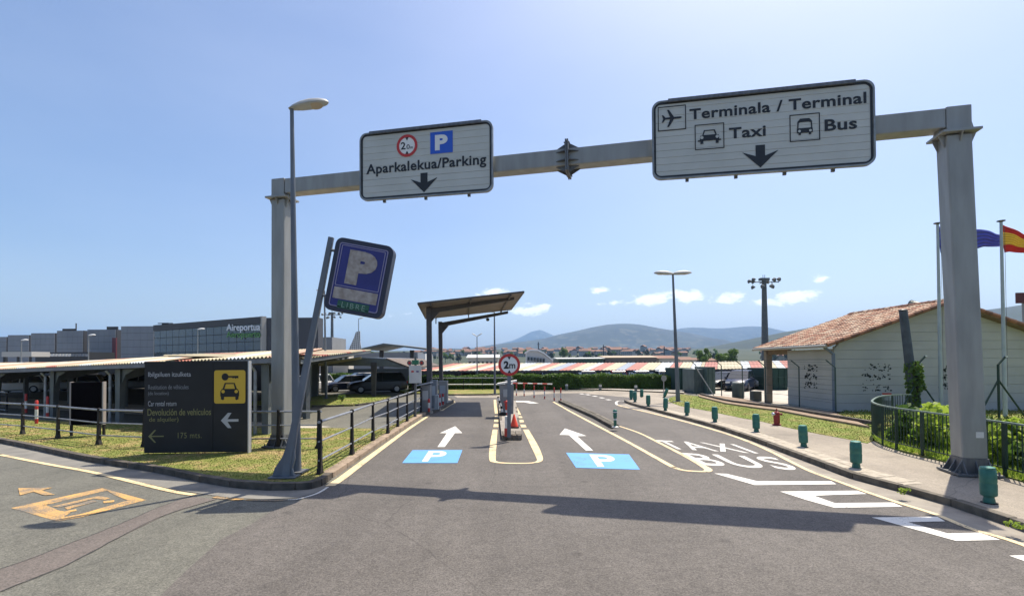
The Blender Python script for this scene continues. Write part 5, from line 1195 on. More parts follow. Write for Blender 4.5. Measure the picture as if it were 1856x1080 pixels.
# wing running away behind the gantry post
wg = thing('carport_wing', 'cream-edged carport wing running back behind the leaning sign', 'carport', G(571, 720))
WG0, WG1 = at(548, 648.5, 18.5), at(673, 634, 40)
def wing_pt(y, left): # right edge follows the photo, left edge 5 m further
    t_ = (y-18.5)/21.5; r_ = WG0.lerp(WG1, t_); rz_ = r_.z
    return Vector((r_.x, y, rz_)) if not left else Vector((r_.x-5.2, y, rz_+.12-.006*(y-18)))
ys = [18.5+i*1.65 for i in range(14)]
for i in range(13):
    a, b_ = wing_pt(ys[i], 0), wing_pt(ys[i+1], 0); c_, d_ = wing_pt(ys[i+1], 1), wing_pt(ys[i], 1)
    corr_sheet(a, b_, c_, d_, [ST_Y, ST_Y, ST_R, ST_Y][i % 4], wg, nc=3)
a, b_ = wing_pt(18.5, 0)-Vector((.06, 0, .22)), wing_pt(40, 0)-Vector((.06, 0, .22)); MB().hexa([a-Vector((.1,0,0)), a, b_, b_-Vector((.1,0,0))], [a+Vector((-.1,0,.16)), a+Vector((0,0,.16)), b_+Vector((0,0,.16)), b_+Vector((-.1,0,.16))]).build('eave_beam', CPG, wg)
for (x, y) in ((571, 720), (556, 729), (588, 712)):
    c = G(x, y); r_ = wing_pt(c.y, 0); c.x = min(c.x, r_.x-.5) if x != 571 else c.x; h_ = wing_pt(c.y, 0).z-.2
    MB().hexa([c+Vector((-.2,-.14,0)), c+Vector((.2,-.14,0)), c+Vector((.2,.14,0)), c+Vector((-.2,.14,0))], [c+Vector((-.3,-.14,h_)), c+Vector((.3,-.14,h_)), c+Vector((.3,.14,h_)), c+Vector((-.3,.14,h_))]).build('column', CPG, wg)
    MB().prism([Vector((r_.x-.1, c.y-.08, h_-.05)), Vector((r_.x-5, c.y-.08, h_+.25)), Vector((r_.x-5, c.y-.08, h_-.05)), Vector((c.x-.3, c.y-.08, h_-.75)), Vector((c.x+.25, c.y-.08, h_-.6))], (0, .16, 0)).build('rafter', CPG, wg)
# gabled carport
Yc = 35.0; gc = thing('gabled_carport', 'gable-ended carport with dark underside sheltering the black cars', 'carport', G(678, 714))
pL, pT1, pT2, pR = at(578, 662, Yc), at(655, 649.5, Yc), at(700, 651, Yc), at(742, 667, Yc); dep = Vector((.6, 11, 0))
for a, b_, m_ in ((pL, pT1, ST_Y), (pT1, pT2, ST_B), (pT2, pR, mat('painted_shade_sheet', (.13, .10, .08), (.09, .07, .06), scale=1, rough=.8))):  # right slope coloured dark to stand for the shaded underside
    for j in range(4):
        q0, q1 = dep*(j/4), dep*((j+.985)/4)
        mb = MB(); mb.hexa([a+q0, b_+q0, b_+q1, a+q1], [a+q0+Vector((0,0,.09)), b_+q0+Vector((0,0,.09)), b_+q1+Vector((0,0,.09)), a+q1+Vector((0,0,.09))]); mb.build('roof_sheet', m_, gc)
for q in (0.0, .33, .66, 1.0):
    o_ = dep*q; dz = Vector((0, 0, .32)); MB().prism([pL+o_-Vector((0,0,.03)), pT1+o_-Vector((0,0,.03)), pT2+o_-Vector((0,0,.03)), pR+o_-Vector((0,0,.03)), pT2+o_-dz*1.6, pT1+o_-dz*1.6], (0, .12, 0)).build('rafter', CPG, gc)
    if q in (.33, .66): continue
    c = Vector(((pT1.x+pT2.x)/2, Yc+dep.y*q, 0)); c.x += o_.x; MB().hexa([c+Vector((-.12,-.1,0)), c+Vector((.12,-.1,0)), c+Vector((.12,.1,0)), c+Vector((-.12,.1,0))], [c+Vector((-.2,-.1,2.5)), c+Vector((.2,-.1,2.5)), c+Vector((.2,.1,2.5)), c+Vector((-.2,.1,2.5))]).build('column', DARKST, gc)
f_ = Vector((0, -.06, 0)); z1_, z2_ = Vector((0, 0, -.05)), Vector((0, 0, .13))
MB().hexa([pL+f_+z1_, pT1+f_+z1_, pT1+z1_-Vector((0,.01,0)), pL+z1_-Vector((0,.01,0))], [pL+f_+z2_, pT1+f_+z2_, pT1+z2_-Vector((0,.01,0)), pL+z2_-Vector((0,.01,0))]).build('fascia', ST_Y, gc)
for j in range(5):
    for a, b_ in ((pL, pT1), (pT2, pR)):
        q = a.lerp(b_, (j+.5)/5)-Vector((0, 0, .06)); MB().tube([q, q+dep], .05, 4).build('purlin', CPG, gc)
# far open shelter
sh = thing('far_shelter', 'distant dark shelter roof on two columns beyond the gabled carport', 'shelter', G(692, 690)); Ys = 60
a, b_, c = at(655, 634, Ys), at(695, 625, Ys), at(772, 634, Ys)
for p_, q_ in ((a, b_), (b_, c)):
    MB().hexa([p_, q_, q_+Vector((1, 8, 0)), p_+Vector((1, 8, 0))], [p_+Vector((0,0,.2)), q_+Vector((0,0,.2)), q_+Vector((1, 8, .2)), p_+Vector((1, 8, .2))]).build('roof_panel', mat('shelter_roof', (.16, .18, .17), (.12, .13, .13), scale=.6, rough=.6), sh)
for x in (692, 747): p = at(x, 690, Ys+3); MB().box((p.x, Ys+3, 2), (.5, .4, 4)).build('column', DARKST, sh)
# far striped carport behind the hedge
fc = thing('far_carport', 'very long far carport with red cream and white striped roof behind the hedge', 'carport', Vector((0, 47, 0)))
Yf, Yb = 46.5, 52.5
xs_l = [(757,ST_R),(778,ST_Y),(800,ST_W),(812,ST_Y),(829,ST_R),(845,ST_Y),(860,ST_W),(866,ST_R),(888,ST_Y),(905,ST_W),(930,ST_Y),(945,ST_W),(960,ST_R),(978,ST_Y),(992,ST_B),(1012,ST_R),(1032,ST_Y),(1055,ST_W),(1068,ST_R),(1090,ST_Y),(1115,ST_B),(1133,ST_R),(1157,ST_Y),(1185,ST_W),(1210,ST_R),(1228,ST_Y),(1250,ST_W),(1268,ST_Y),(1275,ST_R),(1300,ST_Y),(1345,ST_W),(1362,ST_R),(1384,ST_Y),(1410,ST_W),(1425,ST_R),(1450,ST_Y),(1475,ST_W),(1500,ST_R),(1520,None)]
for (x0, m_), (x1, _) in zip(xs_l, xs_l[1:]):
    y0 = np.interp(x0, [690, 1000, 1200, 1430, 1520], [672, 671, 670, 666.5, 665.5]); y1 = np.interp(x1, [690, 1000, 1200, 1430, 1520], [672, 671, 670, 666.5, 665.5])
    a, b_ = at(x0, y0, Yf), at(x1-.5, y1, Yf); sh_ = Vector((2.6, Yb-Yf, .66)) ; c_, d_ = b_+sh_, a+sh_
    corr_sheet(a, b_, c_, d_, m_, fc, nc=max(2, int((b_.x-a.x)/.3)), amp=.02)
for x0 in range(773, 1520, 83):
    y0 = np.interp(x0, [690, 1000, 1200, 1430, 1520], [672, 671, 670, 666.5, 665.5]); a = at(x0, y0, Yf); b_ = at(x0+82, np.interp(x0+82, [690, 1000, 1200, 1430, 1520], [672, 671, 670, 666.5, 665.5]), Yf)
    z_ = Vector((0, 0, -.2)); MB().hexa([a+z_, b_+z_, b_+z_+Vector((0,.1,0)), a+z_+Vector((0,.1,0))], [a-Vector((0,0,.03)), b_-Vector((0,0,.03)), b_+Vector((0,.1,-.03)), a+Vector((0,.1,-.03))]).build('eave_beam', DARKST, fc)
    for yy in (.3, 5.2): MB().box((a.x+.4+(1.9 if yy > 1 else 0), Yf+yy, (a.z-.2)/2), (.3, .25, a.z-.1)).build('column', CPG, fc)
mb = MB(); mb.box((8, 54.5, .9), (52, .2, 1.8)); t = tag(mb.build('screen_wall', mat('dark_back_wall', (.05, .055, .05), rough=.9)), 'dark wall at the back of the far striped carport', 'wall')  # back wall in one even dark colour

# ================================================================== YARD BEHIND THE FENCE
def ybox(name, x0, x1, yt, yb, dep, m_, lab, cat, ribs=0):
    p0 = G(x0, yb); w = (x1-x0)/F*p0.y; h_ = zat(p0.x, p0.y, yt)
    t = thing(name, lab, cat, p0); MB().box(p0+Vector((w/2, dep/2, h_/2)), (w, dep, h_)).build('body', m_, t, bevel=.02)
    for k in range(ribs): MB().box(p0+Vector((w*(k+.5)/ribs, -.03, h_/2)), (.07, .05, h_*.94)).build('rib', m_, t)
    return t
DG = mat('dark_green_screen', (.012, .04, .03), (.018, .055, .04), scale=2, rough=.8); GG = mat('grey_green_metal', (.09, .12, .11), (.07, .095, .088), scale=2, rough=.6)
ybox('green_enclosure', 1233, 1256, 667, 708, 4, DG, 'dark green screened enclosure behind the double street lamp', 'enclosure', 3)
ybox('grey_green_container', 1258, 1281, 669, 713, 2.5, GG, 'grey-green metal container, left of two, behind the yard fence', 'container', 3)
ybox('grey_green_container', 1282, 1297, 665, 714, 2.5, mat('green_metal2', (.06, .10, .085), rough=.6), 'darker green container, right of two, behind the yard fence', 'container', 2)
ybox('green_shed', 1386, 1428, 667, 707, 3, DG, 'dark green shed seen through the open porch', 'shed', 4)
p = G(1338, 722); t = thing('tall_bin', 'tall round grey-green bin standing inside the yard fence', 'bin', p); h_ = zat(p.x, p.y, 692)
MB().lathe([(.32, 0), (.36, .05), (.36, h_-.15), (.33, h_-.12)], c=p, n=20).build('body', GG, t, smooth=True); MB().lathe([(.38, h_-.14), (.38, h_-.04), (.3, h_)], c=p, n=20).build('lid', mat('bin_lid', (.17, .2, .19), rough=.5), t, smooth=True)
for k in range(10): a = 2*math.pi*k/10; MB().box(p+Vector((.36*math.cos(a), .36*math.sin(a), h_*.45)), (.03, .03, h_*.7), rz=a).build('rib', GG, t)
ybox('utility_box', 1366, 1381, 709, 727, .5, mat('dark_box', (.05, .06, .055), rough=.6), 'low dark utility box at the foot of the porch column', 'box')
# chain fence with cranked posts
fp = FB[1:]; fps = [G(x, y, .1) for x, y in [(1262,715.5)]+fp]
cf = thing('cranked_post_fence', 'green cranked steel posts and wires of the yard fence before the tiled house', 'fence', fps[0])
FG = mat('fence_green', (.03, .06, .055), (.045, .08, .07), scale=5, rough=.5)
tops = []
for p in fps:
    MB().tube([p, p+Vector((0, 0, 2.05)), p+Vector((-.34, .1, 2.38))], .03, 8).build('post', FG, cf); tops.append(p+Vector((0, 0, 2.05)))
for hh in (.15, .6, 1.05, 1.5, 1.95): 
    for a, b_ in zip(fps, fps[1:]): MB().tube([a+Vector((0,0,hh)), b_+Vector((0,0,hh))], .008, 3).build('wire', FG, cf)
for u in (.35, .7, 1.0):
    for a, b_ in zip(tops, tops[1:]): q = Vector((-.34*u, .1*u, .33*u)); MB().tube([a+q, b_+q], .007, 3).build('wire', FG, cf)
a = fps[0]+Vector((0, 0, 1.9)); MB().tube([a, fps[0]+Vector((.9, -.8, 0))], .035, 6).build('brace', GALV, cf)
def net(cols): pass

# ================================================================== TILED HOUSE
C0 = G(1513, 746, .1); hx, hy = C0.x, C0.y
house = thing('tiled_house', 'pale boarded house with a terracotta tiled gable roof and open porch', 'house', Vector((hx, hy, .1)))
WALL = mat('house_wall', (.46, .45, .405), (.41, .40, .36), scale=.9, rough=.8, bump=.08, bscale=30)
EX, EZ = hx-.5, 3.17; RX, RZ = 20.0, 5.12; sl_ = (RZ-EZ)/(RX-EX); YN, YF2 = hy-.38, 29.4; Yw = hx*1.8+.05; XR = 2*RX-EX
def roof_z(x): return EZ+sl_*(x-EX) if x < RX else RZ-sl_*(x-RX)
MB().box((hx+.1+5.7, hy+.2+1.8, 1.4), (11.2, 3.4, 2.9)).build('wall', WALL, house)
# gable boards
bh = .405; z = .1; j = 0
while z < RZ-.35:
    z1 = z+bh-.010
    def xlo(zz): return max(hx, EX+(zz+.12-EZ)/sl_)
    def xhi(zz): return min(XR-.5, XR-(zz+.12-EZ)/sl_)
    if xhi(z)-xlo(z) < .5: break
    pts = [(xlo(z), z), (xhi(z), z), (xhi(z1), z1), (xlo(z1), z1)]
    mb = MB(); mb.prism([Vector((x, hy, zz)) for x, zz in pts], (0, .16, 0)); mb.build('wall_board', WALL, house, bevel=.006)
    if z < 3.0:
        zz1 = min(z1, 3.0); mb = MB(); mb.box((hx-.002+.08, (hy+.17+Yw)/2, (z+zz1)/2), (.16, Yw-hy-.17, zz1-z)); mb.build('wall_board', WALL, house, bevel=.006)
    z += bh; j += 1
mb = MB(); mb.prism([Vector((hx+.03, hy+.03, .1)), Vector((XR-.53, hy+.03, .1)), Vector((XR-.53, hy+.03, 3.1)), Vector((RX, hy+.03, RZ-.15)), Vector((hx+.03, hy+.03, 3.1))], (0, .1, 0)); mb.build('wall_core', mat('board_joint', (.34, .335, .30), rough=.9), house)
mb = MB(); mb.box((hx+.08, (hy+Yw)/2+.1, 1.5), (.1, Yw-hy-.3, 3.0)); mb.build('wall_core', MATS['board_joint'], house)
PORCH = mat('porch_wood', (.24, .17, .10), (.18, .13, .08), scale=4, rough=.7)
p = G(1375, 727, 0); mb = MB(); mb.box((hx+.1, 29.0, 1.5), (.32, .32, 3.0)); mb.build('porch_column', mat('porch_column', (.30, .25, .19), (.23, .19, .15), scale=3, rough=.8), house)
MB().box((hx+.1, (Yw+29.2)/2, 2.93), (.2, 29.3-Yw, .26)).build('porch_beam', PORCH, house)
MB().box((hx+3.5, 29.1, 2.93), (6.8, .2, .26)).build('porch_beam', PORCH, house)
# roof slab
mb = MB(); th = Vector((0, 0, -.1))
e0, e1, r0_, r1_ = Vector((EX, YN, EZ)), Vector((EX, YF2, EZ)), Vector((RX, YN, RZ)), Vector((RX, YF2, RZ))
mb.hexa([e0+th, r0_+th, r1_+th, e1+th], [e0, r0_, r1_, e1]); mb.build('roof_deck', PORCH, house)
f0, f1 = Vector((XR, YN, EZ)), Vector((XR, YF2, EZ)); mb = MB(); mb.hexa([r0_+th, f0+th, f1+th, r1_+th], [r0_, f0, f1, r1_]); mb.build('roof_deck', PORCH, house)
MB().tube([Vector((EX-.06, YN, EZ-.05)), Vector((EX-.06, YF2, EZ-.05))], .085, 8).build('gutter', mat('gutter_zinc', (.40, .38, .33), rough=.5, metal=.3), house)
MB().tube([Vector((hx-.08, hy-.08, .15)), Vector((hx-.08, hy-.08, 2.75)), Vector((EX-.03, hy-.15, EZ-.1))], .07, 10).build('downpipe', mat('downpipe_grey', (.15, .18, .23), rough=.5), house, smooth=True)
# tiles: each a tapered half barrel
def tile_mesh():
    mb = MB(); n_ = 5; Lt = .46
    for (y_, r_) in ((0, .105), (Lt, .085)):
        for j in range(n_+1):
            a = math.pi*j/n_; mb.v.append((math.cos(a)*r_, y_, math.sin(a)*r_*.75))
    for j in range(n_): mb.f.append((j, j+1, j+n_+2, j+n_+1))
    for (y_, r_) in ((0, .09),):
        for j in range(n_+1): a = math.pi*j/n_; mb.v.append((math.cos(a)*r_, y_, math.sin(a)*r_*.62))
    b0 = 2*(n_+1)
    for j in range(n_): mb.f.append((j+1, j, b0+j, b0+j+1))
    return mb
TILES = [mat('terracotta_a', (.36, .17, .10), (.24, .11, .07), scale=5, rough=.85), mat('terracotta_b', (.46, .30, .20), (.34, .20, .13), scale=5, rough=.85), mat('terracotta_c', (.24, .12, .08), (.15, .08, .055), scale=5, rough=.9), mat('terracotta_d', (.50, .39, .29), (.36, .26, .18), scale=6, rough=.9)]
tm = tile_mesh(); tmes = []
for m_ in TILES: me = tm.mesh('tile', True); me.materials.append(m_); tmes.append(me)
ang = math.atan(sl_); Ls = math.hypot(RX-EX, RZ-EZ); nrow = int(Ls/.38)+1; ncol = int((YF2-YN)/.21)
rest = [MB() for _ in TILES]; cnt = 0
def tile_basis(left):
    d = Vector((1 if left else -1, 0, sl_)).normalized(); nn = Vector((-sl_ if left else sl_, 0, 1)).normalized(); s_ = d.cross(nn); return s_, d, nn
for left in (True, False):
    s_, d, nn = tile_basis(left); o_ = e0 if left else f0
    for c in range(ncol+1):
        for r_ in range(nrow):
            base_ = o_+Vector((0, .1+c*.21+random.uniform(-.008, .008), 0))+d*(r_*.38-.06)+nn*(.012+random.uniform(0, .014))
            tilt_ = random.uniform(-.03, .03); M4 = Matrix(((s_.x, d.x, nn.x, base_.x), (s_.y, d.y, nn.y, base_.y), (s_.z, d.z, nn.z, base_.z), (0, 0, 0, 1)))@Matrix.Rotation(tilt_, 4, 'Z')@Matrix.Rotation(-.04, 4, 'X')
            mi = random.choices(range(4), (4, 4, 3, 4))[0]
            if left and c < 17 and cnt < 290:
                o = bpy.data.objects.new('roof_tile', tmes[mi]); COL.objects.link(o); o.parent = house
                o.matrix_parent_inverse = Matrix.Identity(4); o.matrix_basis = Matrix.Translation(-WL[house])@M4; cnt += 1
            else:
                R_ = rest[mi]; i = len(R_.v); R_.v += [tuple(M4@Vector(v)) for v in tm.v]; R_.f += [tuple(i+x for x in f) for f in tm.f]
for R_, m_ in zip(rest, TILES): o = R_.build('roof_tiles', m_, house, smooth=True); o['kind'] = 'stuff'
# ridge and verge tiles
for k in range(int((YF2-YN)/.4)): 
    q = Vector((RX, YN+k*.4, RZ+.03+random.uniform(0,.02))); mb = MB(); mb.tube([q, q+Vector((0, .42, 0))], [.13, .11], 8); mb.build('ridge_tile', random.choice(TILES), house)
for left in (True, False):
    s_, d, nn = tile_basis(left); o_ = e0 if left else f0
    for r_ in range(nrow): q = o_+d*(r_*.38-.05)+nn*.02+Vector((0, -.02, 0)); MB().tube([q, q+d*.42], [.095, .08], 7).build('verge_tile', TILES[2 if r_ % 2 else 0], house)
# ventilation holes pierced in the wall
HOLE = mat('pierced_hole', (.035, .042, .036), rough=.9)
def holes(x0, x1, y0, y1, face, seed):
    rn = random.Random(seed); mb = MB()
    for row in range(3):
        for k in range(30):
            px = rn.uniform(x0, x1); py = lerp(y0, y1, (row+.12+.72*rn.random())/3)
            rr_ = rn.uniform(.7, 2.3)/F*hy*(1.5 if rn.random() < .12 else 1)
            if face == 'g': c = on_plane(px, py, Vector((0, hy-.004, 0)), Vector((0, 1, 0))); ax1, ax2, nv = Vector((1,0,0)), Vector((0,0,1)), Vector((0,.003,0))
            else: c = on_plane(px, py, Vector((hx-.006, 0, 0)), Vector((1, 0, 0))); ax1, ax2, nv = Vector((0,1,0))*1.6, Vector((0,0,1)), Vector((.003,0,0))
            pts = []
            for q in range(6): a = 2*math.pi*q/6+rn.random()*.5; f_ = rn.uniform(.8, 1.1); pts.append(c+ax1*math.cos(a)*rr_*f_+ax2*math.sin(a)*rr_*f_*.8)
            mb.prism(pts, nv)
    o = mb.build('vent_holes', HOLE, house); o['kind'] = 'stuff'
holes(1563, 1616, 657, 711, 'g', 3); holes(1458, 1481, 659, 706, 'l', 5); holes(1702, 1722, 660, 708, 'g', 8)
q = at(1652, 549.5, 26); MB().tube([q, at(1688, 558, 25)], .14, 10).build('roof_pipe', mat('pipe_greenish', (.16, .20, .17), rough=.5), house, smooth=True); MB().tube([q+Vector((-.05,-.02,0)), q+Vector((.12, 0, -.03))], .17, 10).build('pipe_cap', GALV_D, house)
MB().box(at(1672, 557, 25.5)-Vector((0,0,.2)), (.5, .4, .6)).build('pipe_base', DARKST, house)
p = on_plane(1607, 716, Vector((0, hy-.3, 0)), Vector((0, 1, 0))); p.z = .1; t = thing('warning_board', 'small white board with red header on the lawn before the house wall', 'sign', p)
c = Vector((p.x, p.y, zat(p.x, p.y, 719))); MB().box(c, (.42, .03, .3)).build('board', WHITEP, t); MB().box(c+Vector((0, -.018, .14)), (.42, .01, .07)).build('header', RED, t); MB().tube([p, c], .02, 6).build('post', GALV, t)

# leaning dark pole with ivy
p = G(1660, 752, .17); q = at(1637, 564, p.y); t = thing('leaning_pole', 'thick dark leaning pole in front of the tiled house wall', 'pole', p)
MB().tube([p, q], [.19, .15], 12).build('shaft', mat('dark_blue_pole', (.07, .085, .11), (.05, .06, .08), scale=3, rough=.6), t, smooth=True); MB().lathe([(.16, 0), (.16, .05), (.1, .09)], c=q, n=12).build('cap', DARKST, t)
def braced(px, py, yt, lab, s_=1):
    p = G(px, py, .17); t = thing('braced_fence_post', lab, 'fence post', p, 'braced green posts'); h_ = zat(p.x, p.y, yt)-.17
    MB().tube([p, p+Vector((0, 0, h_-.32)), p+Vector((.30, 0, h_))], .045, 8).build('post', GREEND, t)
    MB().lathe([(.06, 0), (.06, .05)], c=p+Vector((.31, 0, h_-.03)), n=8).build('tip', WHITEP, t)
    for dx in (-.95, .95): MB().tube([p+Vector((0, 0, h_*.62)), p+Vector((dx, -.1, 0))], .035, 6).build('brace', GREEND, t)
    return t
braced(1666, 753, 645, 'braced green fence post with cranked top wrapped in ivy beside the leaning pole'); braced(1811, 757, 646, 'braced green fence post with cranked top right of the gantry post')

# ================================================================== CURVED GREEN RAILING
rb = [G(x, y, .13) for x, y in RB]
t = thing('curved_railing', 'dark green picket railing curving round the planting bed with a pale top rail', 'railing', rb[0])
rs = smooth_line(rb, 8); HR = 1.06
L_, R2 = offset_line(rs, .055)
zt_ = Vector((0, 0, HR)); mb = MB()
for k in range(len(rs)-1):
    mb.hexa([L_[k]+zt_, R2[k]+zt_, R2[k+1]+zt_, L_[k+1]+zt_], [L_[k]+zt_*1.035, R2[k]+zt_*1.035, R2[k+1]+zt_*1.035, L_[k+1]+zt_*1.035])
mb.build('top_rail', mat('pale_rail_top', (.22, .28, .25), (.10, .15, .12), scale=9, rough=.35, metal=.2), t)  # top rail paler than the pickets
mb = MB(); a = Vector((0,0,.16))
for k in range(len(rs)-1): mb.tube([rs[k]+a, rs[k+1]+a], .016, 4)
mb.build('bottom_rail', GREEND, t)
pk = MB(); pk.box((0, 0, .62), (.016, .016, .90)); pkm = pk.mesh('picket'); pkm.materials.append(GREEND)
for q in resample(rs, .115): o = bpy.data.objects.new('picket', pkm); COL.objects.link(o); o.parent = t; o.location = q-rb[0]
pm = MB(); pm.box((0, 0, .53), (.05, .05, 1.06)); pmm = pm.mesh('post'); pmm.materials.append(GREEND)
for q in [rb[0], rb[1], rb[3], rb[5], rb[6], rb[7], rb[9], rb[10], rb[11]]: o = bpy.data.objects.new('post', pmm); COL.objects.link(o); o.parent = t; o.location = q-rb[0]; o.rotation_euler.z = random.random()
# guardrail in front of the hedge
p0 = G(806, 706, .1); t = thing('pipe_guardrail', 'long low pipe guardrail with white band in front of the left half of the hedge', 'railing', p0); g0 = [G(x, 706, .1) for x in (775, 806, 840, 875, 910, 930)]
for hh, rr_, m_ in ((1.0, .035, RAILM), (.45, .05, WHITEP)): MB().tube([q+Vector((0,0,hh)) for q in g0], rr_, 6).build('rail', m_, t)
for q in g0: MB().tube([q, q+Vector((0,0,1.0))], .035, 6).build('post', IRON, t)

# ================================================================== FLAGS
def flag_pole(px, py, yt, lab):
    p = G(px, py, .17); h_ = zat(p.x, p.y, yt)-.17; t = thing('flagpole', lab, 'flagpole', p, 'flagpoles beside the house')
    MB().tube([p, p+Vector((-.0, 0, h_))], [.075, .05], 10).build('pole', mat('flagpole_grey', (.42, .46, .47), (.36, .40, .41), scale=3, rough=.4), t, smooth=True)
    MB().lathe([(.04, 0), (.14, .04), (.14, .07), (.05, .09)], c=p+Vector((0, 0, h_)), n=12).build('finial', GALV_D, t)
    MB().tube([p+Vector((.08, -.05, 1.2)), p+Vector((.09, -.05, h_-.2))], .008, 3).build('halyard', GALV_D, t)
    return p, h_
def flag(p, h_, w, hh, bands, lab, droop, seed, nm='flag'):
    ns, nv_ = 26, 12; top = p+Vector((.07, 0, h_-.12))
    def P(u, v):
        x = u*w; y = math.sin(u*7+seed+v*1.5)*.10*u*1.6+.05*math.sin(u*15+v*4); z = -v*hh*(1-.25*u) - droop*u*(1-v*.72) + .05*math.sin(u*9+seed)
        return top+Vector((x, y, z))
    t = thing(nm, lab, 'flag', top)
    v0 = 0
    for k, (v1, m_) in enumerate(bands):
        mb = MB(); r = 5
        for j in range(r):
            a, b_ = lerp(v0, v1, j/r), lerp(v0, v1, (j+1)/r)
            mb.strip([P(i/ns, a) for i in range(ns+1)], [P(i/ns, b_) for i in range(ns+1)])
        o = mb.build('cloth_band' if len(bands) > 1 else 'cloth', m_, t, smooth=True); s_ = o.modifiers.new('thick', 'SOLIDIFY'); s_.thickness = .006; v0 = v1
    return t
def cloth(name, c):
    m_ = mat(name, c, rough=.8); tr_ = m_.node_tree; p_ = next(n for n in tr_.nodes if n.type == 'BSDF_PRINCIPLED'); o_ = next(n for n in tr_.nodes if n.type == 'OUTPUT_MATERIAL')
    tl = tr_.nodes.new('ShaderNodeBsdfTranslucent'); tl.inputs[0].default_value = (*c, 1); mx = tr_.nodes.new('ShaderNodeMixShader'); mx.inputs[0].default_value = .45
    tr_.links.new(p_.outputs[0], mx.inputs[1]); tr_.links.new(tl.outputs[0], mx.inputs[2]); tr_.links.new(mx.outputs[0], o_.inputs[0]); return m_
CB, CR, CY = cloth('flag_blue', (.14, .17, .52)), cloth('flag_red', (.62, .06, .04)), cloth('flag_yellow', (.75, .55, .08))
p, h_ = flag_pole(1706, 750, 407, 'left pale flagpole, partly hidden by the right gantry post'); flag(p, h_, .95, 1.15, [(1, CB)], 'plain blue flag hanging from the left flagpole behind the gantry post', .15, 1.0)
p, h_ = flag_pole(1745, 751, 407, 'middle flagpole standing right behind the gantry post'); flag(p, h_, 1.85, .95, [(1, CB)], 'blue flag flying between the gantry post and the right flagpole', .25, 2.6)
p, h_ = flag_pole(1822, 754, 403, 'right pale flagpole standing clear of the gantry post'); flag(p, h_, 1.9, 1.15, [(.25, CR), (.72, CY), (1, CR)], 'red and yellow striped flag flying from the right flagpole', .75, .4)
p = Vector((at(1858, 600, 34).x, 34, 0)); t = thing('maroon_board', 'dark maroon board on a post at the right edge above the house roof', 'sign', p); c = at(1862, 540, 34)
MB().box(c, (1.5, .15, .72)).build('board', mat('maroon_paint', (.10, .018, .015), rough=.6), t); MB().tube([p, Vector((p.x, 34.1, c.z))], .08, 8).build('post', GALV, t)

# ================================================================== TERMINAL
TP = mat('terminal_panel', (.20, .22, .25), (.17, .19, .22), scale=.2, rough=.5, metal=.1)
TG = mat('terminal_glass', (.05, .07, .085), (.07, .09, .10), scale=.15, rough=.12, spec=.8)
TD = mat('terminal_dark', (.03, .033, .038), (.04, .042, .048), scale=.1, rough=.6)
term = thing('airport_terminal', 'long dark grey airport terminal with stepped blocks and a glass end reading Aireportua', 'building', Vector((-60, 105, 0)))
blocks = [(-260,-190,622,170),(-186,-116,618,163),(-112,-60,614,157),(-57,12,610.5,150),(15,53,607,147),(57,99.5,603.5,135),(104,151,599,126),(159,210,597,121),(220,279.5,591,112)]
for k, (x0, x1, yt, Yb_) in enumerate(blocks):
    a, b_ = at(x0, yt, Yb_), at(x1, yt, Yb_); zt_ = (a.z+b_.z)/2
    MB().box(((a.x+b_.x)/2, Yb_+10.2, zt_/2), (b_.x-a.x, 20, zt_)).build('block', TD, term)
    nc, nr = 5, 7; w = (b_.x-a.x)/nc; h_ = (zt_)/nr
    pme = MB().box((0, -.06, 0), (w-.03, .12, h_-.05)).mesh('cladding_panel'); pme.materials.append(TP)
    for i in range(nc):
        for j in range(nr):
            if zt_*(j+1)/nr < 2.5: continue
            o = bpy.data.objects.new('cladding_panel', pme); COL.objects.link(o); o.parent = term; o.location = Vector((a.x+w*(i+.5), Yb_+.2-.2, h_*(j+.5)))-WL[term]
ga, gb_ = at(280, 591, 109), at(475, 577, 90); gz = (ga.z+gb_.z)/2; gd = (gb_-ga); gd.z = 0; gw = gd.length; gd.normalize(); gnn = Vector((-gd.y, gd.x, 0)); grz_ = math.atan2(gd.y, gd.x); ga.z = 0
mb = MB(); mb.hexa([ga+gnn*.3, ga+gd*gw+gnn*.3, ga+gd*gw+gnn*2.5, ga+gnn*14], [ga+gnn*.3+Vector((0,0,gz)), ga+gd*gw+gnn*.3+Vector((0,0,gz)), ga+gd*gw+gnn*2.5+Vector((0,0,gz)), ga+gnn*14+Vector((0,0,gz))]); mb.build('hall', TD, term)
nc, nr = 15, 6; w = gw/nc; h_ = (gz-1.0)/nr; pme = MB().box((0, 0, 0), (w-.12, .1, h_-.1)).mesh('glass_pane'); pme.materials.append(TG)
for i in range(nc):
    for j in range(1, nr):
        o = bpy.data.objects.new('glass_pane', pme); COL.objects.link(o); o.parent = term; q = ga+gd*(w*(i+.5))+Vector((0, 0, h_*(j+.5))); o.location = q-WL[term]; o.rotation_euler.z = grz_
q0, q1 = ga-gnn*.25, ga+gd*gw-gnn*.25
mb = MB(); mb.hexa([q0+Vector((0,0,gz-1)), q1+Vector((0,0,gz-1)), q1+gnn*.5+Vector((0,0,gz-1)), q0+gnn*.5+Vector((0,0,gz-1))], [q0+Vector((0,0,gz+.25)), q1+Vector((0,0,gz+.25)), q1+gnn*.5+Vector((0,0,gz+.25)), q0+gnn*.5+Vector((0,0,gz+.25))]); mb.build('fascia', TD, term)
mb = MB(); mb.hexa([q1-gd*.1, q1+gd*.45, q1+gd*.45+gnn*.8, q1-gd*.1+gnn*.8], [p+Vector((0,0,gz+.3)) for p in (q1-gd*.1, q1+gd*.45, q1+gd*.45+gnn*.8, q1-gd*.1+gnn*.8)]); mb.build('corner_mullion', mat('pale_mullion', (.33, .32, .29), rough=.5), term)
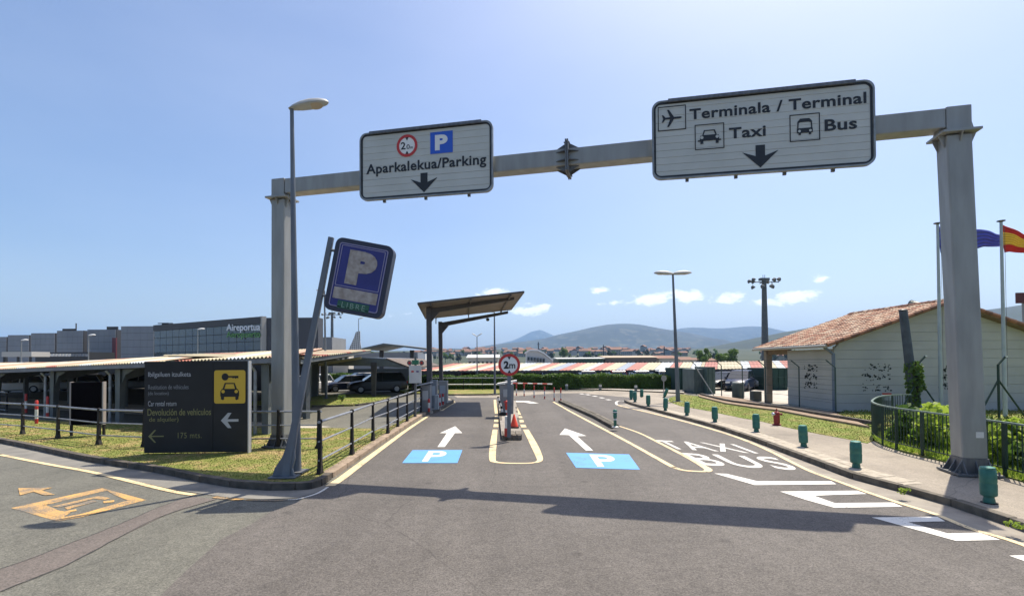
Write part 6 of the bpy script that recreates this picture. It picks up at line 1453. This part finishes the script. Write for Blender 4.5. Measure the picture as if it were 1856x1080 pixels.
LW = mat('facade_letters_white', (.62, .66, .70), rough=.5); LG = mat('facade_letters_green', (.07, .22, .05), rough=.5)
for s_, x0, x1, y0, y1, m_ in (('Aireportua', 411, 472, 587.5, 603, LW), ('Aeropuerto', 411, 472, 601, 615, LG)):
    def fT(u, v, z, x0=x0, x1=x1, y0=y0, y1=y1):
        px = lerp(x0, x1, u); base_ = on_plane(px, 600, ga-gnn*.35, gnn); top_ = zat(base_.x, base_.y, y0-(px-x0)*.035); bot_ = zat(base_.x, base_.y, y1-(px-x0)*.0)
        return Vector((base_.x, base_.y, lerp(bot_, top_, v)))-gnn*(.1 if z > 0 else 0)
    t_ = text_mb(s_, bold=.012, ext=.02); letters(t_, fit(t_, fT), 'letter', m_, term)
a, b_ = at(481, 576, 90.5), at(577, 576, 90.5)
MB().box(((a.x+b_.x)/2, 91.6, a.z/2), (b_.x-a.x, 2.4, a.z)).build('end_block', mat('end_block_dark', (.05, .052, .06), rough=.6), term)
for (x, y, w_, h2_) in ((204, 594.5, 2.6, .7), (126, 597.5, 3.2, .5), (138, 592, .12, 1.6), (300, 588, 1.6, .8), (300, 586, 3.5, .2)):
    q = at(x, y, 118); MB().box(q, (w_, .25, h2_)).build('rooftop_unit', TD, term)
MB().box((at(206.5, 625, 120).x, 120.2, at(206, 612, 120).z/2), (.9, .4, at(206, 612, 120).z)).build('red_pylon', mat('maroon_pylon', (.12, .02, .03), rough=.5), term)
# low canopies before the terminal
lc = thing('bus_shelter', 'pale flat bus shelter roof in front of the terminal at the far left', 'shelter', at(30, 660, 100)*1.0)
a, b_ = at(3, 642, 100), at(57, 642, 100); MB().box(((a.x+b_.x)/2, 102, a.z), (b_.x-a.x, 4, 1.0)).build('roof', mat('pale_shelter', (.42, .41, .38), rough=.6), lc)
for x in (8, 33, 55): MB().box((at(x, 642, 101).x, 101, a.z/2), (.3, .3, a.z)).build('column', TD, lc)
lw2 = thing('low_hall', 'low dark hall with a row of white roof lights in front of the terminal blocks', 'building', at(110, 660, 108))
a, b_ = at(60, 640, 108), at(158, 641, 108); MB().box(((a.x+b_.x)/2, 112, (a.z+.2)/2), (b_.x-a.x, 7, a.z+.2)).build('wall', TD, lw2)
for k in range(16): q = at(63+k*6.1, 643.5, 108); MB().box((q.x, 108.3, q.z), (.5, .3, .55)).build('roof_light', WHITEP if k < 11 else TP, lw2)
# things between terminal and canopy
def simple_building(name, x0, x1, yt, Y, dep, m_, lab, cat='building', roof=None, rz_=.8, win=0, z0=0.):
    a, b_ = at(x0, yt, Y), at(x1, yt, Y); t = thing(name, lab, cat, Vector(((a.x+b_.x)/2, Y, z0))); w = b_.x-a.x; h_ = a.z-z0
    MB().box(((a.x+b_.x)/2, Y+dep/2, z0+h_/2), (w, dep, h_)).build('wall', m_, t)
    if roof:
        cx = (a.x+b_.x)/2; mb = MB(); w2_, d2 = w/2+.4, dep/2+.4; cy = Y+dep/2; z = z0+h_
        mb.prism([(cx-w2_, cy-d2, z), (cx-w2_, cy, z+rz_), (cx-w2_, cy+d2, z)], (2*w2_, 0, 0)); mb.build('roof', roof, t)
    for k in range(win):
        MB().box((a.x+w*(k+.5)/win, Y-.04, z0+h_*.55), (w/win*.5, .12, h_*.35)).build('window', GLASS, t)
    return t
PLN = mat('plain_grey_wall', (.20, .21, .22), (.17, .18, .19), scale=.2, rough=.8); CRM = mat('cream_render', (.50, .46, .38), (.42, .39, .33), scale=.2, rough=.85)
simple_building('grey_hall', 578, 602, 611, 120, 10, PLN, 'small grey hall just right of the dark end of the terminal')
simple_building('low_store', 603, 632, 634, 120, 8, CRM, 'small pale store between the grey hall and the tail fin', win=3)
simple_building('long_grey_wall_building', 641, 757, 639, 95, 6, PLN, 'long plain grey building seen through the far shelter')
simple_building('white_block', 757, 771, 641, 90, 8, mat('white_render', (.62, .62, .6), rough=.8), 'small white block just left of the canopy columns')
# aircraft
FX = at(640, 640, 150).x; ac = thing('parked_aircraft', 'parked airliner of which the chequered grey tail fin rises over the carports', 'aircraft', Vector((FX-9, 150, 0)))
FIN = bpy.data.materials.new('fin_livery'); FIN.use_nodes = True; _t = FIN.node_tree; _p = _t.nodes['Principled BSDF']; _p.inputs['Roughness'].default_value = .4
_g = N(_t, 'ShaderNodeNewGeometry'); _m = N(_t, 'ShaderNodeMapping'); _m.inputs['Rotation'].default_value = (0, R(40), 0); _c = N(_t, 'ShaderNodeTexChecker'); _c.inputs['Scale'].default_value = 2.4
_c.inputs['Color1'].default_value = (.52, .53, .52, 1); _c.inputs['Color2'].default_value = (.16, .17, .17, 1); _t.links.new(_g.outputs['Position'], _m.inputs[0]); _t.links.new(_m.outputs[0], _c.inputs[0]); _t.links.new(_c.outputs[0], _p.inputs[0])
mb = MB(); mb.prism([at(x, y, 150) for x, y in ((629,640),(641,613),(645,601.5),(652.5,600),(652.5,617),(656,640))], (0, .4, 0)); mb.build('tail_fin', FIN, ac)
ACW = mat('aircraft_white', (.6, .61, .62), rough=.35)
zc = at(640, 648, 150).z
mb = MB(); mb.tube([Vector((FX-24, 150, zc-1.0)), Vector((FX-23, 150, zc-.9)), Vector((FX-20, 150, zc-.6)), Vector((FX-6, 150, zc-.6)), Vector((FX-1, 150, zc-.1)), Vector((FX+4.5, 150, zc+.7))], [.3, .9, 1.5, 1.5, 1.2, .25], 14); mb.build('fuselage', ACW, ac, smooth=True)
mb = MB(); mb.prism([Vector((FX-1, 146, zc+.2)), Vector((FX+2.6, 149.8, zc+.2)), Vector((FX+2.6, 150.2, zc+.2)), Vector((FX-1, 154, zc+.2))], (0, 0, .2)); mb.build('tailplane', ACW, ac)
mb = MB(); mb.prism([Vector((FX-14, 150, zc-1.2)), Vector((FX-11, 138, zc-.9)), Vector((FX-9.6, 138, zc-.9)), Vector((FX-9, 150, zc-1.2)), Vector((FX-9.6, 162, zc-.9)), Vector((FX-11, 162, zc-.9))], (0, 0, .3)); mb.build('wing', ACW, ac)
for x in (FX-20, FX-10): MB().tube([(x, 150, 0), (x, 150, zc-1)], .3, 8).build('landing_gear', TYRE, ac)

# second bay of the near carport, roofed deep to shade the cars
for s0 in range(-26, int(send), 4):
    s1 = min(s0+3.98, send-2.5)
    if s1-s0 < .2: continue
    a, b_ = eave_at(s0)+en*6.05+Vector((0,0,.36)), eave_at(s1)+en*6.05+Vector((0,0,.36)); dd = en*17-Vector((0,0,.45))
    MB().hexa([a, b_, b_+dd, a+dd], [a+Vector((0,0,.05)), b_+Vector((0,0,.05)), b_+dd+Vector((0,0,.05)), a+dd+Vector((0,0,.05))]).build('rear_shade_sheet', ST_Y, cp)
t = thing('added_shade_wall', 'added dark wall standing in for the shade deep in the near striped carport', 'wall', A0+en*24-ed*26); MB().hexa(*[[p+Vector((0,0,z)) for p in (A0+en*24-ed*26, A0+en*24+ed*(slen-5), A0+en*24.2+ed*(slen-5), A0+en*24.2-ed*26)] for z in (0, 2.4)]).build('wall', mat('painted_shade_dark', (.06, .06, .06), (.04, .04, .045), scale=1, rough=.9), t)  # wall added, coloured dark in place of the shade under the carport

# ================================================================== LOW BUILDINGS AND VILLAGE
TILE_R = mat('village_roof', (.25, .125, .085), (.15, .085, .06), scale=.05, rough=.85); GRN = mat('green_cladding', (.03, .07, .05), rough=.7); ROOFW = mat('pale_roof', (.50, .51, .50), rough=.6)
simple_building('cream_low_building', 848, 902, 648, 120, 10, CRM, 'cream low building with pale roof left of the 2m sign', roof=ROOFW, win=7)
simple_building('green_hall', 1012, 1094, 650, 110, 14, GRN, 'long dark green hall with a pale roof line behind the far carport', roof=ROOFW, rz_=.3, win=9)
simple_building('brown_hall', 1097, 1190, 648, 115, 12, mat('brown_hall_wall', (.14, .12, .105), rough=.8), 'long brownish hall with a tan roof behind the far carport', roof=mat('tan_roof', (.36, .29, .21), rough=.8), rz_=.5, win=11)
simple_building('white_roof_house', 1194, 1228, 649, 120, 10, CRM, 'low house with pale front and red roof left of the double street lamp', roof=TILE_R, rz_=.7, win=4)
simple_building('red_roof_house', 1236, 1262, 652, 130, 12, CRM, 'red-roofed house just right of the double street lamp', roof=TILE_R, rz_=.8, win=3)
simple_building('grey_flat_house', 1262, 1300, 654, 150, 12, PLN, 'grey low building between the two round trees', roof=TILE_R, rz_=1.0, win=5)
t = thing('white_hangar', 'white hangar roof sloping down to the right above the far carport', 'building', at(985, 655, 170)); 
mb = MB(); mb.prism([at(x, y, 170) for x, y in ((955,660),(955,639),(962,636.5),(975,636.5),(984,641),(1002,655),(1002,660))], (0, 16, 0)); mb.build('wall', mat('hangar_wall', (.45, .46, .47), rough=.7), t)
mb = MB(); P_ = [at(x, y, 169) for x, y in ((953,640),(961,635.8),(975,635.8),(985,640.5),(1004,655.5))]; up_ = Vector((0,0,.5))
for a, b_ in zip(P_, P_[1:]): mb.hexa([a, b_, b_+Vector((0,18,0)), a+Vector((0,18,0))], [a+up_, b_+up_, b_+up_+Vector((0,18,0)), a+up_+Vector((0,18,0))])
mb.build('roof', mat('hangar_roof', (.72, .72, .72), rough=.5), t)
for k in range(6): q = at(958+k*5.5, 650+k*.6, 169.5); MB().box(q, (.7, .2, 1.2)).build('window', GLASS, t)
def vz(x, y): return max(-.2, (y-400)*.036+3*mnoise.noise(Vector((x*.006, y*.006, 0)))) if y > 400 else -.2
mb = MB(); nx, ny = 60, 24; xs = np.linspace(-420, 900, nx); ysv = np.linspace(395, 1300, ny)
for y in ysv:
    for x in xs: mb.v.append((x, y, vz(x, y) if y > 396 else -1))
for j in range(ny-1):
    for i in range(nx-1): a = j*nx+i; mb.f.append((a, a+1, a+nx+1, a+nx))
VG = mat('far_greenery', (.02, .035, .014), (.045, .055, .025), scale=.03, rough=.95)
structure('village_slope', mb, VG, smooth=True)
VW = [mat('village_wall_white', (.40, .38, .35), rough=.9), mat('village_wall_cream', (.33, .28, .21), rough=.9), mat('village_wall_grey', (.30, .30, .29), rough=.9)]
protos = []
for k, (w_, d_, h_, m_, nm) in enumerate(((10, 9, 5.5, VW[0], 'white'), (13, 9, 6.5, VW[1], 'cream'), (9, 10, 8, VW[2], 'grey'), (18, 10, 7, VW[0], 'long white'))):
    t = thing('village_house', 'small %s house with a red roof on the hazy village slope' % nm, 'house', (0, 0, 0), 'red-roofed houses on the village slope')
    MB().box((0, 0, h_/2-1), (w_, d_, h_+2)).build('wall', m_, t)
    mb = MB(); mb.prism([(-w_/2-.5, -d_/2-.6, h_), (-w_/2-.5, 0, h_+d_*.26), (-w_/2-.5, d_/2+.6, h_)], (w_+1, 0, 0)); mb.build('roof', TILE_R, t)
    nw = 4 if w_ < 15 else 6
    for i in range(nw):
        for fz_ in (.3, .72): MB().box((-w_/2+w_*(i+.5)/nw, -d_/2-.03, h_*fz_), (1.1, .1, 1.3)).build('window', GLASS, t)
    protos.append(t)
rv = random.Random(11); first = [True]*4; n_h = 0
for k in range(250):
    px = rv.uniform(770, 1250); Y = rv.uniform(600, 1100)
    if px < 1000 and rv.random() < .2: continue
    if px > 1090 and rv.random() < .45: continue
    x = at(px, 640, Y).x; i = rv.choices(range(4), (4, 3, 2, 2))[0]
    sc_ = rv.uniform(.6, 1.0); place(protos[i], first[i], Vector((x, Y, vz(x, Y)-.3)), R(rv.uniform(-60, 60)), scale=(sc_, sc_, sc_*rv.uniform(.8, 1.3))); first[i] = False; n_h += 1
for k in range(14):
    px = rv.uniform(1390, 1440) if k < 8 else rv.uniform(640, 770); Y = rv.uniform(430, 700); x = at(px, 650, Y).x; i = rv.randrange(4); place(protos[i], False, Vector((x, Y, vz(x, Y)-.3)), R(rv.uniform(-35, 35)))
# thin masts on the village slope
for k, (px, yt) in enumerate(((976, 620), (1094, 625), (1204, 628))):
    q = at(px, 650, 420); t = thing('radio_mast', ['thin mast above the village, left of three', 'thin mast above the village, middle of three', 'thin mast above the village, just left of the double lamp'][k], 'mast', Vector((q.x, 420, 0)), 'thin masts over the village'); MB().tube([(q.x, 420, 0), (q.x, 420, at(px, yt, 420).z)], .45, 5).build('pole', TD, t); MB().box((q.x, 420, at(px, yt+4, 420).z), (2, .5, .5)).build('crossarm', TD, t)

# ================================================================== FOLIAGE
def leaf_mesh(pts, nrm, size, aspect=1.6, jitter=.9, seed=0):
    g = np.random.default_rng(seed); n_ = len(pts); d = g.normal(size=(n_, 3)); d = d*jitter+nrm; d /= np.linalg.norm(d, axis=1, keepdims=True)
    a = np.cross(d, g.normal(size=(n_, 3))); a /= np.linalg.norm(a, axis=1, keepdims=True); b = np.cross(d, a); s = size*g.uniform(.6, 1.3, (n_, 1))
    v = np.stack([pts-a*s*.5, pts+b*s*.5*aspect*.6, pts+a*s*.5, pts-b*s*.5*aspect*.6], 1).reshape(-1, 3); f = np.arange(n_*4).reshape(-1, 4)
    return v, f
def np_obj(name, v, f, m_, parent=None):
    me = bpy.data.meshes.new(name); off = np.array(WL[parent]) if parent else 0; v = v-off
    me.vertices.add(len(v)); me.vertices.foreach_set('co', v.astype(np.float32).ravel()); k = f.shape[1]
    me.loops.add(f.size); me.loops.foreach_set('vertex_index', f.astype(np.int32).ravel()); me.polygons.add(len(f)); me.polygons.foreach_set('loop_start', np.arange(0, f.size, k, dtype=np.int32)); me.update(calc_edges=True); me.validate()
    me.materials.append(m_); o = bpy.data.objects.new(name, me); COL.objects.link(o)
    if parent: o.parent = parent; WL[o] = WL[parent]
    return o
def clump_pts(g, n_, c, r, nb=9):
    """points near the skin of several overlapping lobes"""
    lob = [(np.array(c)+g.normal(size=3)*np.array(r)*.45, np.array(r)*g.uniform(.35, .62)) for _ in range(nb)]
    P, Q = [], []
    for k in range(n_):
        lc_, lr = lob[g.integers(nb)]; d = g.normal(size=3); d /= np.linalg.norm(d); q = lc_+d*lr*g.uniform(.65, 1.05); P.append(q); Q.append(d)
    return np.array(P), np.array(Q)
def tree_proto(H_, r, leafs, size, m_, lab, grp, seed):
    g = np.random.default_rng(seed); t = thing('tree', lab, 'tree', (0, 0, 0), grp)
    mb = MB(); mb.tube([(0, 0, 0), (.05*r, 0, H_*.3), (0, .05*r, H_*.6)], [r*.09, r*.07, r*.035], 7)
    for k in range(4): a = k*1.6; mb.tube([(0, 0, H_*.35), (math.cos(a)*r*.5, math.sin(a)*r*.5, H_*.65)], [r*.04, r*.02], 5)
    mb.build('trunk', mat('bark', (.07, .055, .04), (.1, .08, .06), scale=3, rough=.9), t)
    P, Q = clump_pts(g, leafs, (0, 0, H_*.62), (r*.85, r*.85, H_*.36)); v, f = leaf_mesh(P, Q, size, seed=seed); o = np_obj('crown', v, f, m_, t); o['kind'] = 'stuff'
    return t
grp = 'trees scattered through the distant village'
tp_ = [tree_proto(9, 4.5, 420, 1.5, LEAF_D, 'dark round tree among the distant village roofs', grp, 1), tree_proto(12, 4, 420, 1.4, LEAF, 'taller green tree among the distant village roofs', grp, 2)]
fs = [True, True]
for k in range(150):
    px = rv.uniform(560, 1300) if k < 130 else rv.uniform(1380, 1450); Y = rv.uniform(400, 800); x = at(px, 640, Y).x; i = rv.randrange(2); s_ = rv.uniform(.4, .85)
    place(tp_[i], fs[i], Vector((x, Y, vz(x, Y)-.4)), rv.uniform(0, 6), scale=(s_, s_, s_)); fs[i] = False
for (px, yt, yb, wpx, Y, lab) in ((1275, 636, 660, 24, 150, 'small round green tree, left of the two beyond the far carport'), (1322, 635, 660, 46, 150, 'wide round green tree, right of the two beyond the far carport'), (1023, 630, 640, 14, 380, 'round tree standing out over the village roofs'), (616, 631, 640, 40, 260, 'low dark trees left of the striped tail fin')):
    zt_ = at(px, yt, Y).z; r_ = wpx/F*Y/2; t = tree_proto(zt_, r_, 3200, r_*.09+.14, LEAF_D if px == 616 else LEAF, lab, None, int(px)); t.location = Vector((at(px, 650, Y).x, Y, 0))
def hedge(x0, x1, y0, y1, z0, h0, h1, lab, n_, seed, size=.11):
    g = np.random.default_rng(seed); t = thing('hedge', lab, 'hedge', Vector(((x0+x1)/2, y0, z0)))
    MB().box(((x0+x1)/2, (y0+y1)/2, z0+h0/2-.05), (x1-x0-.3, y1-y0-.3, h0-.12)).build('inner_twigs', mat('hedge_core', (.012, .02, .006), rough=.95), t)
    def hh(x): return h0+(h1-h0)*(.5+.5*np.sin(x*.21+1))+.06*np.sin(x*1.7)+.04*np.sin(x*4.1)
    P, Q = [], []
    nf = int(n_*.62); x = g.uniform(x0, x1, nf); P.append(np.stack([x, y0+g.normal(0, .07, nf)+.05*np.sin(x*3), z0+g.uniform(0, 1, nf)*hh(x)], 1)); Q.append(np.tile([0, -1., .2], (nf, 1)))
    nt_ = n_-nf; x = g.uniform(x0, x1, nt_); P.append(np.stack([x, g.uniform(y0, y1, nt_), z0+hh(x)+g.normal(0, .05, nt_)], 1)); Q.append(np.tile([0, -.2, 1.], (nt_, 1)))
    v, f = leaf_mesh(np.concatenate(P), np.concatenate(Q), size, seed=seed, jitter=.8); o = np_obj('foliage', v, f, HEDGE, t); o['kind'] = 'stuff'
hl, hr = G(806, 701), G(1222, 702.5); 
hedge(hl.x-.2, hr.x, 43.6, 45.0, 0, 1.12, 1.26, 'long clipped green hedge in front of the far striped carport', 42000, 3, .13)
a = G(588, 697); hedge(at(588,690,52).x, at(668,690,52).x, 52, 53.2, 0, 1.1, 1.5, 'short hedge seen between the carport columns at the left', 7000, 4, .16)
a = at(740, 690, 47); hedge(a.x, at(812, 690, 47).x, 47, 48.2, 0, 1.1, 1.3, 'hedge section behind the booth and the notice board', 6000, 6, .14)
# ivy on the pole and braced post
g = np.random.default_rng(9); p = G(1657, 752, .17); q1 = at(1648, 655, p.y); t = thing('ivy', 'dark ivy wrapped round the leaning pole and the braced post', 'plant', p)
P, Q = [], []
for k in range(900):
    u = g.uniform(0, 1)**.8; c = np.array(p)*(1-u)+np.array(q1)*u; r_ = .20+.14*(abs(u-.72) < .25)*g.random(); a_ = g.uniform(0, 2*math.pi); P.append(c+np.array([r_*math.cos(a_)+.12*(u > .45), r_*math.sin(a_)-.05, 0])); Q.append([math.cos(a_), math.sin(a_), .2])
v, f = leaf_mesh(np.array(P), np.array(Q), .13, seed=5); o = np_obj('foliage', v, f, LEAF, t); o['kind'] = 'stuff'
MB().tube([p+Vector((.1, -.2, 0)), p+Vector((-.05, -.22, 1.2)), q1+Vector((.1, -.2, 0))], .03, 5).build('stem', IRON, t)
# broad-leaved plants in the bed
def bush(px, py, r, h_, n_, size, m_, lab, seed, name='bush', cat='plant'):
    p = G(px, py, .14); g = np.random.default_rng(seed); t = thing(name, lab, cat, p, None); P, Q = clump_pts(g, n_, (p.x, p.y, p.z+h_*.5), (r, r, h_*.5), 7); v, f = leaf_mesh(P, Q, size, seed=seed, aspect=1.9); o = np_obj('foliage', v, f, m_, t); o['kind'] = 'stuff'
    mb = MB()
    for k in range(6): a_ = k*1.05; mb.tube([p, p+Vector((math.cos(a_)*r*.5, math.sin(a_)*r*.5, h_*.6))], .012, 4)
    mb.build('stems', mat('plant_stem', (.06, .09, .03), rough=.7), t)
for k, (px, py, r, h_, n_, s_, m_, lab) in enumerate([
    (1668, 806, .6, 1.05, 520, .15, LEAF, 'broad-leaved plant behind the curved railing, nearest its bend'),
    (1700, 816, .55, 1.1, 520, .15, LEAF_B, 'bright leafy plant just left of the gantry post behind the railing'),
    (1690, 795, .6, .9, 420, .13, LEAF_B, 'leafy plant behind the bright one left of the gantry post'),
    (1640, 800, .35, .35, 200, .11, LEAF_B, 'low yellowish plant inside the bend of the railing'),
    (1815, 842, .55, .95, 520, .14, LEAF_B, 'bright plant right of the gantry post, nearest the railing'),
    (1850, 850, .55, 1.0, 520, .15, LEAF_B, 'green plant at the right picture edge behind the railing'),
    (1835, 815, .6, .65, 380, .15, LEAF_B, 'low bright plant farther back right of the gantry post'),
    (1900, 858, .6, .8, 400, .15, LEAF, 'green plant just beyond the right picture edge'),
    (1800, 800, .6, .6, 380, .14, LEAF, 'green plant at the back of the bed right of the gantry post')]):
    bush(px, py, r, h_, n_, s_, m_, lab, 20+k)
for k, (px, py, lab) in enumerate([(1637, 892, 'weed tuft growing from the kerb joint left of the gantry shadow'), (1840, 956, 'weed tuft at the kerb foot by the nearest bollard')]): bush(px, py, .10, .09, 90, .035, LEAF_B, lab, 50+k, 'weed')
p = G(620, 728, .1); bush(620, 728, .25, .4, 120, .09, LEAF, 'small young shrub on the grass island behind the railing', 60)
MB().tube([p, p+Vector((0, 0, 1.0))], .03, 6)
# ---- grass blades
def poly_area_pts(poly, n_, g):
    P = np.array([(p.x, p.y) for p in poly]); tris = tessellate_polygon([[Vector((p.x, p.y, 0)) for p in poly]])
    T = np.array([[P[a], P[b], P[c]] for a, b, c in tris]); A = np.abs(np.cross(T[:, 1]-T[:, 0], T[:, 2]-T[:, 0]))/2; 
    return T, A
def grass(name, poly, z, n_, hgt, m_, lab, seed, near=None, w=.007):
    g = np.random.default_rng(seed); T, A = poly_area_pts(poly, n_, g)
    idx = g.choice(len(T), n_*3, p=A/A.sum()); u = g.random((n_*3, 2)); fl_ = u.sum(1) > 1; u[fl_] = 1-u[fl_]; P = T[idx, 0]+(T[idx, 1]-T[idx, 0])*u[:, :1]+(T[idx, 2]-T[idx, 0])*u[:, 1:]
    d = np.hypot(P[:, 0], P[:, 1]); keep = g.random(len(P)) < np.clip((9.5/d)**2*1.4, 0, 1); P = P[keep][:n_]; d = d[keep][:n_]
    n2 = len(P); a_ = g.uniform(0, 2*math.pi, n2); h_ = hgt*g.uniform(.5, 1.4, n2); ww = w*(d/10).clip(1, 3); lean = g.normal(0, .5, (n2, 2))*h_[:, None]
    dx = np.stack([np.cos(a_), np.sin(a_)], 1)*ww[:, None]; z0 = np.full((n2, 1), z-.005)
    v = np.stack([np.hstack([P-dx, z0]), np.hstack([P+dx, z0]), np.hstack([P+lean, z0+h_[:, None]])], 1).reshape(-1, 3); f = np.arange(n2*3).reshape(-1, 3)
    o = np_obj(name, v, f, m_); tag(o, lab, None, kind='stuff'); return o
grass('verge_blades', verge_poly, .12, 38000, .02, GRASS, 'short mixed green and dry grass on the left verge', 1)
grass('strip_blades', strip_poly, .125, 18000, .026, GRASS_G, 'short grass on the strip beside the right pavement', 2)
grass('island_blades', [Vector((p.x,p.y,0)) for p in gi]+gib, .1, 7000, .04, GRASS_G, 'short grass on the back island', 3, w=.009)
bed = [G(x, y, .13) for x, y in RB[3:12]]+[Vector((16,9.5,.13)), Vector((16,14,.13)), Vector((12.5,16,.13))]
grass('bed_blades', bed, .13, 26000, .13, LEAF_B, 'rough grass in the planting bed behind the railing', 4, w=.01)
lawn_p = [G(1515,752,.17), G(1582,772,.17), Vector((12.6,14.2,.17)), Vector((14.8,12.3,.17)), Vector((30,11,.17)), Vector((30,hy-.2,.17)), Vector((hx+.3,hy-.2,.17))]
grass('lawn_blades', lawn_p, .17, 30000, .06, GRASS_G, 'longer grass on the lawn before the tiled house', 5, w=.012)

# ================================================================== HILLS
def ridge(name, prof, D, depth, m_, seed, rough_=1.0, far=1.0, base=-.3):
    """prof: skyline in the photo (px, py) at distance D; a ridge with real depth: slopes on both sides"""
    pxs = np.array([p[0] for p in prof], float); pys = np.array([p[1] for p in prof], float)
    nx, ny = 170, 26; mb = MB(); X = np.linspace(pxs[0], pxs[-1], nx)
    xs_ = [at(x, 650, D).x for x in X]; zz = []
    for x, xw in zip(X, xs_):
        y = np.interp(x, pxs, pys); zz.append(max(zat(xw, D, y), 0))
    zz = np.array(zz); k_ = np.ones(3)/3; zz = np.convolve(np.pad(zz, 1, 'edge'), k_, 'valid')
    mxz = zz.max()
    for j in range(ny):
        v_ = -1+2*j/(ny-1); yy = D+v_*depth; bell = (math.cos(math.pi*v_)*.5+.5)**.85
        for i in range(nx):
            xw = xs_[i]*(1+v_*depth/D*.55*0)
            nz_ = mnoise.fractal(Vector((xw/depth*3.2+seed, yy/depth*3.2, seed)), 1.0, 2.1, 5)
            z = zz[i]*bell*(1+.0*nz_)+(nz_*mxz*.16*rough_)*(1-abs(bell*2-1))*min(1, zz[i]/mxz*2)-(1-bell)*2
            mb.v.append((xw, yy, z+base if bell > .01 else -8))
    for j in range(ny-1):
        for i in range(nx-1): a = j*nx+i; mb.f.append((a, a+1, a+nx+1, a+nx))
    return structure(name, mb, m_, smooth=True)
def hillmat(name, c1, c2, c3, sc):
    m_ = mat(name, c1, c2, scale=sc, rough=.95, detail=8, lo=.42, hi=.58); t = m_.node_tree; p_ = next(n for n in t.nodes if n.type == 'BSDF_PRINCIPLED'); mx = next(n for n in t.nodes if n.type == 'MIX')
    n = N(t, 'ShaderNodeTexNoise', inp={'Scale': sc*2.7, 'Detail': 6}); g_ = N(t, 'ShaderNodeNewGeometry'); t.links.new(g_.outputs['Position'], n.inputs['Vector']); r_ = N(t, 'ShaderNodeMapRange', inp={1: .55, 2: .62}); t.links.new(n.outputs['Fac'], r_.inputs[0])
    m2 = N(t, 'ShaderNodeMix', data_type='RGBA'); m2.inputs['B'].default_value = (*c3, 1); t.links.new(mx.outputs['Result'], m2.inputs['A']); t.links.new(r_.outputs[0], m2.inputs['Factor']); t.links.new(m2.outputs['Result'], p_.inputs['Base Color']); return m_
H1 = hillmat('hill_forest', (.012, .019, .013), (.024, .032, .022), (.058, .062, .040), .004)
H2 = hillmat('hill_near_forest', (.010, .020, .009), (.02, .032, .013), (.035, .045, .018), .004)
ridge('far_peak', [(800,655),(845,640),(885,628),(930,617),(950,608),(963,601),(972,599),(979,597.5),(990,602),(1010,611),(1040,622),(1090,640),(1130,655)], 8600, 1100, H1, 3.1)
ridge('round_hill', [(700,655),(780,640),(850,632),(900,624),(940,620.5),(985,614),(1010,607),(1040,601),(1070,594),(1100,588.5),(1125,587),(1150,588.5),(1180,595),(1215,600),(1250,607),(1290,617),(1340,632),(1420,655)], 4600, 1500, H1, 7.7)
ridge('right_hills', [(1080,655),(1150,620),(1200,602),(1232,595),(1255,593),(1280,595.5),(1310,595.5),(1345,592),(1375,591),(1400,598),(1430,604),(1480,606),(1600,600),(1900,590),(2300,600),(2900,640)], 6600, 1500, H1, 12.3)
ridge('wooded_ridge', [(1130,655),(1200,645),(1240,639),(1275,631),(1310,625),(1350,617),(1390,609),(1430,600),(1455,597),(1480,591),(1520,587),(1600,578),(1700,570),(1800,560),(1840,555),(1900,545),(2100,530),(2500,560),(3200,655)], 1900, 650, H2, 21.9, .6)
ridge('left_hills', [(-2600,655),(-1500,610),(-600,625),(0,645),(300,650),(560,645),(640,638),(700,640),(760,636),(800,632),(830,630),(860,634),(900,643),(950,655)], 3000, 800, H1, 31.0, .5)

# ================================================================== HAZE
mb = MB(); mb.box((0, 0, 305), (20600, 20600, 614)); hz = mb.build('haze', bpy.data.materials.new('haze')); tag(hz, 'pale haze over the whole plain', None, kind='stuff')
hm = hz.data.materials[0]; hm.use_nodes = True; t = hm.node_tree; t.nodes.clear(); o = N(t, 'ShaderNodeOutputMaterial'); v = N(t, 'ShaderNodeVolumePrincipled')
v.inputs['Color'].default_value = (.36, .60, 1.0, 1); v.inputs['Density'].default_value = 9.5e-5; v.inputs['Anisotropy'].default_value = .2; t.links.new(v.outputs[0], o.inputs['Volume'])
